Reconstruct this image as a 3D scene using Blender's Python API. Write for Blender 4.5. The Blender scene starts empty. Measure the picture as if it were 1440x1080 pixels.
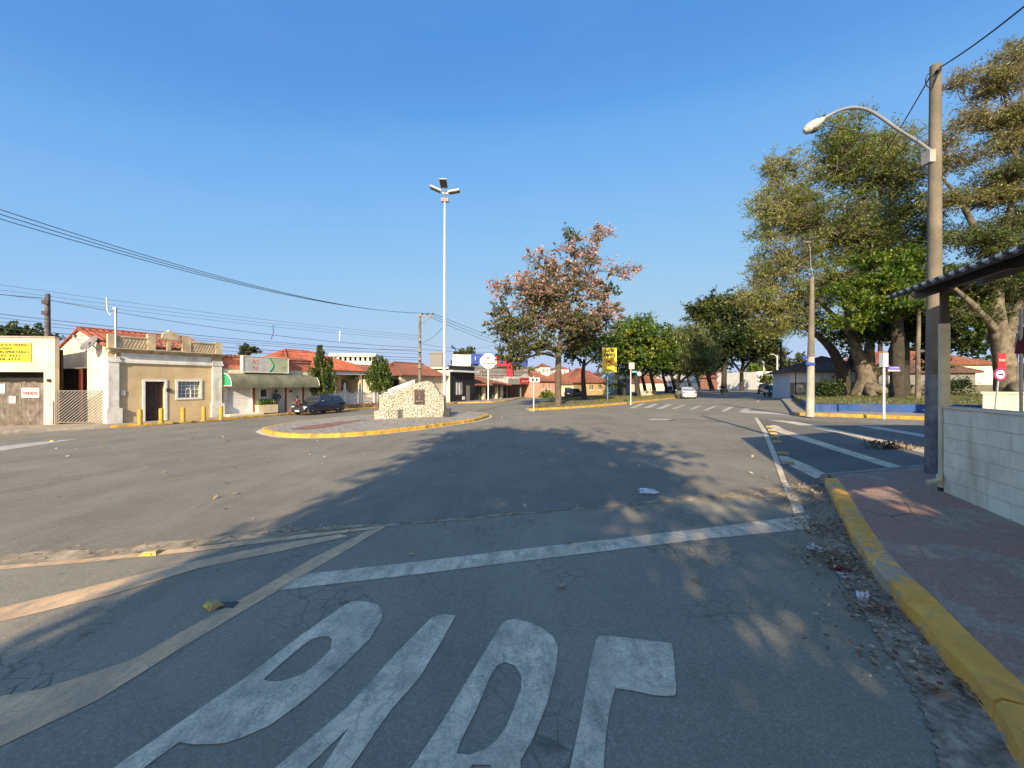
import bpy, bmesh, math, random
import numpy as np
from mathutils import Vector, Matrix
random.seed(7); rng = np.random.default_rng(11)
S = bpy.context.scene; COL = S.collection
F = 560.0; CX = 720.0; CY = 541.0; H = 1.75          # lens in pixels of the photograph, eye height
SX, SY = 0.018, -0.007                                # the crossing falls gently to the left and away
R = math.radians
def gz(x, y): return SX*max(-90, min(90, x)) + SY*max(-60, min(160, y))
def G(px, py, dz=0.0):                                # a pixel of the photograph on the ground plane
    Y = F*(H-dz)/((py-CY)+SX*(px-CX)+SY*F)
    X = (px-CX)/F*Y
    return Vector((X, Y, SX*X+SY*Y+dz))
def AT(px, py, Y): return Vector(((px-CX)/F*Y, Y, H+(CY-py)/F*Y))
# ------------------------------------------------------------------ materials
MATS = {}
def nodes_of(name):
    m = bpy.data.materials.new(name); m.use_nodes = True
    nt = m.node_tree; b = nt.nodes['Principled BSDF']
    return m, nt, b
def N(nt, t, **kw):
    n = nt.nodes.new(t)
    for k, v in kw.items():
        if k.startswith('i_'): n.inputs[k[2:].replace('_', ' ')].default_value = v
        else: setattr(n, k, v)
    return n
def L(nt, a, b): nt.links.new(a, b)
def ramp(nt, fac, stops):
    r = N(nt, 'ShaderNodeValToRGB'); e = r.color_ramp.elements
    e[0].position, e[0].color = stops[0][0], (*stops[0][1], 1)
    e[1].position, e[1].color = stops[-1][0], (*stops[-1][1], 1)
    for p, c in stops[1:-1]:
        q = e.new(p); q.color = (*c, 1)
    L(nt, fac, r.inputs[0]); return r.outputs[0]
def mixc(nt, fac, a, b, mode='MIX'):
    m = N(nt, 'ShaderNodeMix', data_type='RGBA', blend_type=mode)
    for s, v in ((m.inputs[0], fac), (m.inputs[6], a), (m.inputs[7], b)):
        if hasattr(v, 'is_output'): L(nt, v, s)
        elif isinstance(v, (int, float)): s.default_value = v
        else: s.default_value = (*v, 1)
    return m.outputs[2]
def pos(nt, scale=(1, 1, 1), rot=(0, 0, 0)):
    g = N(nt, 'ShaderNodeNewGeometry'); mp = N(nt, 'ShaderNodeMapping')
    mp.inputs['Scale'].default_value = scale; mp.inputs['Rotation'].default_value = rot
    L(nt, g.outputs['Position'], mp.inputs[0]); return mp.outputs[0]
def noise(nt, vec, scale, detail=4, rough=.55, dist=0):
    n = N(nt, 'ShaderNodeTexNoise'); n.inputs['Scale'].default_value = scale
    n.inputs['Detail'].default_value = detail; n.inputs['Roughness'].default_value = rough
    n.inputs['Distortion'].default_value = dist
    L(nt, vec, n.inputs['Vector']); return n.outputs[0]
def bump(nt, b, h, strength=.3, dist=.02):
    k = N(nt, 'ShaderNodeBump'); k.inputs['Strength'].default_value = strength; k.inputs['Distance'].default_value = dist
    L(nt, h, k.inputs['Height']); L(nt, k.outputs[0], b.inputs['Normal'])
def mat(name, col, rough=.8, var=.12, scale=3, metal=0, bmp=.15, fine=40, stain=None, st_amt=.5, spec=None):
    if name in MATS: return MATS[name]
    m, nt, b = nodes_of(name); v = pos(nt)
    n1 = noise(nt, v, scale, 5, .6)
    lo = tuple(max(0, c*(1-var*1.6)) for c in col); hi = tuple(min(1, c*(1+var*1.2)) for c in col)
    c = ramp(nt, n1, [(.3, lo), (.7, hi)])
    if stain:
        sv = pos(nt, (1, 1, .35)); n3 = noise(nt, sv, scale*.9, 6, .7, .6)
        f = ramp(nt, n3, [(.5, (0, 0, 0)), (.68, (st_amt,)*3)])
        c = mixc(nt, f, c, stain)
    L(nt, c, b.inputs['Base Color']); b.inputs['Roughness'].default_value = rough; b.inputs['Metallic'].default_value = metal
    if spec is not None: b.inputs['Specular IOR Level'].default_value = spec
    if bmp: bump(nt, b, noise(nt, v, fine, 3), bmp, .01)
    MATS[name] = m; return m
def paint(name, col, rough=.35, coat=.5, metal=0):
    if name in MATS: return MATS[name]
    m, nt, b = nodes_of(name); v = pos(nt)
    n1 = noise(nt, v, 2.5, 4)
    L(nt, ramp(nt, n1, [(.3, tuple(c*.86 for c in col)), (.7, tuple(min(1, c*1.1) for c in col))]), b.inputs['Base Color'])
    b.inputs['Roughness'].default_value = rough; b.inputs['Coat Weight'].default_value = coat; b.inputs['Metallic'].default_value = metal
    b.inputs['Coat Roughness'].default_value = .12
    MATS[name] = m; return m
def glass(name, col=(.03, .035, .04), rough=.08):
    if name in MATS: return MATS[name]
    m, nt, b = nodes_of(name)
    n1 = noise(nt, pos(nt), 1.5, 3)
    L(nt, ramp(nt, n1, [(.3, tuple(c*.6 for c in col)), (.7, tuple(c*1.3 for c in col))]), b.inputs['Base Color'])
    b.inputs['Roughness'].default_value = rough; b.inputs['Specular IOR Level'].default_value = .7
    MATS[name] = m; return m
def asphalt(name, base, warm, crack=.5, dust=.4, crack_scale=2.3, fog=.5):
    m, nt, b = nodes_of(name); v = pos(nt)
    big = noise(nt, v, .35, 6, .62, .5); mid = noise(nt, v, 2.2, 6, .65, .3)
    c = ramp(nt, big, [(.3, tuple(x*.78 for x in base)), (.55, base), (.75, tuple(x*1.22 for x in base))])
    f = ramp(nt, mid, [(.45, (0,)*3), (.75, (dust,)*3)])
    c = mixc(nt, f, c, warm)
    # wheel-polished streaks following the lane
    sv = pos(nt, (1.6, .18, 1), (0, 0, R(28))); st = noise(nt, sv, 1.3, 5, .6, .2)
    c = mixc(nt, ramp(nt, st, [(.5, (0,)*3), (.72, (fog,)*3)]), c, tuple(x*.72 for x in base))
    # aggregate
    vo = N(nt, 'ShaderNodeTexVoronoi'); vo.inputs['Scale'].default_value = 95; L(nt, v, vo.inputs['Vector'])
    sep = N(nt, 'ShaderNodeSeparateColor'); L(nt, vo.outputs['Color'], sep.inputs[0])
    ag = ramp(nt, sep.outputs[0], [(.0, (.84,)*3), (.6, (1,)*3), (1, (1.22,)*3)])
    c = mixc(nt, 1.0, c, ag, 'MULTIPLY')
    # broad worn patches with soft but definite borders
    pn = noise(nt, pos(nt, (1, .55, 1), (0, 0, R(20))), .8, 8, .62, .9)
    c = mixc(nt, ramp(nt, pn, [(.53, (0,)*3), (.57, (.16,)*3)]), c, tuple(x*1.25 for x in warm)); c = mixc(nt, ramp(nt, pn, [(.36, (.28,)*3), (.41, (0,)*3)]), c, tuple(x*.7 for x in base))
    # tar spots, oil
    sp = noise(nt, v, 5.5, 3, .5)
    c = mixc(nt, ramp(nt, sp, [(.70, (0,)*3), (.78, (.45,)*3)]), c, tuple(x*.4 for x in base))
    h = noise(nt, v, 130, 3, .7)
    # pale grit and chips lying in the surface
    v2 = N(nt, 'ShaderNodeTexVoronoi'); v2.inputs['Scale'].default_value = 22; L(nt, v, v2.inputs['Vector']); s2 = N(nt, 'ShaderNodeSeparateColor'); L(nt, v2.outputs['Color'], s2.inputs[0])
    gr = mixc(nt, 1.0, ramp(nt, v2.outputs['Distance'], [(.07, (1,)*3), (.11, (0,)*3)]), ramp(nt, s2.outputs[1], [(.80, (0,)*3), (.84, (.8,)*3)]), 'MULTIPLY')
    c = mixc(nt, gr, c, (.48, .44, .38))
    if crack:
        wv = N(nt, 'ShaderNodeVectorMath', operation='ADD'); wn = N(nt, 'ShaderNodeTexNoise'); wn.inputs['Scale'].default_value = 3
        L(nt, v, wn.inputs['Vector']); sc = N(nt, 'ShaderNodeVectorMath', operation='SCALE'); sc.inputs['Scale'].default_value = .07
        L(nt, wn.outputs['Color'], sc.inputs[0]); L(nt, v, wv.inputs[0]); L(nt, sc.outputs[0], wv.inputs[1])
        ck = N(nt, 'ShaderNodeTexVoronoi', feature='DISTANCE_TO_EDGE'); ck.inputs['Scale'].default_value = crack_scale
        L(nt, wv.outputs[0], ck.inputs['Vector'])
        line = ramp(nt, ck.outputs['Distance'], [(.008, (1,)*3), (.05, (0,)*3)])
        msk = ramp(nt, noise(nt, v, .75, 4), [(.50, (0,)*3), (.66, (crack,)*3)])
        ln = mixc(nt, 1.0, line, msk, 'MULTIPLY')
        c = mixc(nt, ln, c, tuple(x*.4 for x in base))
    L(nt, c, b.inputs['Base Color']); b.inputs['Roughness'].default_value = .88
    b.inputs['Specular IOR Level'].default_value = .25
    bump(nt, b, h, .8, .008)
    MATS[name] = m; return m
def road_paint(name, col, under, wear=.5, streak=.35):
    m, nt, b = nodes_of(name); v = pos(nt)
    n1 = noise(nt, v, 7, 8, .72, .4); n2 = noise(nt, v, 60, 4, .7)
    mp = pos(nt, (1, .25, 1), (0, 0, R(25))); n4 = noise(nt, mp, 9, 5, .7)
    f = mixc(nt, .45, n1, n2, 'MIX'); f = mixc(nt, streak, f, n4, 'MIX')
    w = ramp(nt, f, [(.52-wear*.2, (1,)*3), (.58-wear*.06, (0,)*3)])
    ck = N(nt, 'ShaderNodeTexVoronoi', feature='DISTANCE_TO_EDGE'); ck.inputs['Scale'].default_value = 6.5; 
    wv = N(nt, 'ShaderNodeVectorMath', operation='ADD'); wn = N(nt, 'ShaderNodeTexNoise'); wn.inputs['Scale'].default_value = 4
    L(nt, v, wn.inputs['Vector']); sc = N(nt, 'ShaderNodeVectorMath', operation='SCALE'); sc.inputs['Scale'].default_value = .1
    L(nt, wn.outputs['Color'], sc.inputs[0]); L(nt, v, wv.inputs[0]); L(nt, sc.outputs[0], wv.inputs[1]); L(nt, wv.outputs[0], ck.inputs['Vector'])
    line = ramp(nt, ck.outputs['Distance'], [(.006, (.55,)*3), (.03, (0,)*3)])
    w = mixc(nt, 1.0, w, line, 'LIGHTEN')
    tone = ramp(nt, noise(nt, v, 3, 5), [(.3, tuple(x*.75 for x in col)), (.7, tuple(min(1, x*1.15) for x in col))])
    L(nt, mixc(nt, w, tone, under), b.inputs['Base Color']); b.inputs['Roughness'].default_value = .8
    bump(nt, b, noise(nt, v, 130, 3, .7), .5, .005)
    MATS[name] = m; return m
def tile_mat(name, a, bcol, dirt=(.09, .05, .035), scale=5):
    if name in MATS: return MATS[name]
    m, nt, b = nodes_of(name); v = pos(nt)
    vo = N(nt, 'ShaderNodeTexVoronoi'); vo.inputs['Scale'].default_value = scale; L(nt, v, vo.inputs['Vector'])
    sep = N(nt, 'ShaderNodeSeparateColor'); L(nt, vo.outputs['Color'], sep.inputs[0])
    c = ramp(nt, sep.outputs[0], [(0, a), (1, bcol)])
    n1 = noise(nt, v, 1.4, 6, .7)
    c = mixc(nt, ramp(nt, n1, [(.48, (0,)*3), (.72, (.65,)*3)]), c, dirt)
    L(nt, c, b.inputs['Base Color']); b.inputs['Roughness'].default_value = .85
    bump(nt, b, noise(nt, v, 25, 3), .3, .02)
    MATS[name] = m; return m
def leaf_mat(name, stops, trans=.35):
    if name in MATS: return MATS[name]
    m = bpy.data.materials.new(name); m.use_nodes = True; nt = m.node_tree; nt.nodes.clear()
    a = N(nt, 'ShaderNodeAttribute', attribute_name='tone'); c = ramp(nt, a.outputs['Fac'], stops)
    d = N(nt, 'ShaderNodeBsdfDiffuse'); t = N(nt, 'ShaderNodeBsdfTranslucent'); g = N(nt, 'ShaderNodeBsdfGlossy'); g.inputs['Roughness'].default_value = .45
    L(nt, c, d.inputs[0]); L(nt, mixc(nt, 1.0, c, (1.15, 1.2, .6), 'MULTIPLY'), t.inputs[0])
    mx = N(nt, 'ShaderNodeMixShader'); mx.inputs[0].default_value = trans
    L(nt, d.outputs[0], mx.inputs[1]); L(nt, t.outputs[0], mx.inputs[2])
    m2 = N(nt, 'ShaderNodeMixShader'); m2.inputs[0].default_value = .04
    L(nt, mx.outputs[0], m2.inputs[1]); L(nt, g.outputs[0], m2.inputs[2])
    o = N(nt, 'ShaderNodeOutputMaterial'); L(nt, m2.outputs[0], o.inputs[0])
    MATS[name] = m; return m
# ------------------------------------------------------------------ mesh builder
class Fr:                                             # a vertical facade: origin, direction along it, outward normal
    def __init__(s, O, d):
        s.O = Vector(O); s.d = Vector((d[0], d[1], 0)).normalized(); s.n = Vector((s.d.y, -s.d.x, 0))
    def p(s, u, o, z): 
        q = s.O+s.d*u+s.n*o; return Vector((q.x, q.y, z))
    def uz(s, px, py, o=0):
        r = Vector(((px-CX)/F, 1, (CY-py)/F)); O = s.O+s.n*o
        t = (Vector((O.x, O.y, 0))).dot(s.n)/Vector((r.x, r.y, 0)).dot(s.n)
        P = Vector((0, 0, H))+r*t
        return (P-O).dot(s.d), P.z
    def u(s, px, o=0): return s.uz(px, CY, o)[0]
    def z(s, px, py, o=0): return s.uz(px, py, o)[1]
    def g(s, u, o=0):
        q = s.O+s.d*u+s.n*o; return gz(q.x, q.y)
    def moved(s, o, u=0): return Fr(s.O+s.n*o+s.d*u, s.d)
class MB:
    def __init__(s): s.V = []; s.Fc = []; s.MI = []
    def add(s, vs, fs, mi=0):
        k = len(s.V); s.V += [tuple(v) for v in vs]; s.Fc += [tuple(i+k for i in f) for f in fs]; s.MI += [mi]*len(fs); return s
    def quad(s, a, b, c, d, mi=0): return s.add([a, b, c, d], [(0, 1, 2, 3)], mi)
    def hexa(s, lo, hi, mi=0):                        # four low and four high corners
        n = len(lo); fs = [tuple(range(n-1, -1, -1)), tuple(range(n, 2*n))]
        fs += [(i, (i+1) % n, n+(i+1) % n, n+i) for i in range(n)]
        return s.add(list(lo)+list(hi), fs, mi)
    def box(s, x0, y0, z0, x1, y1, z1, mi=0, M=None):
        lo = [Vector(v) for v in ((x0, y0, z0), (x1, y0, z0), (x1, y1, z0), (x0, y1, z0))]; hi = [v+Vector((0, 0, z1-z0)) for v in lo]
        if M: lo = [M @ v for v in lo]; hi = [M @ v for v in hi]
        return s.hexa(lo, hi, mi)
    def fbox(s, fr, u0, u1, o0, o1, z0, z1, mi=0):
        lo = [fr.p(u0, o1, z0), fr.p(u1, o1, z0), fr.p(u1, o0, z0), fr.p(u0, o0, z0)]
        return s.hexa(lo, [Vector((v.x, v.y, z1)) for v in lo], mi)
    def prism(s, pts, vec, mi=0):                     # a planar outline given thickness
        vec = Vector(vec); return s.hexa([Vector(p) for p in pts], [Vector(p)+vec for p in pts], mi)
    def tube(s, pts, rads, n=8, mi=0, cap=True):
        pts = [Vector(p) for p in pts]
        if not hasattr(rads, '__len__'): rads = [rads]*len(pts)
        k = len(s.V); prev = None; vs = []; fs = []
        for i, p in enumerate(pts):
            t = (pts[min(i+1, len(pts)-1)]-pts[max(i-1, 0)])
            if t.length < 1e-9: t = Vector((0, 0, 1))
            t.normalize()
            if prev is None:
                a = Vector((1, 0, 0)) if abs(t.x) < .8 else Vector((0, 1, 0)); x = t.cross(a).normalized()
            else: x = (prev-t*prev.dot(t)).normalized()
            y = t.cross(x); prev = x
            for j in range(n):
                an = 2*math.pi*j/n; vs.append(p+(x*math.cos(an)+y*math.sin(an))*rads[i])
        for i in range(len(pts)-1):
            for j in range(n): fs.append((i*n+j, i*n+(j+1) % n, (i+1)*n+(j+1) % n, (i+1)*n+j))
        if cap: fs += [tuple(range(n-1, -1, -1)), tuple(range((len(pts)-1)*n, len(pts)*n))]
        return s.add(vs, fs, mi)
    def lathe(s, c, prof, n=16, mi=0, axis=(0, 0, 1)):
        c = Vector(c); ax = Vector(axis).normalized(); q = Vector((0, 0, 1)).rotation_difference(ax)
        vs = []; fs = []
        for r, h in prof:
            for j in range(n): vs.append(c+q @ Vector((r*math.cos(2*math.pi*j/n), r*math.sin(2*math.pi*j/n), h)))
        for i in range(len(prof)-1):
            for j in range(n): fs.append((i*n+j, i*n+(j+1) % n, (i+1)*n+(j+1) % n, (i+1)*n+j))
        if prof[0][0] > 1e-4: fs.append(tuple(range(n-1, -1, -1)))
        if prof[-1][0] > 1e-4: fs.append(tuple(range((len(prof)-1)*n, len(prof)*n)))
        return s.add(vs, fs, mi)
    def ball(s, c, r, n=12, mi=0, sq=(1, 1, 1)):
        m = n//2; vs = []; fs = []
        for i in range(m+1):
            for j in range(n):
                a = math.pi*i/m; b = 2*math.pi*j/n
                vs.append(Vector(c)+Vector((r*sq[0]*math.sin(a)*math.cos(b), r*sq[1]*math.sin(a)*math.sin(b), r*sq[2]*math.cos(a))))
        for i in range(m):
            for j in range(n): fs.append((i*n+j, (i+1)*n+j, (i+1)*n+(j+1) % n, i*n+(j+1) % n))
        return s.add(vs, fs, mi)
    def wall(s, fr, u0, u1, z0, z1, openings, th=.2, o=0, mi=0):   # a wall with real holes and reveals
        us = sorted({u0, u1, *[x for q in openings for x in q[:2] if u0 < x < u1]}); zs = sorted({z0, z1, *[x for q in openings for x in q[2:4] if z0 < x < z1]})
        def solid(i, j):
            if i < 0 or j < 0 or i >= len(us)-1 or j >= len(zs)-1: return False
            u = (us[i]+us[i+1])/2; z = (zs[j]+zs[j+1])/2
            return not any(q[0] < u < q[1] and q[2] < z < q[3] for q in openings)
        for i in range(len(us)-1):
            for j in range(len(zs)-1):
                if not solid(i, j): continue
                a, b, c, d = us[i], us[i+1], zs[j], zs[j+1]; P = fr.p
                s.quad(P(a, o, c), P(b, o, c), P(b, o, d), P(a, o, d), mi); s.quad(P(b, o-th, c), P(a, o-th, c), P(a, o-th, d), P(b, o-th, d), mi)
                if not solid(i-1, j): s.quad(P(a, o-th, c), P(a, o, c), P(a, o, d), P(a, o-th, d), mi)
                if not solid(i+1, j): s.quad(P(b, o, c), P(b, o-th, c), P(b, o-th, d), P(b, o, d), mi)
                if not solid(i, j-1): s.quad(P(a, o-th, c), P(b, o-th, c), P(b, o, c), P(a, o, c), mi)
                if not solid(i, j+1): s.quad(P(a, o, d), P(b, o, d), P(b, o-th, d), P(a, o-th, d), mi)
        return s
    def tiles(s, A, B, C, D, pitch=.28, amp=.045, th=.06, mi=0, rows=0):  # corrugated pan tiles: A-B the eave, D-C the ridge
        A, B, C, D = map(Vector, (A, B, C, D)); n = max(4, int((B-A).length/pitch)*4)
        nr = (B-A).cross(D-A).normalized()
        if nr.z < 0: nr = -nr
        m = max(2, rows or int((D-A).length/.4)); vs = []; fs = []
        for j in range(m+1):
            for i in range(n+1):
                f = i/n; g = j/m; p = (A.lerp(B, f)).lerp(D.lerp(C, f), g)
                w = abs(math.sin(math.pi*i/4))
                vs.append(p+nr*(amp*w+.02*((j % 2))))
        for j in range(m):
            for i in range(n): fs.append((j*(n+1)+i, j*(n+1)+i+1, (j+1)*(n+1)+i+1, (j+1)*(n+1)+i))
        k = len(vs); vs += [p-nr*th for p in (A, B, C, D)]; fs.append((k+3, k+2, k+1, k))
        e = [list(range(0, n+1)), list(range(m*(n+1), (m+1)*(n+1)))]
        for row, (a, b) in zip(e, ((k, k+1), (k+3, k+2))): fs.append(tuple(row+[b, a]))
        for cj, (a, b) in zip((0, n), ((k, k+3), (k+1, k+2))): fs.append(tuple([j*(n+1)+cj for j in range(m+1)]+[b, a]))
        return s.add(vs, fs, mi)
    def build(s, name, mats, parent=None, smooth=False, **tags):
        me = bpy.data.meshes.new(name); V = s.V
        if parent is not None and not tags.pop('local', False):
            Mi = MW[parent.name].inverted(); V = [tuple(Mi @ Vector(v)) for v in V]
        tags.pop('local', None)
        me.from_pydata(V, [], s.Fc)
        if not isinstance(mats, (list, tuple)): mats = [mats]
        for m in mats: me.materials.append(m)
        me.polygons.foreach_set('material_index', s.MI)
        if smooth: me.polygons.foreach_set('use_smooth', [True]*len(me.polygons))
        me.validate()
        bm = bmesh.new(); bm.from_mesh(me); bmesh.ops.recalc_face_normals(bm, faces=bm.faces); bm.to_mesh(me); bm.free()
        if smooth == 'auto': 
            me.polygons.foreach_set('use_smooth', [True]*len(me.polygons)); me.set_sharp_from_angle(angle=R(35))
        return link(name, me, parent, **tags)
MW = {}
def link(name, me, parent=None, **tags):
    o = bpy.data.objects.new(name, me); COL.objects.link(o)
    if parent is not None: o.parent = parent; MW[o.name] = MW[parent.name].copy()
    else: MW[o.name] = Matrix.Identity(4)
    for k, v in tags.items(): o[k] = v
    return o
def thing(name, label, cat, loc=(0, 0, 0), rz=0, group=None):
    o = bpy.data.objects.new(name, None); COL.objects.link(o); o.location = loc; o.rotation_euler = (0, 0, rz)
    o.empty_display_size = .2
    MW[o.name] = Matrix.Translation(Vector(loc)) @ Matrix.Rotation(rz, 4, 'Z')
    o['label'] = label; o['category'] = cat
    if group: o['group'] = group
    return o
def tagd(label, cat, group=None):
    d = dict(label=label, category=cat)
    if group: d['group'] = group
    return d
ST = dict(kind='structure')
def copy_tree(o, parent=None):
    c = o.copy(); COL.objects.link(c)
    if parent is not None: c.parent = parent
    for ch in list(o.children): copy_tree(ch, c)
    return c
def text_mb(body, size, fr_fn, mb, ext=.004, width=None, mi=0, bold=.0, shear=0):
    """letters as real geometry; fr_fn maps (x, y, depth) to the world"""
    cu = bpy.data.curves.new('letters', 'FONT'); cu.body = body; cu.size = size; cu.align_x = 'CENTER'; cu.align_y = 'CENTER'
    cu.extrude = ext; cu.offset = bold; cu.shear = shear; cu.resolution_u = 2; cu.space_line = 1.0
    o = bpy.data.objects.new('letters', cu); COL.objects.link(o); bpy.context.view_layer.update()
    me = bpy.data.meshes.new_from_object(o.evaluated_get(bpy.context.evaluated_depsgraph_get()))
    xs = [v.co.x for v in me.vertices]; k = (width/(max(xs)-min(xs))) if width else 1
    mb.add([fr_fn(v.co.x*k, v.co.y, v.co.z+ext) for v in me.vertices], [tuple(p.vertices) for p in me.polygons], mi)
    bpy.data.objects.remove(o); bpy.data.curves.remove(cu); bpy.data.meshes.remove(me)
def sheet(name, pts, dz, m, holes=(), **tags):        # a flat painted or laid sheet on the sloping ground, from plan points
    bm = bmesh.new()
    for loop in (pts, *holes):
        vs = [bm.verts.new((p[0], p[1], gz(p[0], p[1])+dz)) for p in loop]
        for i in range(len(vs)): bm.edges.new((vs[i], vs[(i+1) % len(vs)]))
    bmesh.ops.triangle_fill(bm, use_beauty=True, use_dissolve=False, edges=bm.edges[:], normal=(0, 0, 1))
    for f in bm.faces:
        if f.normal.z < 0: f.normal_flip()
    me = bpy.data.meshes.new(name); bm.to_mesh(me); bm.free(); me.materials.append(m)
    return link(name, me, None, **(tags or ST))
def PX(*pts): return [G(*p) for p in pts]
def smooth_line(pts, k=6):                            # Catmull-Rom through the points
    pts = [Vector(p) for p in pts]; out = []
    for i in range(len(pts)-1):
        p0, p1, p2, p3 = pts[max(i-1, 0)], pts[i], pts[i+1], pts[min(i+2, len(pts)-1)]
        for j in range(k):
            t = j/k; out.append(.5*((2*p1)+(p2-p0)*t+(2*p0-5*p1+4*p2-p3)*t*t+(3*p1-p0-3*p2+p3)*t**3))
    out.append(pts[-1]); return out
def offset_line(pts, w):                              # to the left of travel for positive w
    out = []
    for i, p in enumerate(pts):
        t = Vector((pts[min(i+1, len(pts)-1)][0]-pts[max(i-1, 0)][0], pts[min(i+1, len(pts)-1)][1]-pts[max(i-1, 0)][1])).normalized()
        out.append(Vector((p[0]-t.y*w, p[1]+t.x*w, 0)))
    return out
def slab(name, pts, dz, m, **tags):                   # raised pavement with vertical edges
    mb = MB(); lo = [Vector((p[0], p[1], gz(p[0], p[1])-.2)) for p in pts]; hi = [Vector((p[0], p[1], gz(p[0], p[1])+dz)) for p in pts]
    n = len(pts); k = len(mb.V); mb.V += [tuple(v) for v in lo+hi]
    for i in range(n): mb.Fc.append((i, (i+1) % n, n+(i+1) % n, n+i)); mb.MI.append(0)
    o = mb.build(name, m, None, **(tags or ST))
    bm = bmesh.new(); vs = [bm.verts.new(v) for v in hi]
    for i in range(n): bm.edges.new((vs[i], vs[(i+1) % n]))
    bmesh.ops.triangle_fill(bm, use_beauty=True, edges=bm.edges[:], normal=(0, 0, 1))
    for f in bm.faces:
        if f.normal.z < 0: f.normal_flip()
    bm2 = bmesh.new(); bm2.from_mesh(o.data); tmp = bpy.data.meshes.new('t'); bm.to_mesh(tmp); bm2.from_mesh(tmp); bm.free()
    bm2.to_mesh(o.data); bm2.free(); bpy.data.meshes.remove(tmp)
    return o
class JOINT(Vector): pass
def kerb(name, line, m, w=.16, top=.15, rough=.006, seg=.25, side=1):
    """a kerbstone run along a plan line (the road face); slightly uneven and chipped"""
    pts = [Vector((p[0], p[1], 0)) for p in line]; fine = []
    for a, b in zip(pts, pts[1:]):
        n = max(1, int((b-a).length/seg))
        fine += [a.lerp(b, i/n) for i in range(n)]
    fine.append(pts[-1]); f2 = [fine[0]]; acc = 0
    for a, b in zip(fine, fine[1:]):
        acc += (b-a).length
        if acc > 1.0 and (b-a).length > .05:
            acc = 0; t_ = (b-a).normalized()*.012; f2 += [b-t_*2, b-t_, JOINT(b)]
        else: f2.append(b)
    fine = f2; jset = {i for i, p in enumerate(fine) if isinstance(p, JOINT)}; fine = [Vector(p) for p in fine]; inn = offset_line(fine, w*side); cha = offset_line(fine, .03*side)
    mb = MB(); vs = []; fs = []
    for a, b, c in zip(fine, inn, cha):
        j = lambda: random.uniform(-rough, rough)
        vs += [(a.x, a.y, gz(a.x, a.y)-.1), (a.x+j(), a.y+j(), gz(a.x, a.y)+top-.035+j()), (c.x+j(), c.y+j(), gz(c.x, c.y)+top+j()*.6), (b.x, b.y, gz(b.x, b.y)+top+.003+j()*.3), (b.x, b.y, gz(b.x, b.y)-.1)]
    for i in jset:                                    # an open joint between stones about every metre
        for q in (1, 2, 3):
            v = Vector(vs[i*5+q-5]); w_ = Vector(vs[i*5+4-5]); t_ = (w_-v); vs[i*5+q-5] = tuple(v+Vector((t_.x, t_.y, 0))*.1+Vector((0, 0, -.02)))
    for i in range(len(fine)-1):
        for q in range(4): fs.append((i*5+q, (i+1)*5+q, (i+1)*5+q+1, i*5+q+1))
    fs += [(0, 1, 2, 3, 4), tuple(len(vs)-5+q for q in range(5))]
    return mb.add(vs, fs).build(name, m, None, **ST)
# ================================================================== sky, sun, camera
AZ = R(12); EL = R(25)                                # the sun stands low behind the viewer; shadows run away and a little right
w = bpy.data.worlds.new('World'); S.world = w; w.use_nodes = True; nt = w.node_tree
sk = nt.nodes.new('ShaderNodeTexSky'); sk.sky_type = 'NISHITA'; sk.sun_disc = False
sk.sun_elevation = EL; sk.sun_rotation = math.pi+AZ; sk.air_density = 1.0; sk.dust_density = 1.3; sk.ozone_density = 6; sk.altitude = 0
bg = nt.nodes['Background']; bg.inputs[1].default_value = .15
# the air's brightness rolls off toward the pale horizon, as the phone recorded it
sp_ = nt.nodes.new('ShaderNodeSeparateColor'); cb_ = nt.nodes.new('ShaderNodeCombineColor'); nt.links.new(sk.outputs[0], sp_.inputs[0])
SKY = (((.075, .034), (.108, .060), (.192, .106), (.378, .158), (.668, .20), (1.0, .23), (1.25, .3), (1.7, .8), (4.0, 2.4)), ((.162, .107), (.235, .156), (.405, .203), (.725, .226), (1.03, .232), (1.35, .3), (1.8, .75), (4.0, 1.9)), ((.364, .262), (.51, .308), (.805, .315), (1.25, .292), (1.8, .6), (4.0, 1.3)))
for k_, cv in enumerate(SKY):
    a_ = nt.nodes.new('ShaderNodeMath'); a_.operation = 'MULTIPLY'; a_.inputs[1].default_value = .15/4; nt.links.new(sp_.outputs[k_], a_.inputs[0])
    f_ = nt.nodes.new('ShaderNodeFloatCurve'); f_.mapping.clip_max_y = 3; c_ = f_.mapping.curves[0]; c_.points[0].location = (0, cv[0][1]*.9); c_.points[1].location = (1, cv[-1][1])
    for x_, y_ in cv[:-1]: c_.points.new(x_/4, y_)
    f_.mapping.update(); nt.links.new(a_.outputs[0], f_.inputs['Value'])
    g_ = nt.nodes.new('ShaderNodeMath'); g_.operation = 'MULTIPLY'; g_.inputs[1].default_value = 1/.15; nt.links.new(f_.outputs[0], g_.inputs[0]); nt.links.new(g_.outputs[0], cb_.inputs[k_])
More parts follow.
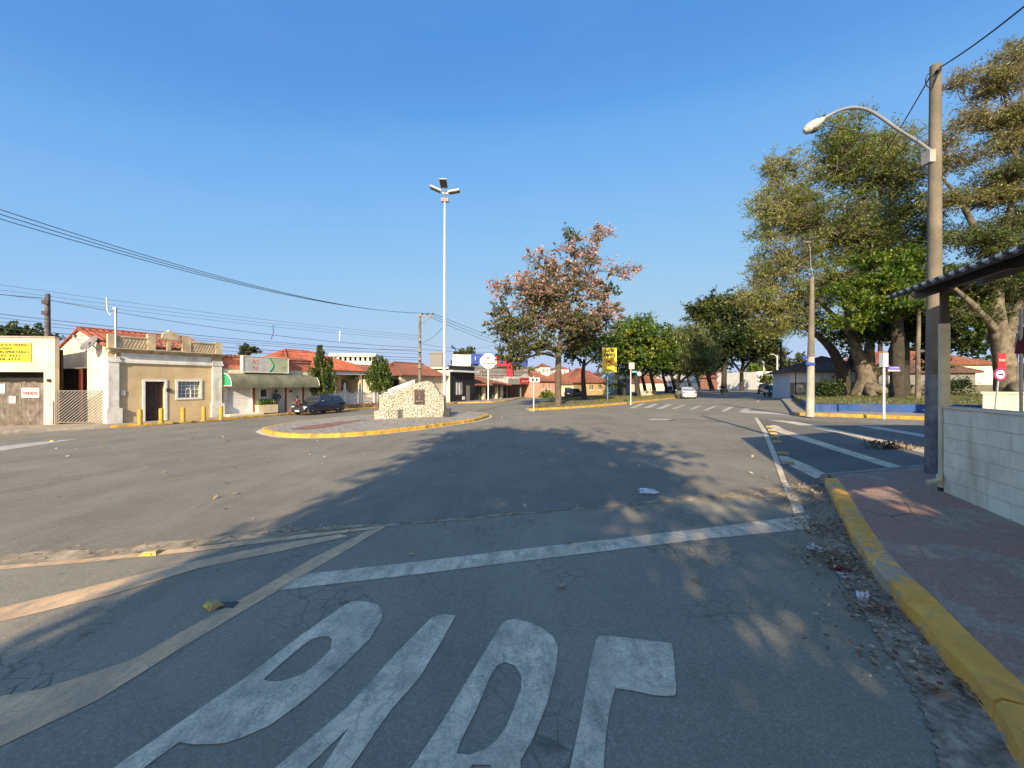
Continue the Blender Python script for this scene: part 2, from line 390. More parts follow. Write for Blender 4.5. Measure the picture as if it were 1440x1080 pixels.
# a few very faint high wisps
tc_ = nt.nodes.new('ShaderNodeTexCoord'); mp_ = nt.nodes.new('ShaderNodeMapping'); mp_.inputs['Scale'].default_value = (1.2, 1.2, 6); nz_ = nt.nodes.new('ShaderNodeTexNoise'); nz_.inputs['Scale'].default_value = 2.3; nz_.inputs['Detail'].default_value = 7; nz_.inputs['Roughness'].default_value = .6
nt.links.new(tc_.outputs['Generated'], mp_.inputs[0]); nt.links.new(mp_.outputs[0], nz_.inputs['Vector'])
wf_ = ramp(nt, nz_.outputs[0], [(.5, (0, 0, 0)), (.8, (.05,)*3)])
nt.links.new(mixc(nt, wf_, cb_.outputs[0], (1.35, 1.5, 1.72)), bg.inputs[0])
sun = bpy.data.lights.new('sun', 'SUN'); sun.energy = 2.9; sun.angle = R(.55); sun.color = (1, .83, .57)
so = bpy.data.objects.new('sun', sun); COL.objects.link(so)
d_ = Vector((math.sin(AZ)*math.cos(EL), math.cos(AZ)*math.cos(EL), -math.sin(EL)))
so.rotation_euler = d_.to_track_quat('-Z', 'Y').to_euler(); so.location = (-4, -20, 18)
cam = bpy.data.cameras.new('camera'); cam.sensor_width = 36; cam.lens = 36*F/1440; cam.clip_end = 3000; cam.clip_start = .05
cam.shift_y = (CY-540)/1440
co = bpy.data.objects.new('camera', cam); COL.objects.link(co); co.location = (0, 0, H); co.rotation_euler = (R(90), 0, 0); S.camera = co
S.view_settings.view_transform = 'Standard'; S.view_settings.look = 'None'; S.view_settings.exposure = 1.5
# ================================================================== ground, roads, pavements
M_earth = mat('dry_earth', (.16, .115, .07), .95, .3, .4, bmp=.4, fine=6, stain=(.09, .1, .04))
M_road = asphalt('old_asphalt', (.235, .212, .168), (.29, .24, .17), .35, .5, 5.0)
M_near = asphalt('bluish_asphalt', (.295, .265, .20), (.36, .30, .21), .95, .35, 6.5, .4)
M_side = asphalt('dark_asphalt', (.17, .155, .135), (.20, .18, .15), .2, .25, 5, .35)
M_white = road_paint('white_road_paint', (.77, .63, .44), (.295, .265, .20), .6)
M_worn = road_paint('worn_white_paint', (.52, .48, .42), (.25, .22, .18), .9, .5)
M_tan = road_paint('faded_yellow_paint', (.74, .47, .25), (.32, .27, .20), .75, .45)
M_kerb = mat('yellow_kerb_paint', (.62, .36, .05), .75, .2, 4, stain=(.16, .12, .07), st_amt=.9, bmp=.5, fine=30)
M_kerbn = mat('near_yellow_kerb', (.80, .44, .08), .85, .2, 8, stain=(.34, .25, .15), st_amt=.75, bmp=.6, fine=35)
def chipped(name, base, under, dirt):                 # paint flaking off a kerbstone, with joints and grime low down
    m, nt, b = nodes_of(name); v = pos(nt)
    tone = ramp(nt, noise(nt, v, 3, 5), [(.3, tuple(x*.8 for x in base)), (.7, tuple(min(1, x*1.12) for x in base))])
    n1 = noise(nt, v, 9, 9, .72, .6); n2 = noise(nt, v, 1.6, 3)
    f = mixc(nt, .4, n1, n2); c = mixc(nt, ramp(nt, f, [(.525, (0,)*3), (.545, (1,)*3)]), tone, under)
    c = mixc(nt, ramp(nt, noise(nt, v, 5, 6, .7), [(.5, (0,)*3), (.75, (.6,)*3)]), c, dirt)
    L(nt, c, b.inputs['Base Color']); b.inputs['Roughness'].default_value = .85
    bump(nt, b, mixc(nt, .5, f, noise(nt, v, 45, 4, .7)), 1.0, .02); MATS[name] = m; return m
M_kerbn = chipped('near_yellow_kerb_chipped', (.92, .46, .075), (.46, .36, .25), (.50, .29, .11))
M_conc = mat('pavement_concrete', (.34, .28, .21), .9, .2, 1.6, stain=(.17, .13, .1), st_amt=.7, bmp=.4, fine=30)
M_kgrey = mat('bare_kerb_concrete', (.30, .27, .22), .9, .2, 3, stain=(.12, .1, .08), bmp=.4)
# ground: one sheet to the horizon, gently tilted near the crossing
mb = MB(); xs = [-900, -300, -90, -40, 0, 40, 90, 300, 900]; ys = [-300, -60, 0, 60, 160, 400, 1200]
for y in ys:
    for x in xs: mb.V.append((x, y, gz(x, y)-.03))
for j in range(len(ys)-1):
    for i in range(len(xs)-1): a = j*len(xs)+i; mb.Fc.append((a, a+1, a+1+len(xs), a+len(xs))); mb.MI.append(0)
mb.build('ground', M_earth, None, **ST)
sheet('road', [(-80, -30), (0, -45), (30, -30), (80, -20), (85, 30), (80, 125), (60, 150), (20, 150), (-10, 100), (-60, 60)], 0, M_road)
# the nearer street is laid in a bluer, cracked asphalt that ends along a dip
edge = smooth_line(PX((-260, 815), (0, 792), (200, 776), (430, 748), (720, 724), (950, 706), (1110, 696), (1168, 684)), 5)
near = edge+[Vector((3.4, 3.6, 0)), Vector((2.6, 2, 0)), Vector((1.4, -1, 0)), Vector((.6, -8, 0)), Vector((-14, -8, 0)), Vector((-14, 3, 0))]
near = [p for p in near if not (p.x < -13.9 and p.y > 4)]
sheet('road', near, .004, M_near)
side = PX((1062, 590), (1085, 590), (1120, 591), (1305, 599))+[Vector((22, 12.5, 0)), Vector((24, 10.5, 0)), Vector((7.9, 7.4, 0))]+PX((1163, 684), (1110, 682), (1095, 650))
sheet('road', side, .004, M_side)
# a strip of grit and dust in the dip
M_grit = mat('grit_and_dust', (.36, .28, .18), .95, .4, 5, stain=(.14, .11, .08), st_amt=.7, bmp=.8, fine=60)
dip_up = smooth_line(PX((-260, 806), (0, 781), (180, 768), (330, 752), (430, 742), (560, 736.5), (720, 722.5), (900, 707.5), (1040, 692), (1110, 684), (1150, 681)), 6)
dip_dn = smooth_line(PX((-260, 818), (0, 795), (200, 779), (430, 750), (560, 740), (720, 725), (900, 710), (1040, 702), (1110, 698), (1160, 690)), 6)
jit = lambda L_, a: [Vector((p.x+random.uniform(-a, a), p.y+random.uniform(-a, a), 0)) for p in L_]
sheet('dust_strip', jit(dip_up, .05)+jit(dip_dn, .05)[::-1], .008, M_grit)
# ---------------------------------------------------------------- painted letters and lines
P_o = [(90, 1135), (162, 1080), (250, 1020), (345, 955), (420, 897), (480, 855), (495, 847), (508, 846.5), (520, 848.5), (531, 852), (537, 858), (538, 866), (535, 876), (520, 900), (480, 940), (430, 985), (380, 1022), (340, 1040), (318, 1047), (300, 1049), (270, 1049), (252, 1046), (205, 1080), (150, 1135)]
P_h = [(370, 958), (395, 935), (425, 910), (437, 901), (450, 897), (462, 897), (467, 901), (465, 915), (445, 935), (430, 947), (420, 952), (395, 960), (378, 960)]
A_o = [(325, 1135), (390, 1080), (490, 995), (560, 917), (607, 870), (622, 865), (641, 867), (620, 905), (590, 955), (550, 1000), (495, 1080), (462, 1135), (415, 1135), (455, 1080), (490, 1026), (434, 1080), (385, 1135)]
R_o = [(540, 1135), (580, 1080), (620, 1020), (665, 945), (705, 880), (712, 874), (725, 872), (745, 877), (763, 885), (778, 897), (785, 912), (782, 940), (770, 990), (750, 1040), (732, 1072), (736, 1135), (690, 1135), (690, 1078), (664, 1078), (625, 1135)]
R_h = [(690, 951), (700, 937), (710, 933), (724, 938), (733, 952), (733, 970), (722, 1000), (712, 1024), (697, 1045), (682, 1056), (660, 1064), (642, 1062), (650, 1040), (670, 1000)]
E_o = [(788, 1135), (802, 1080), (815, 1020), (827, 950), (838, 902), (843, 896), (862, 896), (900, 901), (935, 905), (945, 907), (948, 930), (951, 972), (949, 980), (940, 981), (920, 980), (890, 973), (865, 970), (857, 1000), (852, 1040), (849, 1080), (846, 1100), (930, 1112), (925, 1135)]
for o_, h_ in ((P_o, [P_h]), (A_o, []), (R_o, [R_h]), (E_o, [])):
    sheet('painted_letter', PX(*o_), .009, M_white, [PX(*h) for h in h_])
wob = lambda pts: pts
def line_px(name, pts, m, dz=.0085): return sheet(name, PX(*pts), dz, m)
line_px('stop_line', [(387, 832), (433, 808), (560, 794), (720, 774.5), (860, 759), (1000, 742.5), (1137, 725), (1138, 745), (1000, 758), (860, 775), (720, 792), (560, 812)], M_white)
line_px('road_marking', [(1060.5, 587.5), (1065, 587.5), (1078, 606), (1093.5, 642), (1107, 679), (1125.5, 706), (1132, 722), (1117, 723), (1112, 710), (1098, 677), (1086.7, 644), (1072, 607)], M_white, .010)
line_px('road_marking', [(1095, 641.5), (1106, 642), (1140, 656), (1170, 671), (1146, 673), (1116, 658), (1098, 648)], M_white, .0095)
line_px('road_marking', [(1083, 598), (1092, 598), (1104, 605), (1176, 628), (1278, 659.5), (1262, 662), (1164, 631), (1088, 606)], M_white)
line_px('road_marking', [(1078, 590.5), (1105, 592), (1118, 593), (1188, 607), (1305, 633), (1305, 639), (1184, 610), (1102, 594)], M_white)
line_px('road_marking', [(1205, 599), (1234, 600), (1273, 607), (1305, 612), (1305, 616), (1265, 609)], M_worn)
# faded yellow hatching of the painted island on the left
line_px('road_marking', [(-200, 805), (0, 797), (120, 787), (260, 772), (430, 752), (540, 740), (540, 743), (430, 757), (270, 777), (120, 792), (0, 802), (-200, 815)], M_tan, .0095)
line_px('road_marking', [(-120, 872), (0, 856), (120, 828), (250, 795), (380, 768), (480, 752), (490, 755), (400, 775), (280, 800), (140, 842), (0, 876), (-120, 905)], M_tan, .009)
line_px('road_marking', [(-60, 1000), (0, 981), (60, 970), (140, 945), (190, 927), (260, 887), (350, 838), (440, 786), (520, 746), (542, 742), (470, 785), (350, 856), (250, 916), (140, 985), (0, 1052), (-60, 1085)], M_tan, .0085)
line_px('road_marking', [(-60, 634), (0, 628), (60, 621.5), (112, 617), (75, 623), (0, 634.5), (-60, 642)], M_worn)
# pedestrian crossing over the avenue and a bright line at its right end
for q in [((885, 574), (892, 574), (908, 567.5), (901.5, 567.5)), ((904, 574), (912, 574), (927, 568), (919.5, 568)), ((922, 575), (931, 575), (946, 568.8), (938.5, 568.8)),
          ((943.7, 575), (949.5, 575), (965.5, 569.6), (960.5, 569.7)), ((969, 575.6), (975, 575.6), (987, 570.6), (982.5, 570.6)), ((988, 577.5), (995, 577.3), (1008.5, 571.2), (1003, 571.2)),
          ((1013, 578.7), (1020, 578.7), (1032.5, 572.5), (1025, 572.5)), ((1037.5, 579.7), (1044.5, 579.7), (1058, 574), (1049, 573.6))]:
    line_px('road_marking', q, M_worn)
line_px('road_marking', [(1038, 578.5), (1052, 577.4), (1085, 579.5), (1110, 583), (1111, 584.5), (1080, 582.5), (1045, 581)], M_worn, .010)
line_px('road_marking', [(912, 589), (945, 589.5), (947, 591), (915, 590.8)], M_worn)
line_px('road_marking', [(1063, 566), (1066, 566), (1071, 559.5), (1069.5, 559.5)], M_worn)
# ---------------------------------------------------------------- the near right pavement
kb = smooth_line(PX((1160, 684), (1173, 710), (1200, 767), (1229, 814), (1264, 855), (1320, 925), (1385, 1002), (1430, 1080), (1500, 1230)), 4)
kb += [Vector((1.35, -.4, 0)), Vector((.9, -3, 0)), Vector((.6, -8, 0))]
kerb('kerb', kb, M_kerbn, .17, .15, .010, .1)
M_redpave = None
m, nt, b = nodes_of('worn_red_pavement'); v = pos(nt)
n1 = noise(nt, v, 1.25, 9, .72, .5); n2 = noise(nt, v, 7, 8, .75)
c = ramp(nt, n1, [(.34, (.30, .235, .17)), (.42, (.42, .33, .24)), (.45, (.38, .235, .175)), (.62, (.43, .225, .17)), (.75, (.33, .20, .15))])
c = mixc(nt, ramp(nt, n2, [(.5, (0,)*3), (.7, (.5,)*3)]), c, (.29, .215, .155))
L(nt, c, b.inputs['Base Color']); b.inputs['Roughness'].default_value = .9
vo = N(nt, 'ShaderNodeTexVoronoi'); vo.inputs['Scale'].default_value = 80; L(nt, v, vo.inputs['Vector']); sp = N(nt, 'ShaderNodeSeparateColor'); L(nt, vo.outputs['Color'], sp.inputs[0])
c = mixc(nt, 1.0, c, ramp(nt, sp.outputs[0], [(0, (.78,)*3), (1, (1.2,)*3)]), 'MULTIPLY')
ck = N(nt, 'ShaderNodeTexVoronoi', feature='DISTANCE_TO_EDGE'); ck.inputs['Scale'].default_value = 1.1; L(nt, v, ck.inputs['Vector'])
c = mixc(nt, mixc(nt, 1.0, ramp(nt, ck.outputs['Distance'], [(.004, (.8,)*3), (.014, (0,)*3)]), ramp(nt, noise(nt, v, 1.1, 2), [(.45, (0,)*3), (.6, (1,)*3)]), 'MULTIPLY'), c, (.06, .05, .045))
L(nt, c, b.inputs['Base Color'])
bump(nt, b, noise(nt, v, 45, 5, .7), .8, .015); M_redpave = m
farE = [Vector((5.52, 6.98, 0)), Vector((7.8, 7.55, 0)), Vector((24, 10.6, 0)), Vector((30, 10.6, 0))]
inner = offset_line(kb, .172)
inner[0] = Vector((5.5, 6.96, 0))
slab('pavement', inner[::-1]+farE+[Vector((30, -8, 0))], .15, M_redpave)
kerb('kerb', [(5.35, 6.93), (7.8, 7.57), (24, 10.63)], M_kgrey, .14, .153, .006, .3, side=-1)
# concrete gutter between asphalt and kerb
gut = offset_line(kb, -.27); gk = offset_line(kb, .01)
M_gut = mat('gutter_concrete', (.36, .28, .20), .95, .4, 16, stain=(.15, .115, .08), st_amt=.9, bmp=1, fine=75)
gutf = [a.lerp(b_, k/6) for a, b_ in zip(gut[2:], gut[3:]) for k in range(6)]
sheet('gutter', jit(gutf, .018)+gk[2:][::-1], .012, M_gut)
# ---------------------------------------------------------------- left pavement
lk = smooth_line(PX((-330, 640), (-60, 615), (0, 611), (75, 606.5), (155, 602), (230, 597), (300, 592), (406, 583.6), (485, 577.5), (532, 573.8), (600, 570), (640, 567.5), (709, 564.8))+[Vector((3.0, 72, 0)), Vector((15, 115, 0))], 4)
i0 = min(range(len(lk)), key=lambda i: abs(lk[i].x-G(158, 602).x))
kerb('kerb', lk[:i0+1], M_kgrey, .16, .13, .006, .4); kerb('kerb', lk[i0:], M_kerb, .16, .13, .006, .4)
slab('pavement', offset_line(lk, .162)+[Vector((-10, 130, 0)), Vector((-60, 80, 0)), Vector((-70, 15, 0))], .13, M_conc)
# ---------------------------------------------------------------- oval island with pale setts
isl = smooth_line(PX((368, 607.5), (377, 611), (395, 614.2), (425, 615.8), (470, 615.4), (525, 611.5), (596, 603.5), (640, 597), (667, 593), (684, 588), (687, 585.5), (680, 583.3), (655, 581.6), (631, 581.2), (580, 583), (525, 586), (478, 589.5), (419, 596), (385, 601.5), (370, 605.3), (368, 607.5)), 4)
m, nt, b = nodes_of('pale_setts'); v = pos(nt)
vo = N(nt, 'ShaderNodeTexVoronoi', feature='DISTANCE_TO_EDGE'); vo.inputs['Scale'].default_value = 8; L(nt, v, vo.inputs['Vector'])
vc = N(nt, 'ShaderNodeTexVoronoi'); vc.inputs['Scale'].default_value = 8; L(nt, v, vc.inputs['Vector']); sp = N(nt, 'ShaderNodeSeparateColor'); L(nt, vc.outputs['Color'], sp.inputs[0])
c = ramp(nt, sp.outputs[0], [(0, (.25, .22, .18)), (.5, (.38, .33, .27)), (1, (.50, .45, .37))])
c = mixc(nt, ramp(nt, vo.outputs['Distance'], [(.02, (1,)*3), (.07, (0,)*3)]), c, (.12, .1, .08))
L(nt, c, b.inputs['Base Color']); b.inputs['Roughness'].default_value = .9
bump(nt, b, ramp(nt, vo.outputs['Distance'], [(0, (0,)*3), (.12, (1,)*3)]), .6, .02); M_setts = m
kerb('kerb', isl, M_kerb, .22, .15, .008, .2, side=1)
isl_in = offset_line(isl[:-1], .222)
slab('pavement', isl_in, .15, M_setts)
isl_out = offset_line(isl[:-1], -.22)
sheet('road_marking', isl_out, .009, M_white, [offset_line(isl[:-1], -.02)])
M_redp = mat('red_paving', (.24, .105, .075), .9, .3, 2.5, stain=(.3, .25, .2), st_amt=.6, bmp=.5)
sheet('path', [G(*p, .15) for p in ((405, 603.5), (432, 599), (470, 594), (505, 590.5), (522, 590), (498, 593.5), (475, 598.5), (450, 602.5), (425, 604.5))], .154, M_redp)
# ---------------------------------------------------------------- planted median of the avenue
M_medg = mat('dry_lawn', (.15, .12, .055), .95, .35, .8, stain=(.075, .09, .03), st_amt=.8, bmp=.8, fine=20)
mr = smooth_line(PX((744, 577.3), (752, 577.3), (802, 574.6), (848, 571.2), (901, 566), (947, 560.8)), 4)+[Vector((27, 62, 0)), Vector((46, 105, 0))]
ml = [Vector((45, 107, 0)), Vector((17, 92, 0)), Vector((7.2, 60, 0)), Vector((3.2, 42, 0)), Vector((1.3, 33, 0)), Vector((1.05, 30.6, 0))]
loop = mr+ml
kerb('kerb', mr, M_kerb, .2, .15, .008, .4); kerb('kerb', ml+[mr[0]], M_kgrey, .2, .15, .006, .5)
med_in = offset_line(loop, .2)
slab('lawn', med_in, .15, M_medg)
M_pavb = mat('median_paving', (.33, .25, .18), .9, .25, 1.5, stain=(.2, .14, .08), bmp=.4)
sheet('path', offset_line(mr[:-1], .22)+offset_line(mr[:-1], 2.0)[::-1][:-6], .155, M_pavb)
M_blue = mat('blue_masonry_paint', (.022, .075, .24), .75, .25, 1.2, stain=(.1, .12, .17), st_amt=.5, bmp=.3)
sheet('path', [G(*p, .15) for p in ((768, 571.5), (800, 567.5), (838, 564), (832, 562), (800, 563.5), (775, 566.5))], .159, M_blue)
# ---------------------------------------------------------------- the park corner on the right
pk = smooth_line([Vector((64, 97, 0))]+PX((1096, 559.2), (1104, 569), (1112, 580), (1116, 583.4), (1140, 585), (1200, 587), (1305, 591), (1445, 598.5))+[Vector((27, 13.6, 0)), Vector((45, 13, 0))], 4)
i0 = min(range(len(pk)), key=lambda i: (pk[i]-G(1116, 583.4)).xy.length)
kerb('kerb', pk[:i0+1], M_kgrey, .16, .15, .006, .4); kerb('kerb', pk[i0:], M_kerb, .16, .15, .006, .3)
slab('pavement', offset_line(pk, .162)+[Vector((80, 20, 0)), Vector((95, 97, 0))], .15, M_conc)
M_lawn = mat('park_lawn', (.12, .13, .035), .95, .35, .7, stain=(.2, .16, .07), st_amt=.8, bmp=.9, fine=15)
lawn_pts = [G(*p, .15) for p in ((1143, 579), (1200, 578.5), (1305, 580.5), (1440, 583))]+[Vector((45, 18, 0)), Vector((85, 24, 0)), Vector((85, 60, 0)), Vector((46, 52, 0)), Vector((31, 43, 0)), Vector((25.5, 36, 0)), Vector((21, 29, 0))]
LAWN_TOP = .5
slab('lawn', lawn_pts, LAWN_TOP, M_lawn)
# distant hills
M_hill = mat('far_hill', (.085, .105, .06), .95, .35, .02, stain=(.2, .18, .11), st_amt=.5, bmp=0)
mb = MB(); n = 60; 
for i in range(n+1):
    a = R(-75+150*i/n); hgt = 13+4*math.sin(i*.7)+3*math.sin(i*1.9+1)+random.uniform(-.8, .8)
    for r_, z_ in ((230, -6), (330, hgt*.6), (420, hgt*1.1), (700, hgt*.6)): mb.V.append((r_*math.sin(a), r_*math.cos(a), z_))
for i in range(n):
    for j in range(3): k = i*4+j; mb.Fc.append((k, k+4, k+5, k+1)); mb.MI.append(0)
mb.build('hills', M_hill, None, smooth=True, **ST)
# ================================================================== buildings of the left street
M_cream = mat('cream_render', (.74, .62, .42), .9, .12, 1.2, stain=(.35, .28, .19), st_amt=.35, bmp=.25)
M_cream2 = mat('pale_cream_render', (.78, .70, .52), .9, .1, 1.0, stain=(.42, .36, .26), st_amt=.35, bmp=.25)
M_pinkw = mat('pinkish_render', (.70, .56, .44), .9, .14, .8, stain=(.36, .3, .26), st_amt=.6, bmp=.3)
M_beige = mat('beige_render', (.60, .45, .26), .9, .12, 1.0, stain=(.44, .32, .18), st_amt=.4, bmp=.3)
M_trim = mat('aged_white_trim', (.76, .73, .67), .85, .12, 1.6, stain=(.33, .30, .26), st_amt=.6, bmp=.25)
M_plinth = mat('grey_plinth', (.36, .33, .29), .9, .2, 2, stain=(.2, .17, .13), bmp=.3)
M_para = mat('weathered_parapet', (.56, .45, .29), .92, .2, 2.2, stain=(.24, .19, .12), st_amt=.7, bmp=.5)
M_white = mat('white_masonry', (.72, .70, .65), .85, .08, 1.2, stain=(.5, .46, .4), st_amt=.3, bmp=.2)
M_salmon = mat('salmon_render', (.62, .20, .13), .85, .15, 1.5, stain=(.3, .1, .07), st_amt=.6, bmp=.2)
M_maroon = mat('maroon_paint', (.28, .05, .04), .7, .15, 2)
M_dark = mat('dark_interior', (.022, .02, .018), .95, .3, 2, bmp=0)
M_black = mat('black_cladding', (.018, .018, .02), .5, .3, 2, bmp=.1)
M_wood = mat('weathered_boards', (.155, .125, .105), .9, .3, 3, stain=(.30, .27, .24), st_amt=.8, bmp=.5)
M_door = mat('dark_brown_wood', (.055, .03, .022), .6, .25, 4, bmp=.3)
M_galv = mat('galvanised_steel', (.42, .42, .42), .45, .12, 3, metal=.6, bmp=.1)
M_steel = mat('grey_painted_steel', (.19, .175, .17), .55, .12, 3, bmp=.1)
M_tile = tile_mat('red_clay_tiles', (.31, .07, .034), (.47, .13, .065), (.17, .06, .04), 4)
M_tileold = tile_mat('old_clay_tiles', (.19, .065, .036), (.29, .11, .065), (.08, .05, .04), 4)
M_tiledk = tile_mat('sooty_clay_tiles', (.10, .055, .04), (.17, .09, .06), (.04, .035, .03), 4)
M_wht = paint('white_enamel', (.78, .77, .74), .4, .2)
M_glass = glass('window_glass', (.06, .07, .08))
M_glasslt = glass('curtained_glass', (.35, .36, .36), .15)
M_fib = mat('fibre_cement', (.40, .38, .35), .9, .15, 2, stain=(.2, .18, .15), bmp=.3)
FL = Fr((-45/CX*0+ (165-CX)/F*22.6, 22.6, 0), (.55, 1))
FW = Fr(((77-CX)/F*22.4, 22.4, 0), (.995, .1))
def root_of(name, label, cat, fr, u, group=None): 
    p = fr.p(u, 0, fr.g(u)); return thing(name, label, cat, p, 0, group)
def B(fr): return lambda *a, **k: MB().fbox(fr, *a, **k)
def pbox(mb, fr, px0, px1, pyt, pyb, o0, o1, mi=0):    # a box on the facade from the photograph's pixels
    u0, u1 = fr.u(px0), fr.u(px1); pm = (px0+px1)/2
    return mb.fbox(fr, u0, u1, o0, o1, fr.z(pm, pyb), fr.z(pm, pyt), mi)
# ---- 1 storehouse for sale at the left edge
t = root_of('storehouse', 'pale pinkish flat topped storehouse with wide weathered board gate and yellow banner, left edge', 'storehouse', FW, 0)
fr = FW; ul = fr.u(0)-7; ur = fr.u(77); zt = fr.z(40, 475); zb = fr.g(ul)-.3
g0, g1 = ul+1.5, fr.u(61.5); gz1 = fr.z(30, 523); gzb = fr.z(30, 598)-.1
MB().wall(fr, ul, ur, zb, zt, [(g0, g1, gzb, gz1)], .25).build('wall', M_pinkw, t)
bkv = Vector((-.9, .436, 0)); qa = fr.p(ur-.02, -.26, zb); qb = fr.p(ul, -.26, zb)
def slanted(p, q, z0, z1, th):
    n_ = (q-p).cross(Vector((0, 0, 1))).normalized()*th
    return MB().hexa([Vector((v.x, v.y, z0)) for v in (p, q, q+n_, p+n_)], [Vector((v.x, v.y, z1)) for v in (p, q, q+n_, p+n_)])
slanted(qa, qa+bkv*8, zb, zt-.02, -.25).build('side_wall', M_pinkw, t); slanted(qa+bkv*8, qb+bkv*8, zb, zt-.6, .2).build('rear_wall', M_pinkw, t)
MB().hexa([Vector((v.x, v.y, zt-.5)) for v in (qb, qa, qa+bkv*7.9, qb+bkv*7.9)], [Vector((v.x, v.y, zt-.35)) for v in (qb, qa, qa+bkv*7.9, qb+bkv*7.9)]).build('roof', M_fib, t)
MB().fbox(fr, ul-.03, ur+.05, -.28, .06, zt+.002, zt+.09).build('coping', M_plinth, t)
gate = MB(); u = g0; zt2 = fr.z(30, 537.5)
while u < g1-.02:
    wd = random.uniform(.16, .26); q = min(u+wd, g1-.01); gate.fbox(fr, u+.006, q-.004, -.16+random.uniform(-.012, .012), -.11, gzb, zt2+random.uniform(-.04, .03)); u = q
gt = gate.build('gate', M_wood, t); MB().fbox(fr, g0, g1, -.20, -.17, zt2-.4, zt2-.28).build('gate_rail', M_wood, gt)
MB().fbox(fr, g0-.4, g1+.3, -.75, -.65, zb, zt-.6).build('back_wall', M_dark, t)  # added near-black panel close behind the gate; its colour paints in the interior's shade
u_, z_ = fr.uz(70, 535); mb = MB(); mb.lathe(fr.p(u_, 0, z_), [(.09, 0), (.09, .1), (.05, .14)], 12, 0, fr.n); mb.build('lamp', M_door, t)
pbox(MB(), fr, 71.5, 76, 564, 596, .003, .06).build('meter_box', M_fib, t)
def sign(name, label, fr, px0, px1, pyt, pyb, o, col_mat, cat='sign', th=.03, group=None):
    u0, u1 = fr.u(px0), fr.u(px1); pm = (px0+px1)/2; z0, z1 = fr.z(pm, pyb), fr.z(pm, pyt)
    t = thing(name, label, cat, fr.p((u0+u1)/2, o, z0), 0, group)
    MB().fbox(fr, u0, u1, o, o+th, z0, z1).build('panel', col_mat, t)
    return t, u0, u1, z0, z1, o+th
def letters(t, body, fr, uc, zc, size, width, o, m, name='lettering', bold=.0, shear=0):
    mb = MB(); text_mb(body, size, lambda x, y, d: fr.p(uc+x, o+d, zc+y), mb, .002, width, 0, bold, shear); return mb.build(name, m, t)
M_yel = paint('yellow_vinyl', (.72, .58, .02), .5, .1); M_ink = mat('black_ink', (.02, .02, .02), .7, .2, 5, bmp=0); M_red = paint('red_enamel', (.55, .03, .03), .4, .2)
t, u0, u1, z0, z1, o = sign('banner', 'yellow banner with five lines of black writing on the storehouse wall', FW, -40, 44.5, 482, 508.5, .02, M_yel, 'banner', .015)
w_ = u1-u0; hh = (z1-z0)
for i, (s_, f_) in enumerate((('ALUGA OU VENDE ESTE TERRENO', .92), ('COM 1.700,00m² ', .6), ('TRATAR C/ PROPRIETARIO', .93), ('(19) 99.8297-9231', .75), ('(19) 9.8298-4115', .75))):
    letters(t, s_, FW, u0+w_*.5-(.93-f_)*w_*.3, z1-hh*(.12+.19*i), hh*.17, w_*f_, o+.001, M_ink, bold=.006)
t, u0, u1, z0, z1, o = sign('for_sale_sign', 'white sign reading VENDE in red on the weathered board gate', FW, 28, 53, 545.5, 559, -.105, M_wht)
letters(t, 'VENDE', FW, (u0+u1)/2, z0+(z1-z0)*.42, .24, (u1-u0)*.86, o+.001, M_red, bold=.012); letters(t, 'IMOBILIARIA', FW, (u0+u1)/2, z1-.09, .09, (u1-u0)*.6, o+.001, M_ink); letters(t, '3272-5591', FW, (u0+u1)/2, z0+.05, .06, (u1-u0)*.5, o+.001, M_ink)
t, u0, u1, z0, z1, o = sign('notice', 'small cream notice on the weathered board gate left of the red VENDE sign', FW, 10.5, 19.5, 557, 567, -.105, M_cream2, 'notice')
letters(t, 'Nº 73', FW, (u0+u1)/2, (z0+z1)/2, .12, (u1-u0)*.6, o+.001, M_ink)
t, u0, u1, z0, z1, o = sign('notice', 'white notice at the photo\'s left edge on the board gate', FW, -6, 4.5, 540, 553, -.105, M_wht, 'notice')
letters(t, 'VENDO', FW, (u0+u1)/2, (z0+z1)/2, .1, (u1-u0)*.7, o+.001, M_red)
# ---- driveway gate of diagonal slats
fr = FW; u0, u1 = fr.u(78.5), fr.u(151); zb, zt = fr.g(fr.u(115))+.2, fr.z(115, 549)
t = root_of('driveway_gate', 'low grey metal gate of diagonal slats between the storehouse and the beige house', 'gate', fr, u0)
mb = MB()
for a in (u0, u1-.05): mb.fbox(fr, a, a+.05, -.05, 0, zb, zt)
mb.fbox(fr, u0+.05, u1-.05, -.05, 0, zb, zb+.05); mb.fbox(fr, u0+.05, u1-.05, -.05, 0, zt-.05, zt); mb.build('frame', M_steel, t)
mb = MB(); hgt = zt-zb-.1; a = u0-hgt
while a < u1:                                          # slats lean up to the right
    p0, p1 = a, a+hgt*1.15; s0 = max(0, (u0+.05-p0)/(p1-p0)); s1 = min(1, (u1-.05-p0)/(p1-p0))
    if s1 > s0+.02:
        A = (p0+(p1-p0)*s0, zb+.05+hgt*s0); Bq = (p0+(p1-p0)*s1, zb+.05+hgt*s1)
        mb.hexa([fr.p(A[0], -.01, A[1]-.035), fr.p(Bq[0], -.01, Bq[1]-.035), fr.p(Bq[0], -.03, Bq[1]-.035), fr.p(A[0], -.03, A[1]-.035)], [fr.p(A[0], -.01, A[1]+.035), fr.p(Bq[0], -.01, Bq[1]+.035), fr.p(Bq[0], -.03, Bq[1]+.035), fr.p(A[0], -.03, A[1]+.035)])
    a += .19
mb.build('slats', M_steel, t)
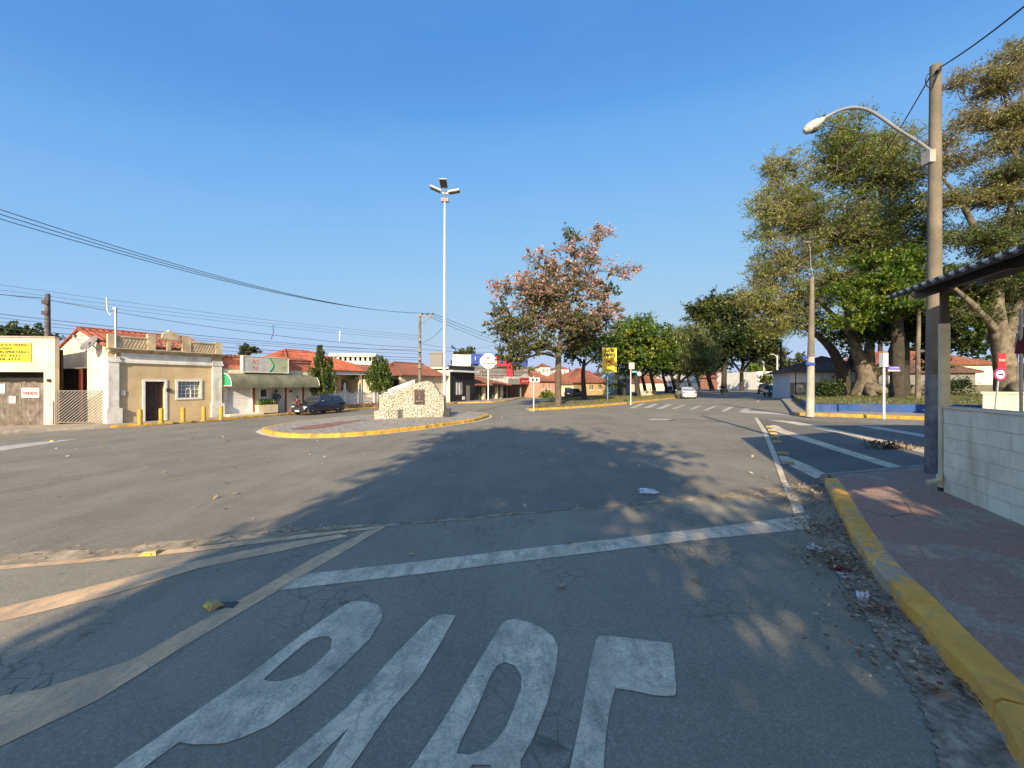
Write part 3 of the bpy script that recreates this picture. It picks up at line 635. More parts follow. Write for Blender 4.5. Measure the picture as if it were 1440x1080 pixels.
# ---- 2 beige house with ornate parapet
fr = FL
t = root_of('beige_house', 'beige single storey house with white pilasters, ornate crumbling parapet and red tiled gable roof', 'house', fr, 0)
uL, uR = fr.u(151.5), fr.u(312.5); zb = fr.g(uL)-.3
zc0, zc1 = fr.z(235, 512.5), fr.z(235, 495)          # underside of the white entablature, cornice
d0, d1 = fr.u(204), fr.u(231.5); dz = fr.z(218, 536.5); w0, w1 = fr.u(250), fr.u(281); wz0, wz1 = fr.z(266, 559), fr.z(266, 536.5)
MB().wall(fr, uL, uR, zb, zc1, [(d0, d1, zb-1, dz), (w0, w1, wz0, wz1)], .3).build('wall', M_beige, t)
# plinth band
mb = MB(); zp = fr.z(185, 586)
mb.fbox(fr, fr.u(170), d0-.13, .002, .04, zb, zp); mb.build('plinth', M_beige, t)
mb = MB()
for pa, pb in ((151, 166.5), (298, 311)):
    a, b_ = fr.u(pa), fr.u(pb); pm = (pa+pb)/2
    mb = MB(); mb.fbox(fr, a, b_, .003, .12, fr.z(pm, 574 if pm < 200 else 567), zc0+.02); mb.fbox(fr, a-.08, b_+.12, .003, .2, zb, fr.z(pm, 574 if pm < 200 else 567)-.003)
    mb.fbox(fr, a-.05, b_+.08, .003, .16, zc0+.023, zc0+.16); mb.fbox(fr, a-.02, b_+.04, .003, .135, zc0+.163, zc0+.34); mb.build('pilaster', M_trim, t)
a, b_ = fr.u(166.9)+.08, fr.u(298)-.06
mb = MB(); mb.fbox(fr, a, b_, .003, .10, zc0, zc0+.13); mb.fbox(fr, a, b_, .003, .06, zc0+.133, zc1-.32); mb.fbox(fr, a, b_, .003, .12, zc1-.317, zc1-.2); mb.build('entablature', M_trim, t)
mb = MB()
for i, o_ in enumerate((.16, .24, .34)): mb.fbox(fr, uL-.02*i, uR+.02*i, .003, o_, zc1-.197+.066*i, zc1-.134+.066*i)
mb.fbox(fr, uL-.1, uR+.1, -.3, .4, zc1+.004, zc1+.05); mb.build('cornice', M_para, t)
# parapet: panels between blocks, openwork scrolls, a stepped crest
zt = fr.z(230, 476); z0 = zc1+.053; mb = MB()
blocks = [fr.u(x) for x in (151.5, 164, 207.5, 218.5, 256, 268, 303, 312)]
ua, ub = blocks[1], blocks[2]
for a, b_ in ((blocks[0], blocks[1]), (blocks[2], blocks[3]), (blocks[4], blocks[5]), (blocks[6], blocks[7])): mb.fbox(fr, a, b_, -.22, .06, z0, zt+.02+(0 if a in (blocks[0], blocks[6]) else .1))
for a, b_ in ((blocks[1], blocks[2]), (blocks[5], blocks[6])):
    mb.fbox(fr, a, b_, -.16, .0, z0, zt-.13); mb.fbox(fr, a, b_, -.2, .05, zt-.127, zt-.04)
    n = 9
    for i in range(n):                                 # low diagonal relief
        c = a+(b_-a)*(i+.5)/n; hh = (zt-.16-z0)
        mb.hexa([fr.p(c-.13, .002, z0+.08), fr.p(c-.07, .002, z0+.08), fr.p(c-.07, .014, z0+.08), fr.p(c-.13, .014, z0+.08)], [fr.p(c+.07, .002, z0+hh-.05), fr.p(c+.13, .002, z0+hh-.05), fr.p(c+.13, .014, z0+hh-.05), fr.p(c+.07, .014, z0+hh-.05)])
a, b_ = blocks[3], blocks[4]
mb.fbox(fr, a, b_, -.16, .0, z0, z0+.07); mb.fbox(fr, a-.1, b_+.1, -.2, .05, zt-.06, zt+.05)
c = (a+b_)/2
for k in (-1, 1):                                      # scrolls with the tiled roof seen through them
    for q in range(2):
        pts = [fr.p(c+k*(.13+.36*q+.17*math.cos(an)*(1-an/11)), -.08, z0+.07+(zt-z0-.15)*.5+.2*math.sin(an)*(1-an/11)) for an in [i*.45 for i in range(15)]]
        mb.tube(pts, .035, 6)
mb.fbox(fr, c-.1, c+.1, -.16, .02, z0+.07, zt-.06)
# crest over the middle
def arch(u0, u1, zb_, ht, o0, o1):
    pts = [fr.p(u0, o0, zb_)]+[fr.p(u0+(u1-u0)*(.5-.5*math.cos(math.pi*i/12)), o0, zb_+ht*math.sin(math.pi*i/12)**.8) for i in range(1, 12)]+[fr.p(u1, o0, zb_)]
    mb.prism(pts, fr.n*(o1-o0))
arch(fr.u(228), fr.u(253), zt+.05, .42, -.18, .03)
mb.ball(fr.p(fr.u(238.5), -.07, zt+.47), .11, 10)
arch(fr.u(207), fr.u(219), zt+.12, .12, -.2, .04); arch(fr.u(255), fr.u(272), zt+.1, .17, -.2, .04)
mb.build('parapet', M_para, t)
# door and window
f = MB()
for a, b_, c0, c1 in ((d0-.12, d0-.001, zb, dz+.12), (d1+.001, d1+.12, zb, dz+.12), (d0-.001, d1+.001, dz, dz+.12)): f.fbox(fr, a, b_, -.1, .04, c0, c1)
dr = MB()
dr.fbox(fr, d0, d1, -.28, -.24, zb, dz); n = 4
for i in range(n):
    for j in range(6):
        a = d0+(d1-d0)*(i+.12)/n; b_ = d0+(d1-d0)*(i+.88)/n; hz = (dz-zb-.4)/6; dr.fbox(fr, a, b_, -.24, -.225, zb+.38+hz*j+.06, zb+.38+hz*(j+1)-.06)
dd = dr.build('door', M_door, t); f.build('frame', M_wht, dd)
f = MB()
for a, b_, c0, c1 in ((w0-.12, w0-.001, wz0-.12, wz1+.12), (w1+.001, w1+.12, wz0-.12, wz1+.12), (w0-.001, w1+.001, wz1, wz1+.12), (w0-.001, w1+.001, wz0-.12, wz0)): f.fbox(fr, a, b_, -.1, .05, c0, c1)
wd = f.build('window', M_wht, t)
MB().fbox(fr, w0, w1, -.22, -.2, wz0, wz1).build('pane', M_glasslt, wd)
mb = MB()
for i in range(1, 5): u = w0+(w1-w0)*i/5; mb.fbox(fr, u-.015, u+.015, -.16, -.135, wz0, wz1)
for i in range(1, 4): z = wz0+(wz1-wz0)*i/4; mb.fbox(fr, w0, w1, -.134, -.11, z-.015, z+.015)
um = (w0+w1)/2; mb.tube([fr.p(um-.14, -.1, wz0+.02), fr.p(um-.14, -.1, wz0+.45), fr.p(um-.08, -.1, wz0+.58), fr.p(um, -.1, wz0+.62), fr.p(um+.08, -.1, wz0+.58), fr.p(um+.14, -.1, wz0+.45), fr.p(um+.14, -.1, wz0+.02)], .018, 6)
mb.build('grille', M_wht, wd)
pbox(MB(), fr, 233.5, 238.5, 546, 551, .003, .09).build('letter_box', M_door, t); pbox(MB(), fr, 169.5, 175.5, 549, 556, .003, .05).build('meter_box', M_trim, t)
# gable end, far walls and roof
bk = 9.0; n_ = fr.n; uR2 = uR-.1
ze = fr.z(151, 486) ; zr = ze+1.15
gp = [fr.p(uL+.02, -.32, zb), fr.p(uL+.02, -bk, zb), fr.p(uL+.02, -bk, ze), fr.p(uL+.02, -bk/2, zr), fr.p(uL+.02, -.32, ze)]
MB().prism(gp, fr.d*.22).build('gable_wall', M_cream2, t)
mb = MB(); mb.fbox(fr, uL+.25, uR2, -bk, -bk+.2, zb, ze-.05); mb.fbox(fr, uR2-.2, uR2, -bk+.2, -.32, zb, ze-.05); mb.build('back_wall', M_cream2, t)
mb = MB()
mb.tiles(fr.p(uL-.12, -.25, ze+.03), fr.p(uR2, -.25, ze+.03), fr.p(uR2, -bk/2, zr+.1), fr.p(uL-.12, -bk/2, zr+.1), .3, .06)
mb.tiles(fr.p(uR2, -bk-.3, ze-.05), fr.p(uL-.12, -bk-.3, ze-.05), fr.p(uL-.12, -bk/2, zr+.1), fr.p(uR2, -bk/2, zr+.1), .3, .06)
mb.tube([fr.p(uL-.14, -bk/2, zr+.14), fr.p(uR2, -bk/2, zr+.14)], .1, 8); mb.build('roof', M_tile, t)
MB().fbox(fr, uL-.02, uL+.018, -.3, -.02, zb, zc1-.25).build('corner_post', M_cream2, t)
# carport shelter against the gable
fg = Fr(fr.p(uL, -9, 0), n_)                            # along the gable towards the street
ca, cb = AT(80, 519, 25.3), AT(115, 519, 23.6)
tt = thing('carport', 'small carport with scalloped sheet roof and dark opening beside the cream gable', 'carport', (ca.x, ca.y, gz(ca.x, ca.y)))
v = (cb-ca); vn = Vector((v.y, -v.x, 0)).normalized(); up = Vector((0, 0, 1)); zt_ = ca.z
mb = MB(); mb.tiles(ca+vn*.25+up*.02, cb+vn*.25+up*.02, cb-vn*.3+up*.1, ca-vn*.3+up*.1, .22, .05, .02); mb.build('roof', M_fib, tt)
for q in (ca, cb-v*.03): MB().box(q.x-.06, q.y-.06, gz(q.x, q.y), q.x+.06, q.y+.06, zt_-.05).build('post', M_maroon, tt)
a = ca-vn*.2; b2 = cb-vn*.2; MB().hexa([Vector((q.x, q.y, -.6)) for q in (a, b2, b2-vn*.1, a-vn*.1)], [Vector((q.x, q.y, zt_+.02)) for q in (a, b2, b2-vn*.1, a-vn*.1)]).build('back_wall', M_dark, tt)  # near-black panel set before the gable, painting in the shade under the carport
# satellite dish on the gable
c = AT(130, 485, 22.6); t = thing('satellite_dish', 'grey satellite dish fixed to the cream gable left of the parapet', 'satellite dish', c)
mb = MB(); mb.lathe(c, [(.02, .0), (.22, .03), (.42, .11), (.52, .18), (.53, .19), (.42, .125), (.22, .045), (.02, .015)], 20, 0, (-.25, -.8, .55)); mb.build('bowl', M_steel, t)
mb = MB(); mb.tube([c+Vector((-.02, -.35, -.2)), c+Vector((-.35, -.6, .4))], .02, 6); mb.tube([c, c+Vector((.35, .1, -.45)), c+Vector((.9, .55, -.9))], .035, 6); mb.build('bracket', M_galv, t); MB().box(c.x-.42, c.y-.66, c.z+.35, c.x-.3, c.y-.54, c.z+.48).build('feed_horn', M_steel, t)
# ---- 3 shop with green-ended awning
t = root_of('shop', 'small cream shop with salmon parapet, long rounded awning and roller shutter, beside the beige house', 'shop', fr, fr.u(314))
uL, uR = fr.u(314), fr.u(437); zb = fr.g(uL)-.3; zt = fr.z(375, 520); zp = fr.z(375, 505)
ops = [(fr.u(319.5), fr.u(354.5), fr.z(336, 582)-.05, fr.z(336, 542)), (fr.u(366), fr.u(376), fr.z(371, 558), fr.z(371, 547.5)), (fr.u(384), fr.u(400), zb-1, fr.z(392, 542)), (fr.u(413), fr.u(424), zb-1, fr.z(418, 542))]
MB().wall(fr, uL, uR, zb, zt, ops, .2).build('wall', M_cream2, t)
mb = MB(); mb.fbox(fr, uL, uR, -.22, .05, zt+.003, zt+.16); mb.fbox(fr, uL, uR, -.2, .0, zt+.163, zp-.16); mb.fbox(fr, uL, uR, -.24, .08, zp-.157, zp); mb.build('parapet', M_salmon, t)
mb = MB(); mb.tiles(fr.p(uL, .12, zp+.01), fr.p(uR, .12, zp+.01), fr.p(uR, -.4, zp+.17), fr.p(uL, -.4, zp+.17), .26, .06); mb.build('tile_coping', M_tileold, t)
mb = MB(); mb.fbox(fr, uL, uR, -6.2, -6, zb, zt); mb.fbox(fr, uL, uL+.2, -6, -.22, zb, zt); mb.fbox(fr, uR-.2, uR, -6, -.22, zb, zt); mb.fbox(fr, uL+.2, uR-.2, -6, -.22, zt-.2, zt-.05); mb.build('back_wall', M_cream2, t)
a, b_, c0, c1 = ops[0]; mb = MB(); z = c0
while z < c1: mb.hexa([fr.p(a, -.12, z), fr.p(b_, -.12, z), fr.p(b_, -.16, z), fr.p(a, -.16, z)], [fr.p(a, -.15, z+.1), fr.p(b_, -.15, z+.1), fr.p(b_, -.17, z+.1), fr.p(a, -.17, z+.1)]); z += .103
mb.build('roller_shutter', M_wht, t)
a, b_, c0, c1 = ops[1]; wd = MB().fbox(fr, a, b_, -.14, -.12, c0, c1).build('window', M_glass, t)
mb = MB(); 
for q in ((a-.06, a-.001, c0-.06, c1+.06), (b_+.001, b_+.06, c0-.06, c1+.06), (a-.001, b_+.001, c1, c1+.06), (a-.001, b_+.001, c0-.06, c0)): mb.fbox(fr, q[0], q[1], -.08, .03, q[2], q[3])
mb.build('frame', M_wht, wd)
for a, b_, c0, c1 in ops[2:]:
    dd = MB().fbox(fr, a, b_, -.17, -.13, zb, c1).build('door', M_white, t); MB().lathe(fr.p(b_-.1, -.13, zb+1.3), [(.03, 0), (.03, .05), (.02, .07)], 8, 0, fr.n).build('handle', M_galv, dd)
mb = MB()
for px in (355.5, 400.5, 425): a = fr.u(px); mb.fbox(fr, a, a+.12, .003, .05, zb, fr.z(px, 541.5))
mb.build('pillar', M_maroon, t)
pbox(MB(), fr, 406.5, 411, 549, 551.5, .003, .03).build('number_plate', M_maroon, t)
mb = MB(); a, b_ = fr.u(314.5), fr.u(363); mb.fbox(fr, a, b_, .0, .75, zb, fr.g(a)+.27); mb.build('step', M_cream2, t)
# awning
ua, ub = fr.u(314.5), fr.u(437.5); za = fr.z(375, 526.5); pj = 1.05; dr = fr.z(375, 526.5)-fr.z(375, 541.5)+.05; mb = MB(); prof = []
for i in range(11): an = math.pi/2*i/10; prof.append((pj*math.sin(an)**.9, za-dr*(1-math.cos(an))))
for q in range(10): 
    (o0, z0), (o1, z1) = prof[q], prof[q+1]; mb.hexa([fr.p(ua, o0, z0), fr.p(ub, o0, z0), fr.p(ub, o1, z1), fr.p(ua, o1, z1)][::-1], [fr.p(ua, o0, z0+.02), fr.p(ub, o0, z0+.02), fr.p(ub, o1, z1+.02), fr.p(ua, o1, z1+.02)][::-1])
mb.fbox(fr, ua, ub, pj-.02, pj+.005, za-dr-.13, za-dr-.001)
M_awn = mat('weathered_awning', (.19, .185, .12), .85, .25, 1.3, stain=(.08, .12, .07), st_amt=.7, bmp=.2); M_green = mat('green_vinyl', (.035, .33, .16), .6, .15, 2); 
aw = mb.build('awning', M_awn, t, smooth=False)
mb = MB()
for uu in (ua+.015, ub-.04): mb.prism([fr.p(uu, 0.004, za-dr)]+[fr.p(uu, max(.004, o_), z_-.004) for o_, z_ in prof], fr.d*.02)
mb.build('end_panel', M_green, aw)
mb = MB()
for uu in (ua-.012, ub+.012): mb.tube([fr.p(uu, max(.01, o_), z_+.01) for o_, z_ in prof], .03, 6); mb.tube([fr.p(uu, .01, za-dr), fr.p(uu, pj, za-dr)], .03, 6)
mb.build('awning_frame', M_wht, aw)
tt, u0, u1, z0, z1, o = sign('shop_sign', 'long pale shop sign box with red symbols and green arc above the rounded awning', fr, 337.5, 400.5, 503, 523.5, .12, mat('greyed_sign_face', (.52, .52, .49), .7, .12, 2, stain=(.4, .38, .32)), 'sign', .3)
hz = z1-z0
mb = MB(); 
for q in ((u0-.05, u0, z0-.05, z1+.05), (u1, u1+.05, z0-.05, z1+.05), (u0, u1, z1, z1+.05), (u0, u1, z0-.05, z0)): mb.fbox(fr, q[0], q[1], .1, o+.03, q[2], q[3])
mb.build('frame', M_cream2, tt)
mb = MB(); mb.fbox(fr, u0+(u1-u0)*.58, u1-.01, o+.002, o+.006, z0+.01, z1-.01); mb.build('pale_green_field', mat('pale_green_vinyl', (.42, .46, .30), .6, .1, 2), tt)
mb = MB(); mb.tube([fr.p(u0+(u1-u0)*(.55+.09*math.sin(math.pi*i/12)), o+.01, z0+.02+(hz-.04)*i/12) for i in range(13)], .04, 6); mb.build('green_arc', M_green, tt)
M_or = paint('orange_red_vinyl', (.60, .11, .06), .5, .1)
letters(tt, 'RS', fr, u0+(u1-u0)*.26, z1-hz*.35, hz*.42, (u1-u0)*.13, o+.002, M_or); letters(tt, 'RJS', fr, u0+(u1-u0)*.26, z0+hz*.26, hz*.3, (u1-u0)*.13, o+.002, M_or)
letters(tt, 'Nº', fr, u1-(u1-u0)*.1, z0+hz*.35, hz*.14, (u1-u0)*.04, o+.008, M_ink)
# flower box under the little window
u0, u1 = fr.u(358), fr.u(385); zz = fr.g(u0)+.13; z1 = fr.z(371, 569); z0 = fr.z(371, 578)
tt = thing('flower_box', 'cream masonry flower box of low green plants under the shop\'s small window', 'planter', fr.p(u0, .3, zz))
mb = MB(); mb.fbox(fr, u0, u1, .004, .55, z0-.12, z1); mb.build('box', M_cream, tt)
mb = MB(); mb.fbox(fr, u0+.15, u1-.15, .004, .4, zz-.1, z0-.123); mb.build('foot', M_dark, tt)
BOXPLANT = (tt, fr, u0, u1, z1)
# ---- 4 house with red hip roof and porch
frs = fr.moved(-3.6); t = root_of('porch_house', 'cream house with bright red hip roof and open columned porch behind the white picket fence', 'house', frs, frs.u(430))
uL, uR = frs.u(405), frs.u(523); zb = frs.g(uL)-.3; ze = frs.z(496, 527); zf = frs.z(496, 522)
fb = frs.moved(-2.6)
MB().wall(fb, uL, uR, zb, zf-.1, [(fb.u(526), fb.u(534), zb+1.2, zf-.9), (fb.u(480), fb.u(488), zb+1.1, zf-.8), (fb.u(458), fb.u(466), zb+.2, zf-.8)], .2).build('wall', M_cream, t)
mb = MB(); mb.fbox(frs, uL, uR, -9, -8.8, zb, ze); mb.fbox(frs, uL, uL+.2, -8.8, -2.81, zb, ze); mb.fbox(frs, uR-.2, uR, -8.8, -2.81, zb, ze); mb.build('back_wall', M_cream, t)
MB().fbox(frs, uL, uR, -9, .15, zb, frs.g(uL)+.35).build('floor', M_plinth, t)
for px in (443, 470.5, 507.5): a = frs.u(px); mb = MB(); mb.fbox(frs, a-.13, a+.13, -.26, 0, zb, ze); mb.fbox(frs, a-.18, a+.18, -.31, .05, ze-.15, ze-.02); mb.build('column', M_cream, t)
MB().fbox(frs, uL, uR, -2.6, .3, ze+.0, zf).build('fascia', M_wht, t)
zr = zf+2.0; A, Bq, C_, D_ = frs.p(uL-.2, .5, zf+.01), frs.p(uR+.3, .5, zf+.01), frs.p(uR+.3, -9.3, zf+.01), frs.p(uL-.2, -9.3, zf+.01)
um = frs.u(385)+1.0; R1, R2 = frs.p(uL+2.4, -4.4, zr), frs.p(uR-4.4, -4.4, zr)
mb = MB(); mb.tiles(A, Bq, R2, R1, .3, .06); mb.tiles(Bq, C_, R2+Vector((0, .02, 0)), R2, .3, .06); mb.tiles(C_, D_, R1, R2, .3, .06); mb.tiles(D_, A, R1, R1+Vector((0, -.02, 0)), .3, .06)
for p, q in ((R1, R2), (R2, Bq), (R2, C_), (R1, A), (R1, D_)): mb.tube([p+Vector((0, 0, .06)), q+Vector((0, 0, .06))], .1, 6)
mb.build('roof', M_tile, t)
# picket fence on a low wall
t = root_of('picket_fence', 'white picket fence with taller posts and sagging top in front of the porch house', 'fence', fr, fr.u(440))
ua, ub = fr.u(436), fr.u(545); zz = fr.g(ua)
mb = MB(); 
for i in range(8): a = ua+(ub-ua)*i/8; b_ = ua+(ub-ua)*(i+1)/8; mb.fbox(fr, a, b_-.004, -.15, .1, fr.g(a)-.2, fr.g(a)+.5)
mb.build('base_wall', mat('orange_stone_wall', (.48, .26, .12), .9, .4, 5, stain=(.62, .55, .42), st_amt=.8, bmp=.7, fine=12), t)
n = 5
for i in range(n+1): a = ua+(ub-ua)*i/n; mb = MB(); mb.fbox(fr, a-.07, a+.07, -.1, .04, fr.g(a)+.3, fr.g(a)+2.3); mb.ball(fr.p(a, -.03, fr.g(a)+2.36), .09, 8); mb.build('post', M_wht, t)
mb = MB()
for i in range(n):
    for k in range(1, 14):
        f_ = k/14; a = ua+(ub-ua)*(i+f_)/n; top = fr.g(a)+1.95-.45*math.sin(math.pi*f_); mb.fbox(fr, a-.035, a+.035, -.05, -.02, fr.g(a)+.52, top)
    for hh in (.62, 1.35): a = ua+(ub-ua)*i/n+.08; b_ = ua+(ub-ua)*(i+1)/n-.08; z = fr.g((a+b_)/2)+hh; mb.fbox(fr, a, b_, -.08, -.052, z, z+.06)
mb.build('pickets', M_wht, t)
# ---- 5 long pale house with old tiles
t = root_of('tiled_house', 'long pale yellow house with old brown tile roof behind the stone monument', 'house', fr, fr.u(560))
uL, uR = fr.u(546), fr.u(627); zb = fr.g(uL)-.4; ze = fr.z(590, 530); zlow = fr.z(553, 531.5)
mb = MB(); um = fr.u(563.5); zw = fr.z(563, 527.5)
MB().wall(fr, um, uR, zb, zw, [(fr.u(571), fr.u(579), zb+1.6, zw-.75), (fr.u(601), fr.u(608), zb+1.6, zw-.75)], .25).build('wall', M_cream, t)
frl = fr.moved(-1.5); MB().wall(frl, uL, um, zb, fr.z(553, 533), [(frl.u(549), frl.u(556), zb+1.4, zb+2.6)], .25).build('wing_wall', M_cream, t)
mb = MB(); mb.fbox(fr, uL, uR, -8, -7.8, zb, zlow); mb.fbox(fr, uR-.2, uR, -7.8, -.26, zb, zw-.1); mb.fbox(fr, uL, uL+.2, -7.8, -1.76, zb, zlow-.1); mb.build('back_wall', M_cream, t)
for a, b_ in ((571, 579), (601, 608)):
    a, b_ = fr.u(a), fr.u(b_); f = MB().fbox(fr, a, b_, -.18, -.14, zb+1.6, zw-.75).build('window', M_door, t); MB().fbox(fr, a-.08, b_+.08, .002, .08, zb+1.5, zb+1.597).build('sill', M_trim, f)
mb = MB()
zr = fr.z(590, 512.5, -3.5)
mb.tiles(fr.p(um-.3, .5, zw-.02), fr.p(uR, .5, zw-.02), fr.p(uR, -3.6, zr), fr.p(um+2.5, -3.6, zr), .3, .06); mb.tiles(fr.p(um-.3, -8.2, zw-.02), fr.p(um-.3, .5, zw-.02), fr.p(um+2.5, -3.6, zr), fr.p(um+2.5, -3.65, zr), .3, .06); mb.tiles(fr.p(uR, -8.2, zw-.02), fr.p(um-.3, -8.2, zw-.02), fr.p(um+2.5, -3.65, zr), fr.p(uR, -3.65, zr), .3, .06)
mb.tube([fr.p(um+2.5, -3.6, zr+.08), fr.p(uR, -3.6, zr+.08)], .1, 6); mb.tube([fr.p(um+2.5, -3.6, zr+.08), fr.p(um-.3, .5, zw+.05)], .1, 6)
zl2 = fr.z(553, 515, -4); mb.tiles(frl.p(uL-.3, .4, zlow), frl.p(um+.3, .4, zlow), frl.p(um+.3, -3.3, zl2), frl.p(uL-.3, -3.3, zl2), .3, .06); mb.tiles(frl.p(um+.3, -6.6, zlow), frl.p(uL-.3, -6.6, zlow), frl.p(uL-.3, -3.35, zl2), frl.p(um+.3, -3.35, zl2), .3, .06)
mb.build('roof', M_tileold, t)
# ---- 6 black-fronted shop
t = root_of('narrow_shop', 'narrow flat roofed shop with black front, white ledge and pale window', 'shop', fr, fr.u(632))
uL, uR = fr.u(628), fr.u(663); zb = fr.g(uL)-.4; zt = fr.z(645, 515)
fp = fr.moved(.5)
MB().wall(fp, uL, uR, zb, zt, [(fp.u(639.5)-0, fp.u(651), fp.z(645, 555), fp.z(645, 536.5))], .2).build('front_wall', M_black, t)
mb = MB(); mb.fbox(fp, uL, uR, -8, -7.8, zb, zt-.02); mb.fbox(fp, uL-.12, uL-.003, -7.8, .05, zb, zt-.6); mb.fbox(fp, uR-.2, uR, -7.8, -.21, zb, zt-.02); mb.fbox(fp, uL, uR-.2, -7.8, -.21, zt-.4, zt-.2); mb.build('side_wall', M_cream2, t)
mb = MB(); mb.fbox(fp, uL-.3, uR+.3, .003, .6, fp.z(645, 523.5), fp.z(645, 521)); mb.build('ledge', M_wht, t)
wd = MB().fbox(fp, fp.u(639.5), fp.u(651), -.15, -.12, fp.z(645, 555), fp.z(645, 536.5)).build('window', M_glasslt, t)
mb = MB()
for i in range(1, 3): a = fp.u(639.5)+(fp.u(651)-fp.u(639.5))*i/3; mb.fbox(fp, a-.03, a+.03, -.119, -.09, fp.z(645, 555), fp.z(645, 536.5))
mb.build('mullion', M_wht, wd)
pbox(MB(), fp, 650, 653.5, 557.5, 562, .003, .04).build('poster', M_wht, t); pbox(MB(), fp, 656, 660.5, 542, 566, .003, .05).build('door', M_steel, t)
# ---- 7 low tiled shop with columns
t = root_of('low_tiled_shop', 'low shop with sloping red tile roof, cream columns and dark glass between them', 'shop', fr, fr.u(664))
uL, uR = fr.u(664.5), fr.u(711); zb = fr.g(uL)-.4; ze = fr.z(690, 543.5)
for px in (665, 681.5, 699.5, 706.5): a = fr.u(px); MB().fbox(fr, a-.22, a+.22, -.35, 0, zb, ze).build('column', M_cream, t)
MB().fbox(fr, uL, uR, -.6, -.4, zb, ze).build('shopfront', M_glass, t)
mb = MB(); mb.fbox(fr, uL, uR, -8, -7.8, zb, ze); mb.fbox(fr, uL, uL+.2, -7.8, -.61, zb, ze); mb.fbox(fr, uR-.2, uR, -7.8, -.61, zb, ze); mb.build('back_wall', M_cream, t)
MB().fbox(fr, uL-.2, uR+.4, -.1, .55, ze+.003, ze+.14).build('fascia', M_door, t)
zr = fr.z(668, 526, -4); mb = MB(); mb.tiles(fr.p(uL-.2, .7, ze+.15), fr.p(uR+.5, .7, ze+.15), fr.p(uL+2, -4, zr), fr.p(uL-.2, -4, zr), .3, .06); mb.tiles(fr.p(uR+.5, .7, ze+.15), fr.p(uR+.5, -8.3, ze+.15), fr.p(uL+2, -4.05, zr), fr.p(uL+2, -4, zr), .3, .06); mb.tiles(fr.p(uR+.5, -8.3, ze+.15), fr.p(uL-.2, -8.3, ze+.15), fr.p(uL-.2, -4.05, zr), fr.p(uL+2, -4.05, zr), .3, .06)
mb.tube([fr.p(uL+2, -4, zr+.06), fr.p(uR+.5, .7, ze+.2)], .12, 6, 0); mb.build('roof', M_tileold, t)
# ---- 8 dark open canopy
t = root_of('canopy', 'wide open shelter with flat roof and deep dark interior right of the low tiled shop', 'shelter', fr, fr.u(712))
uL, uR = fr.u(712.5), fr.u(754); zb = fr.g(uL)-.5; ze = fr.z(735, 540.5); z1 = fr.z(735, 533)
MB().fbox(fr, uL, uR, -9, .3, ze, z1).build('roof', M_fib, t)
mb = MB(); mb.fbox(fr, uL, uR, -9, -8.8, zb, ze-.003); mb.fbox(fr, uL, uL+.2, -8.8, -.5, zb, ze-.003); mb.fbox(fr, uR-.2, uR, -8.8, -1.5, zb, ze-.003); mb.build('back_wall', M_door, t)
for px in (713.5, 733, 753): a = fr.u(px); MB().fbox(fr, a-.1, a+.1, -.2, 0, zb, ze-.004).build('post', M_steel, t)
tt, u0, u1, z0, z1, o = sign('shop_sign', 'red and white board standing above the dark open shelter', fr, 728.5, 743.5, 531.5, 540, .31, M_red, 'sign', .06)
letters(tt, 'BAR', fr, (u0+u1)/2, z0+(z1-z0)*.45, (z1-z0)*.5, (u1-u0)*.7, o+.002, M_wht)
mb = MB(); mb.prism([fr.p(u0-.8, .32, z1+.01), fr.p(u1+.8, .32, z1+.01), fr.p((u0+u1)/2, .32, z1+.7)], fr.n*.05); mb.build('gable_board', M_wht, tt)
# ---- 9 store with blue and red fascia, behind
fs = Fr(AT(636, 541, 66)*1.0, (.97, .25)); fs.O.z = 0
t = root_of('store', 'large store with white, blue and red fascia boxes rising behind the low tiled shop', 'store', fs, 0)
M_bluep = paint('blue_fascia', (.03, .07, .35), .5, .2); M_redp2 = paint('red_fascia', (.55, .03, .045), .5, .2)
a, b_ = fs.u(636), fs.u(742); zb = -1.5
MB().fbox(fs, a, b_, -14, -.1, zb, fs.z(690, 516)).build('wall', mat('grey_block_wall', (.17, .16, .16), .9, .25, 1.5), t)
def fas(p0, p1, yt, yb, m, o=.6, nm='fascia'): MB().fbox(fs, fs.u(p0), fs.u(p1)-.01, -.09, o, fs.z((p0+p1)/2, yb), fs.z((p0+p1)/2, yt)).build(nm, m, t)
fas(636, 661.5, 499, 515, M_white); fas(661.5, 678, 498, 512, M_bluep, .9); fas(678, 696, 499, 514, M_bluep, .62); fas(696, 719, 500, 515, M_redp2, .7); fas(719, 741, 502, 514, M_bluep, .62)
fas(712.5, 719.5, 515.2, 531, M_redp2, .75, 'red_pillar'); MB().fbox(fs, fs.u(702), fs.u(707), .702, .73, fs.z(704, 512), fs.z(704, 503)).build('blue_panel', M_bluep, t)
mb = MB(); text_mb('l', .9, lambda x, y, d: fs.p(fs.u(667)+x, .902+d, fs.z(667, 505)+y), mb, .01); mb.build('lettering', M_wht, t)
mb = MB()
for i in range(9): u = a+(b_-a)*i/8; mb.fbox(fs, u-.08, u+.08, -.099, .02, zb, fs.z(690, 516.2))
for i in range(4): z = fs.z(690, 516+5*i+1); mb.fbox(fs, a, b_, .021, .08, z-.06, z+.06)
mb.build('lattice', M_steel, t)
fas(706, 727, 530, 541, M_glasslt, 1.2, 'glass_front')
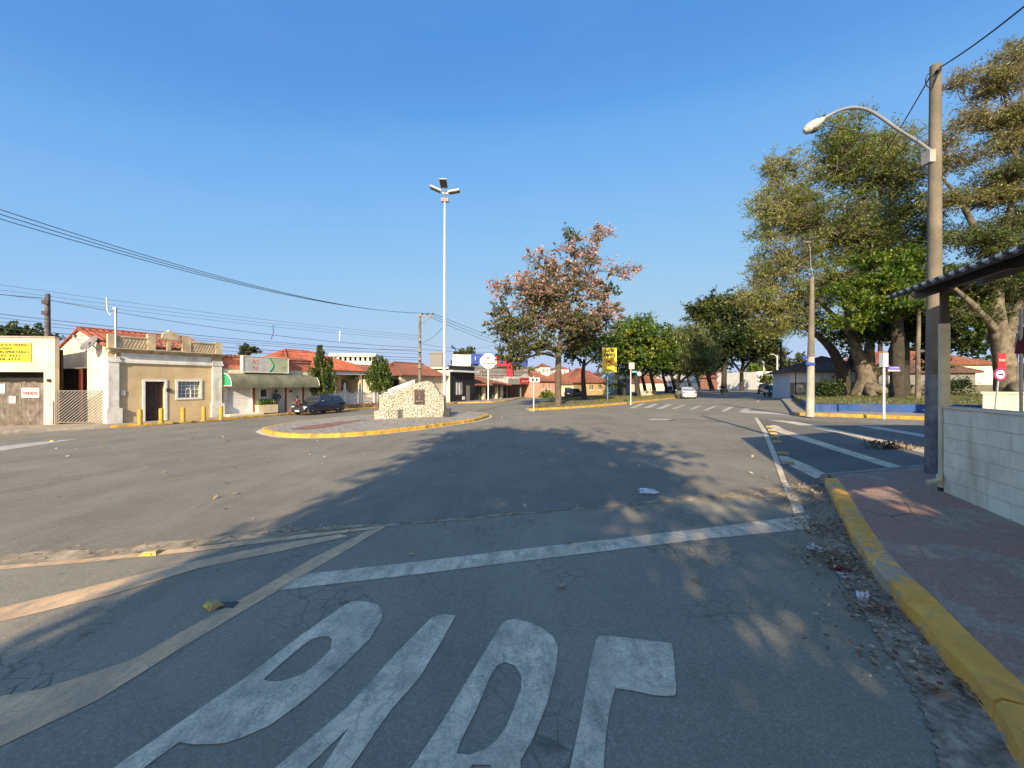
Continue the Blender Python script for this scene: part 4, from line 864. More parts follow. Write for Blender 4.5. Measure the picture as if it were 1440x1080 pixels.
# round white sign on a post
c = AT(686.5, 508, 52); t = thing('round_sign', 'large round white sign on a post before the blue and red store', 'sign', (c.x, c.y, gz(c.x, c.y)))
rr = 10.7/F*52; mb = MB(); fr9 = Fr((c.x, c.y, 0), (1, .2))
out = []
for i in range(40):
    an = 2*math.pi*i/40; x, y = rr*math.cos(an), rr*math.sin(an)*1.0
    if abs(y) < rr*.42 and abs(x) > rr*.8: x = math.copysign(rr*1.1, x)
    out.append(fr9.p(x, 0, c.z+y))
mb.prism(out, fr9.n*.25); mb.build('panel', M_wht, t); mb = MB(); mb.tube([Vector((c.x, c.y, gz(c.x, c.y))), Vector((c.x, c.y, c.z-rr*.95))], .08, 8); mb.build('post', M_wht, t)
letters(t, 'IS', fr9, 0, c.z+rr*.42, rr*.5, rr*.34, .252, M_ink, bold=.02); letters(t, 'imobiliaria', fr9, 0, c.z-rr*.3, rr*.24, rr*1.5, .252, M_maroon, bold=.012)
# ---- houses beyond the flowering tree, down the left street
def plain_house(name, label, cat, px0, px1, Y, d, pyt, pyb, depth, wm, rm, rise, ops=(), eave=.4, gable=False, frame=None):
    fr = Fr(((px0-CX)/F*Y, Y, 0), d); a, b_ = 0, fr.u(px1); zt = fr.z((px0+px1)/2, pyt); zb = min(fr.g(0), fr.g(b_))-.5
    t = thing(name, label, cat, fr.p(0, 0, fr.g(0)))
    op = []
    for (p0, p1, y0, y1) in ops: op.append((fr.u(p0), fr.u(p1), fr.z((p0+p1)/2, y1), fr.z((p0+p1)/2, y0)))
    MB().wall(fr, a, b_, zb, zt, op, .2).build('wall', wm, t)
    mb = MB(); mb.fbox(fr, a, b_, -depth, -depth+.2, zb, zt-.01); mb.fbox(fr, a, a+.2, -depth+.2, -.21, zb, zt-.01); mb.fbox(fr, b_-.2, b_, -depth+.2, -.21, zb, zt-.01); mb.build('side_wall', wm, t)
    for i, q in enumerate(op):
        nm = 'door' if q[2] < zb+1.2 else 'window'; w = MB().fbox(fr, q[0], q[1], -.16, -.12, q[2], q[3]).build(nm, M_glass if nm == 'window' else M_door, t)
        if nm == 'window':
            f = MB(); f.fbox(fr, q[0]-.1, q[1]+.1, .002, .07, q[2]-.12, q[2]-.002); um = (q[0]+q[1])/2; f.fbox(fr, um-.03, um+.03, -.119, -.08, q[2], q[3]); f.build('frame', frame or M_wht, w)
    if rise > 0:
        mb = MB(); P = fr.p; h = depth/2
        if gable:
            mb.tiles(P(a-.3, eave, zt-.02), P(b_+.3, eave, zt-.02), P(b_+.3, -h, zt+rise), P(a-.3, -h, zt+rise), .3, .06); mb.tiles(P(b_+.3, -depth-eave, zt-.02), P(a-.3, -depth-eave, zt-.02), P(a-.3, -h-.02, zt+rise), P(b_+.3, -h-.02, zt+rise), .3, .06)
            g = MB(); 
            for uu in (a+.003, b_-.2): g.prism([P(uu, -.01, zt), P(uu, -depth+.01, zt), P(uu, -h, zt+rise-.1)], fr.d*.19)
            g.build('gable_wall', wm, t)
        else:
            k = min(h, (b_-a)*.45); r1, r2 = P(a+k, -h, zt+rise), P(b_-k, -h, zt+rise)
            A, Bq, C_, D_ = P(a-eave, eave, zt-.02), P(b_+eave, eave, zt-.02), P(b_+eave, -depth-eave, zt-.02), P(a-eave, -depth-eave, zt-.02)
            mb.tiles(A, Bq, r2, r1, .3, .06); mb.tiles(Bq, C_, r2-fr.n*.02, r2, .3, .06); mb.tiles(C_, D_, r1-fr.n*.02, r2-fr.n*.02, .3, .06); mb.tiles(D_, A, r1, r1-fr.n*.02, .3, .06)
            for p, q in ((r1, r2), (r1, A), (r2, Bq)): mb.tube([p+Vector((0, 0, .07)), q+Vector((0, 0, .07))], .11, 6)
        mb.build('roof', rm, t)
    else:
        MB().fbox(fr, a+.2, b_-.2, -depth+.2, -.21, zt-.5, zt-.35).build('roof', rm, t); MB().fbox(fr, a-.05, b_+.05, -.25, .08, zt+.003, zt+.12).build('coping', M_trim, t)
    return t, fr
M_pink = mat('pink_render', (.55, .30, .22), .9, .15, 1, stain=(.4, .25, .2)); M_skyb = mat('sky_blue_render', (.30, .42, .52), .9, .12, 1); M_ochre = mat('ochre_render', (.40, .29, .13), .9, .15, 1, stain=(.3, .2, .1))
dL = (.5, .87)
plain_house('pink_house', 'pink house with red tiles seen left of the flowering tree\'s trunk', 'house', 757, 781, 66, (.8, .6), 536, 566, 9, M_pink, M_tileold, 1.8, [(762, 765, 541, 547), (771, 774, 541, 547)])
plain_house('cream_house', 'cream and white house between the two trunks on the median', 'house', 789, 812, 74, (.9, .43), 540, 563, 9, M_cream, M_tileold, 2.4, [(794, 804, 545, 562), (807, 810, 547, 553)])
plain_house('ochre_house', 'ochre house with broad orange tile roof left of the yellow sign\'s post', 'house', 824, 853, 70, (.97, .25), 538, 558, 10, M_ochre, M_tileold, 2.2, [(829, 834, 541, 548), (842, 846, 541, 548)])
plain_house('garden_house', 'orange roofed house standing higher behind the ochre house', 'house', 800, 850, 98, (.97, .25), 532, 548, 10, M_cream2, M_tileold, 2.6, [(812, 816, 533, 538)])
plain_house('blue_house', 'sky blue house with white gable right of the yellow sign\'s post', 'house', 866, 886, 76, (.97, .25), 533, 558, 8, M_skyb, M_fib, 1.5, [(869, 874, 541, 553), (878, 881, 541, 547)], gable=True)
plain_house('small_white_house', 'small white walled house glimpsed under the dark trees of the avenue', 'house', 940, 985, 120, (.97, .25), 537, 551, 9, M_white, M_fib, 2.2, [(950, 953, 542, 549), (962, 965, 542, 546)], gable=True)
plain_house('brick_house', 'orange brick building beyond the dark trunk of the avenue', 'house', 1008, 1040, 135, (.97, .25), 531, 551, 9, mat('orange_brick', (.40, .19, .10), .9, .2, 2), M_tileold, 2, [(1013, 1016, 539, 544)])
plain_house('low_white_house', 'cream low building beside the white palm path under the avenue trees', 'house', 896, 938, 105, (.97, .25), 538, 552, 9, M_cream2, M_tileold, 2, [(905, 909, 542, 547)])
plain_house('white_block', 'plain white flat roofed block at the far end of the avenue', 'building', 1065, 1098, 108, (.96, .28), 523, 553, 14, M_white, M_fib, 0, [(1090, 1094, 538, 545)])
# ---- park-side lodge with dark tiles
fq = Fr(AT(1112, 541, 40)*1.0, (.93, -.36)); fq.O.z = 0
t = root_of('park_lodge', 'grey and white lodge with dark tile roof and blue base behind the concrete pole', 'building', fq, 0)
a, b_ = 0, fq.u(1236); zb = fq.g(0)-.3; zt = fq.z(1150, 523); zm = fq.z(1150, 538); zl = fq.z(1150, 556)
M_greyw = mat('grey_wall_paint', (.20, .20, .20), .9, .15, 1.2, stain=(.12, .11, .1)); M_bluw = mat('pale_blue_white', (.56, .60, .64), .9, .1, 1)
MB().wall(fq, a, b_, zm, zt, [], .2, .0).build('upper_wall', M_bluw, t)
MB().wall(fq, a, b_, zl+.002, zm-.002, [(fq.u(1117), fq.u(1132), zl+.3, zl+1.1)], .2, .02).build('lower_wall', M_greyw, t)
MB().fbox(fq, a, b_, -.2, .05, zb, zl).build('base', M_blue, t)
MB().fbox(fq, fq.u(1117), fq.u(1132), -.1, -.05, zl+.3, zl+1.1).build('window', M_glasslt, t)
mb = MB(); mb.fbox(fq, a, a+.2, -7, -.21, zb, zt); mb.fbox(fq, b_-.2, b_, -7, -.21, zb, zt); mb.fbox(fq, a, b_, -7.2, -7, zb, zt); mb.build('side_wall', M_bluw, t)
zr = zt+1.7; A, Bq, C_, D_ = fq.p(a-.5, .7, zt), fq.p(b_+.5, .7, zt), fq.p(b_+.5, -7.8, zt), fq.p(a-.5, -7.8, zt); r1, r2 = fq.p(a+3.6, -3.5, zr), fq.p(b_-3.4, -3.5, zr)
mb = MB(); mb.tiles(A, Bq, r2, r1, .34, .08); mb.tiles(Bq, C_, r2-fq.n*.02, r2, .34, .08); mb.tiles(C_, D_, r1-fq.n*.02, r2-fq.n*.02, .34, .08); mb.tiles(D_, A, r1, r1-fq.n*.02, .34, .08); mb.build('roof', M_tiledk, t)
# long tiled house behind the park trees
plain_house('park_house', 'long low house with red tile roof behind the trunks of the park', 'house', 1195, 1398, 52, (.97, -.25), 513, 545, 9, M_cream2, M_tileold, 1.9, [(1250, 1262, 520, 532), (1300, 1312, 520, 532), (1352, 1362, 520, 532)])
plain_house('shed', 'dark shed with sooty tile roof in front of the long park house', 'shed', 1225, 1372, 44, (.97, -.25), 524, 546, 4, M_greyw, M_tiledk, 1.1, [(1240, 1262, 528, 545)])
MB().wall(Fr(AT(1236, 541, 37), (.95, -.3)), 0, 14, -.2, 1.75, [], .2).build('park_wall', mat('mossy_wall', (.15, .14, .11), .95, .35, .8, stain=(.28, .26, .22)), None, **tagd('low mossy wall along the back of the park lawn', 'wall'))
# retaining kerb of the lawn, blue
pts = [G(*p, .15) for p in ((1143, 579), (1200, 578.5), (1305, 580.5), (1440, 583))]+[Vector((45, 18, 0))]
mb = MB(); off = offset_line(pts, -.22)
for i in range(len(pts)-1):
    q = [off[i], off[i+1], pts[i+1], pts[i]]; mb.hexa([Vector((v.x, v.y, gz(v.x, v.y)+.1)) for v in q], [Vector((v.x, v.y, gz(v.x, v.y)+LAWN_TOP+.06)) for v in q])
p0, o0 = pts[0], off[0]; q = [p0, o0, o0+Vector((4.6, 7.3, 0)), p0+Vector((4.6, 7.3, 0))]; mb.hexa([Vector((v.x, v.y, gz(v.x, v.y)+.1)) for v in q], [Vector((v.x, v.y, gz(v.x, v.y)+LAWN_TOP+.055)) for v in q])
mb.build('retaining_wall', M_blue, None, **tagd('low blue painted retaining wall edging the park lawn', 'wall'))
# cream bench wall under the big right trunk
c0, c1 = AT(1382, 560, 17.2), AT(1470, 560, 16); fb_ = Fr((c0.x, c0.y, 0), (c1.x-c0.x, c1.y-c0.y)); zz = gz(c0.x, c0.y)+LAWN_TOP
mb = MB(); mb.fbox(fb_, 0, 3.2, -.5, 0, zz-.1, zz+.62); mb.fbox(fb_, -.06, 3.26, -.55, .05, zz+.622, zz+.7)
mb.build('masonry_bench', M_cream2, None, **tagd('long cream masonry bench under the big trunk at the right edge', 'bench'))
# ---- long factory on the far rise
ff = Fr(AT(468, 500, 230)*1.0, (.98, .2)); ff.O.z = 0
t = thing('factory', 'long white factory roof with a row of dark openings on the far rise', 'factory', ff.p(0, 0, 8))
a, b_ = 0, ff.u(524); z0, z1, z2 = ff.z(496, 508), ff.z(496, 501.5), ff.z(496, 497)
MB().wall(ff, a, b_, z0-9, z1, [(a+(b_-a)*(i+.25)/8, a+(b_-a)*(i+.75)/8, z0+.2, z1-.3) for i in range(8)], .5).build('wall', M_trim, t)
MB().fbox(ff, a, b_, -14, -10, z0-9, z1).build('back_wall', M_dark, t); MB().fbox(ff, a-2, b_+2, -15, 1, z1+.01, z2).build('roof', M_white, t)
c = AT(613, 503, 150); mb = MB(); mb.box(c.x-2.4, c.y, 0, c.x+2.4, c.y+4, c.z+1.5); mb.box(c.x-2.7, c.y-.3, c.z+1.51, c.x+2.7, c.y+4.3, c.z+2.0)
for i in range(6): mb.box(c.x-2.2+.8*i, c.y-.06, c.z-3, c.x-1.8+.8*i, c.y-.005, c.z+1.2)
mb.build('water_tank_tower', M_steel, None, **tagd('small grey block tower beyond the tiled roofs left of the tall lamp', 'tower'))
# far hillside houses right of the store
for i, (px, py, wpx, m, lab) in enumerate(((766, 516, 14, M_cream2, 'cream house on the far hillside left of the flowering tree'), (757, 521, 13, mat('mint_render', (.36, .62, .38), .9, .1, 1), 'mint green house on the far hillside'), (790, 519, 20, M_white, 'white house on the far hillside behind the flowering tree'))):
    plain_house('hillside_house', lab, 'house', px-wpx/2, px+wpx/2, 170+8*i, (.97, .2), py, 540, 8, m, M_tileold, 1.6, [(px-3, px, py+3, py+7), (px+3, px+5, py+3, py+7)])
# ================================================================== trees and plants
def leaf_mesh(name, C, Ln, Wd, tone, m, parent, up=0.0, flat=0.0, tags=None, size_var=.35, dirs=None, lay=1):
    """many small leaves as separate faces: C centres (n,3)"""
    n = len(C); u = rng.normal(size=(n, 3)); u[:, 2] += up*2.2; u[:, 2] *= lay
    if dirs is not None: u = u*.55+dirs*1.2
    u /= np.linalg.norm(u, axis=1)[:, None]
    k = rng.normal(size=(n, 3)); k[:, 2] += flat*2.5; v = np.cross(u, k); v /= np.linalg.norm(v, axis=1)[:, None]+1e-9
    sc = (1+rng.uniform(-size_var, size_var, n))[:, None]
    u *= Ln/2*sc; v *= Wd/2*sc
    V = np.empty((n, 4, 3)); V[:, 0] = C-u; V[:, 1] = C+v-u*.1; V[:, 2] = C+u; V[:, 3] = C-v-u*.1
    V = V.reshape(-1, 3)
    if parent is not None: V = V-np.array(MW[parent.name].translation)
    me = bpy.data.meshes.new(name); me.vertices.add(4*n); me.loops.add(4*n); me.polygons.add(n)
    me.vertices.foreach_set('co', V.ravel().astype(np.float32)); me.loops.foreach_set('vertex_index', np.arange(4*n, dtype=np.int32))
    me.polygons.foreach_set('loop_start', np.arange(0, 4*n, 4, dtype=np.int32)); me.update(calc_edges=True); me.validate()
    me.materials.append(m); at = me.attributes.new('tone', 'FLOAT', 'FACE'); at.data.foreach_set('value', np.clip(tone, 0, 1).astype(np.float32))
    return link(name, me, parent, **(tags or {}))
def limb_pts(a, b, sag=.12, k=5, wig=.06):
    a, b = Vector(a), Vector(b); d = b-a; L_ = d.length; out = []
    side = Vector((random.gauss(0, 1), random.gauss(0, 1), random.gauss(0, .5)))*wig*L_
    for i in range(k+1):
        t = i/k; p = a.lerp(b, t)+side*math.sin(math.pi*t)+Vector((0, 0, sag*L_*math.sin(math.pi*t)*(1-t*.5)))
        if 0 < i < k: p += Vector((random.gauss(0, 1), random.gauss(0, 1), random.gauss(0, 1)))*wig*.25*L_
        out.append(p)
    return out
def tree(name, label, Y, base, limbs, blobs, bark, lm, leaf=(.2, .12), per=60, spread=.55, group=None, cat='tree', lift=0, base_flare=1.6, twig=.018, tone=(.15, .85), up=0, flat=.2, twigs=3, dir_out=0, x_world=None, tonefn=None, shell=.42):
    mpp = Y/F
    if x_world is None: b = AT(base[0], base[1], Y); b.z = gz(b.x, b.y)+lift
    else: b = Vector(x_world)
    t = thing(name, label, cat, b, 0, group)
    def W(px, py, dy=0): 
        if x_world is not None: return b+Vector((px, dy, py))
        q = AT(px, py, Y); return q+Vector((0, dy, 0))
    mb = MB(); ends = []
    for li, lb in enumerate(limbs):
        pts = [W(*q[:3]) for q in lb]; rad = [q[3] for q in lb]
        if li == 0: pts = [Vector((b.x, b.y, b.z-.15))]+[Vector((b.x, b.y, b.z+.25)).lerp(pts[0], .15)]+pts; rad = [rad[0]*base_flare, rad[0]*1.15]+rad
        sp = smooth_line(pts, 4); rr = np.interp(np.linspace(0, len(rad)-1, len(sp)), range(len(rad)), rad)
        mb.tube(sp, [max(.008, r_*(1+random.uniform(-.06, .06))) for r_ in rr], 9); ends.append((sp, rr))
    allp = [(p, r_) for sp, rr in ends for p, r_ in list(zip(sp, rr))[len(sp)//2:]]
    C = []; T = []; D = []
    for bl in blobs:
        px, py, rx, ry, dy, nc = bl[:6]; tn = bl[6] if len(bl) > 6 else None
        c = W(px, py, dy); s = 1 if x_world is not None else mpp; rx *= s; ry *= s; rd = min(rx, max(ry, rx*.7))
        src = min(allp, key=lambda q: (q[0]-c).length+ (0 if q[0].z < c.z+.3 else 3)); core = c-Vector((0, 0, ry*.35))
        lp = limb_pts(src[0], core, .1, 6); r0 = min(src[1]*.75, .02+.016*(c-src[0]).length+.03); rr = np.linspace(r0, r0*.45, len(lp)); mb.tube(lp, list(rr), 7, cap=False)
        subs = []
        for i in range(max(4, nc//7)):                # second order branches
            v = Vector(rng.normal(size=3)); v.normalize(); q = c+Vector((v.x*rx, v.y*rd, v.z*ry))*.72
            p0 = lp[random.randint(2, len(lp)-1)]; bp = limb_pts(p0, q, .08, 5, .09); mb.tube(bp, list(np.linspace(r0*.5, max(twig, r0*.16), len(bp))), 5, cap=False); subs.append(bp)
        for i in range(nc):
            v = rng.normal(size=3); v /= np.linalg.norm(v); r_ = rng.uniform(0, 1)**shell*rng.uniform(.8, 1.22)
            q = np.array(c)+v*np.array((rx, rd, ry))*r_*np.array((1, 1, 1)); qv = Vector(q)
            bp = min(subs, key=lambda s_: (s_[-1]-qv).length); p0 = bp[random.randint(2, len(bp)-1)]
            if i % 1 == 0 and twigs:
                tp = limb_pts(p0, qv, .06, 3, .1); mb.tube(tp, [twig*1.3, twig, twig*.8, twig*.45], 4, cap=False)
                for _ in range(twigs-1):
                    e = qv+Vector(rng.normal(size=3))*spread*1.15; mb.tube([tp[2], tp[2].lerp(e, .55)+Vector(rng.normal(size=3))*spread*.12, e], [twig*.7, twig*.5, twig*.25], 3, cap=False)
            k = int(per*rng.uniform(.5, 1.5)); ns = max(2, k//11); lp_ = k//ns+1; sc_ = spread*rng.uniform(.7, 1.35)
            sd = rng.normal(size=(ns, 3)); sd[:, 2] = sd[:, 2]*.55+.08; sd += v*.45; sd /= np.linalg.norm(sd, axis=1)[:, None]
            s0 = rng.normal(size=(ns, 3))*sc_*np.array((.55, .55, .35)); tt_ = rng.uniform(0, 1, (ns, lp_, 1))
            off = (s0[:, None, :]+sd[:, None, :]*tt_*sc_*1.5+rng.normal(size=(ns, lp_, 3))*sc_*.11).reshape(-1, 3); k = len(off)
            if twigs > 1:
                for a_ in range(0, ns, 2): mb.tube([q+s0[a_], q+s0[a_]+sd[a_]*sc_*1.45], [twig*.4, twig*.2], 3, cap=False)
            C.append(q+off)
            ct = rng.uniform(*tone) if tn is None else rng.uniform(*tn)
            T.append(ct+rng.normal(size=k)*.09); dd = off/(np.linalg.norm(off, axis=1)[:, None]+1e-6); D.append(dd*dir_out+np.array((0, 0, up)))
    mb.build('trunk', bark, t, smooth=True)
    C = np.concatenate(C); T = np.concatenate(T); D = np.concatenate(D)
    if tonefn: T = tonefn(C, T)
    leaf_mesh('crown', C, leaf[0], leaf[1], T, lm, t, up, flat, dirs=D if dir_out or up else None)
    return t
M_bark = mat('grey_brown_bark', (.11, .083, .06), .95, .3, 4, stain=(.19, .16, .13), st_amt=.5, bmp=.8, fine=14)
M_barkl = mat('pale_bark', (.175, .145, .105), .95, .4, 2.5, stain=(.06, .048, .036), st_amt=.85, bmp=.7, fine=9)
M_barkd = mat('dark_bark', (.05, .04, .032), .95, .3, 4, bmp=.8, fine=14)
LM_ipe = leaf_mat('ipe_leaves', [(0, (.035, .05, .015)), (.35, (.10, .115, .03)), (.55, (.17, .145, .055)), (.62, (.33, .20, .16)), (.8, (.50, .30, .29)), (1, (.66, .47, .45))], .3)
LM_dense = leaf_mat('glossy_leaves', [(0, (.02, .05, .008)), (.45, (.075, .145, .016)), (.8, (.15, .22, .024)), (1, (.27, .27, .04))], .3)
LM_willow = leaf_mat('willowy_leaves', [(0, (.045, .06, .02)), (.5, (.115, .145, .04)), (1, (.21, .22, .07))], .35)
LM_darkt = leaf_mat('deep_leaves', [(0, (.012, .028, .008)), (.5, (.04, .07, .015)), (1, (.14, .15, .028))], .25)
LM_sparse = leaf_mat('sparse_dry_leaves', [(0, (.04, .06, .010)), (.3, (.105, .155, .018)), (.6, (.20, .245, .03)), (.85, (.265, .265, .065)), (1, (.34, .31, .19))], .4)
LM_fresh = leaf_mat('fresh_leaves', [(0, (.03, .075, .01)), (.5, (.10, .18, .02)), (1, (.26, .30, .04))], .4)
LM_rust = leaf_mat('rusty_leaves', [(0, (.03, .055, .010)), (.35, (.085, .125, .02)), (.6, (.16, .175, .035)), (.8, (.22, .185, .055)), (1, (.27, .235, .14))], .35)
LM_cyp = leaf_mat('cypress_sprays', [(0, (.02, .045, .01)), (.5, (.06, .105, .016)), (1, (.14, .18, .03))], .2)
LM_far = leaf_mat('far_leaves', [(0, (.03, .045, .02)), (.5, (.07, .085, .035)), (1, (.13, .13, .06))], .25)
# the pink flowering tree at the tip of the median
def ipe_tone(C, T): return T
pk_, gn_, mx_ = (.55, .95), (.08, .45), (.35, .86)
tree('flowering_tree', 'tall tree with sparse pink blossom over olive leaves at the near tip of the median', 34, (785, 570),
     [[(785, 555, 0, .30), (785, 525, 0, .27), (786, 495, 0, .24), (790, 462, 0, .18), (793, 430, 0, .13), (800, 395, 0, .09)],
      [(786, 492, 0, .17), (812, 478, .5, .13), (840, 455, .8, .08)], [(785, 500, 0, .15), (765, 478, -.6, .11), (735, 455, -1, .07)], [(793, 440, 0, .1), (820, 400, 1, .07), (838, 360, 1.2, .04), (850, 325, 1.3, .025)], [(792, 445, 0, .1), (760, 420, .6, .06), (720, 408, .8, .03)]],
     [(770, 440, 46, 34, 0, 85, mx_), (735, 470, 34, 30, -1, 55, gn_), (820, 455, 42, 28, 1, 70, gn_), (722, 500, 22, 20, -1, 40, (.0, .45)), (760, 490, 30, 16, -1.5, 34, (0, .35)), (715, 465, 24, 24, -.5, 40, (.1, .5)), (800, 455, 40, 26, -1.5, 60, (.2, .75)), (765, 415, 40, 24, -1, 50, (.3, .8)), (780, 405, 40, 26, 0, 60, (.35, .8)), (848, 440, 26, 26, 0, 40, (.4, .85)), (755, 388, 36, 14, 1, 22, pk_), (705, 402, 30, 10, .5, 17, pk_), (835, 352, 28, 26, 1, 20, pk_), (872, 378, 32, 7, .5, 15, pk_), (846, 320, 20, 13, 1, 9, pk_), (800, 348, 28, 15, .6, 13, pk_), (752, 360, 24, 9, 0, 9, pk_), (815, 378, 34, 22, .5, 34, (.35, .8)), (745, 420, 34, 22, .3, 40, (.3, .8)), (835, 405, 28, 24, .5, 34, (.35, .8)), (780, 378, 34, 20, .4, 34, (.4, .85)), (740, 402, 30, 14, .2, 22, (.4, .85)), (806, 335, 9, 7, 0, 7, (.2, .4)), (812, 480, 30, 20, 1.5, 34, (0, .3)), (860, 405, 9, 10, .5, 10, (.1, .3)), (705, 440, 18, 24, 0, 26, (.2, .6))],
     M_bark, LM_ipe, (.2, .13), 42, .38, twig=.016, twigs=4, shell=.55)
tree('slender_tree', 'slender dark trunked tree behind the flowering tree on the median', 46, (822, 562),
     [[(821, 545, 0, .28), (820, 525, 0, .24), (822, 505, 0, .18)], [(821, 512, 0, .14), (806, 498, 0, .1), (798, 485, 0, .05)], [(821, 515, 0, .14), (838, 500, 0, .1), (850, 488, 0, .06)]],
     [(808, 490, 24, 16, 0, 34), (842, 482, 24, 16, 0, 34), (825, 470, 26, 18, 1, 36)], M_barkd, LM_dense, (.3, .17), 40, .5, tone=(0, .45))
g_av = 'trees along the avenue median'
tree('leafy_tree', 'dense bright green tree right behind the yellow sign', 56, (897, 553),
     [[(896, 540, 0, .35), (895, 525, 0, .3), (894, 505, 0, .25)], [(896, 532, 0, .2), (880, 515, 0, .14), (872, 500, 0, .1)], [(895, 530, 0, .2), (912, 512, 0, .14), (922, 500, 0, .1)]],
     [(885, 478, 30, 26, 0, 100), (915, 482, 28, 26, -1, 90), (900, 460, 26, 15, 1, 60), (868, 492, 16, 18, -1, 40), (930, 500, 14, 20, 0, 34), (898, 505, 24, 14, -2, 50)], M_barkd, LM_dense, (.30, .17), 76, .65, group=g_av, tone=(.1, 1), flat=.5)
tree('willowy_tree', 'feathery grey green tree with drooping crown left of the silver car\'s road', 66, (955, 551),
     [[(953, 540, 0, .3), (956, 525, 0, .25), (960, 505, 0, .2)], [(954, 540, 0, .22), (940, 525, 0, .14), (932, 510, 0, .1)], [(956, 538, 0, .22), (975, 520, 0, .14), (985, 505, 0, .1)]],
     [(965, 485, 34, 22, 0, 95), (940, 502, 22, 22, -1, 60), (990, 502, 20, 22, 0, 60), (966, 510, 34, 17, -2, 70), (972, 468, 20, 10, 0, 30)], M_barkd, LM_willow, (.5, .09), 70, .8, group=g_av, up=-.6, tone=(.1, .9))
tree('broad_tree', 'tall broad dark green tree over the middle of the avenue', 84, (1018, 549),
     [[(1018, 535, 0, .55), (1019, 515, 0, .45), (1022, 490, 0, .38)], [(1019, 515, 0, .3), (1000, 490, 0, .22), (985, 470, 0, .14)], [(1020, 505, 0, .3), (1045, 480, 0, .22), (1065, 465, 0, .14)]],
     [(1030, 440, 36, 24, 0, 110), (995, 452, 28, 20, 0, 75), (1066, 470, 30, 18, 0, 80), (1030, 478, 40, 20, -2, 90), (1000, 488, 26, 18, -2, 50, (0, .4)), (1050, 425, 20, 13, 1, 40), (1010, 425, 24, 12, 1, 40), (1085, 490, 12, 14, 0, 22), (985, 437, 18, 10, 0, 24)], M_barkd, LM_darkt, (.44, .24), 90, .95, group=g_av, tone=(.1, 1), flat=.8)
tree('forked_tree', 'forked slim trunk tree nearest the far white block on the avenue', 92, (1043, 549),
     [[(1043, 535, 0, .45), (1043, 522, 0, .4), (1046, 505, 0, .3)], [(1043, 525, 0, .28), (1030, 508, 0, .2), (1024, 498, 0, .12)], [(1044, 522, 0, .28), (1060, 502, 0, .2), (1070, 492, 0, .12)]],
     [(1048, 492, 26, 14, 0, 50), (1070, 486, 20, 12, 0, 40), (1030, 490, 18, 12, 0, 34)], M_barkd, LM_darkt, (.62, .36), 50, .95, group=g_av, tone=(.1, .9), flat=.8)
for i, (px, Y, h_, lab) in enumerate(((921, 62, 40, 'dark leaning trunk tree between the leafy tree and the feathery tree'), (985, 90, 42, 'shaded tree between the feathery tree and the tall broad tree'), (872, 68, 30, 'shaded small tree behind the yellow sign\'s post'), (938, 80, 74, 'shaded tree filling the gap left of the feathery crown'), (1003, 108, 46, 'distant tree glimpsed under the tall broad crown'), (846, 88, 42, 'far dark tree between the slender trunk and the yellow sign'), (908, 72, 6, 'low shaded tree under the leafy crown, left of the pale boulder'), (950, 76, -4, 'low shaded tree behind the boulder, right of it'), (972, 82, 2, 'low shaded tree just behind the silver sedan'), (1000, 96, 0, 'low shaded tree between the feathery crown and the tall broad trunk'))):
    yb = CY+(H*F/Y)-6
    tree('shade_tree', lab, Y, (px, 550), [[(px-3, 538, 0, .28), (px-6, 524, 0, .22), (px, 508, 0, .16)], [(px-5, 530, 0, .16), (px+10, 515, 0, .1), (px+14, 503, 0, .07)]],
         [(px, 500-h_*.2, 24, 15, 0, 50), (px+12, 512-h_*.1, 15, 10, 0, 26)], M_barkd, LM_darkt, (.5, .3), 40, .8, group=g_av, tone=(0, .6))
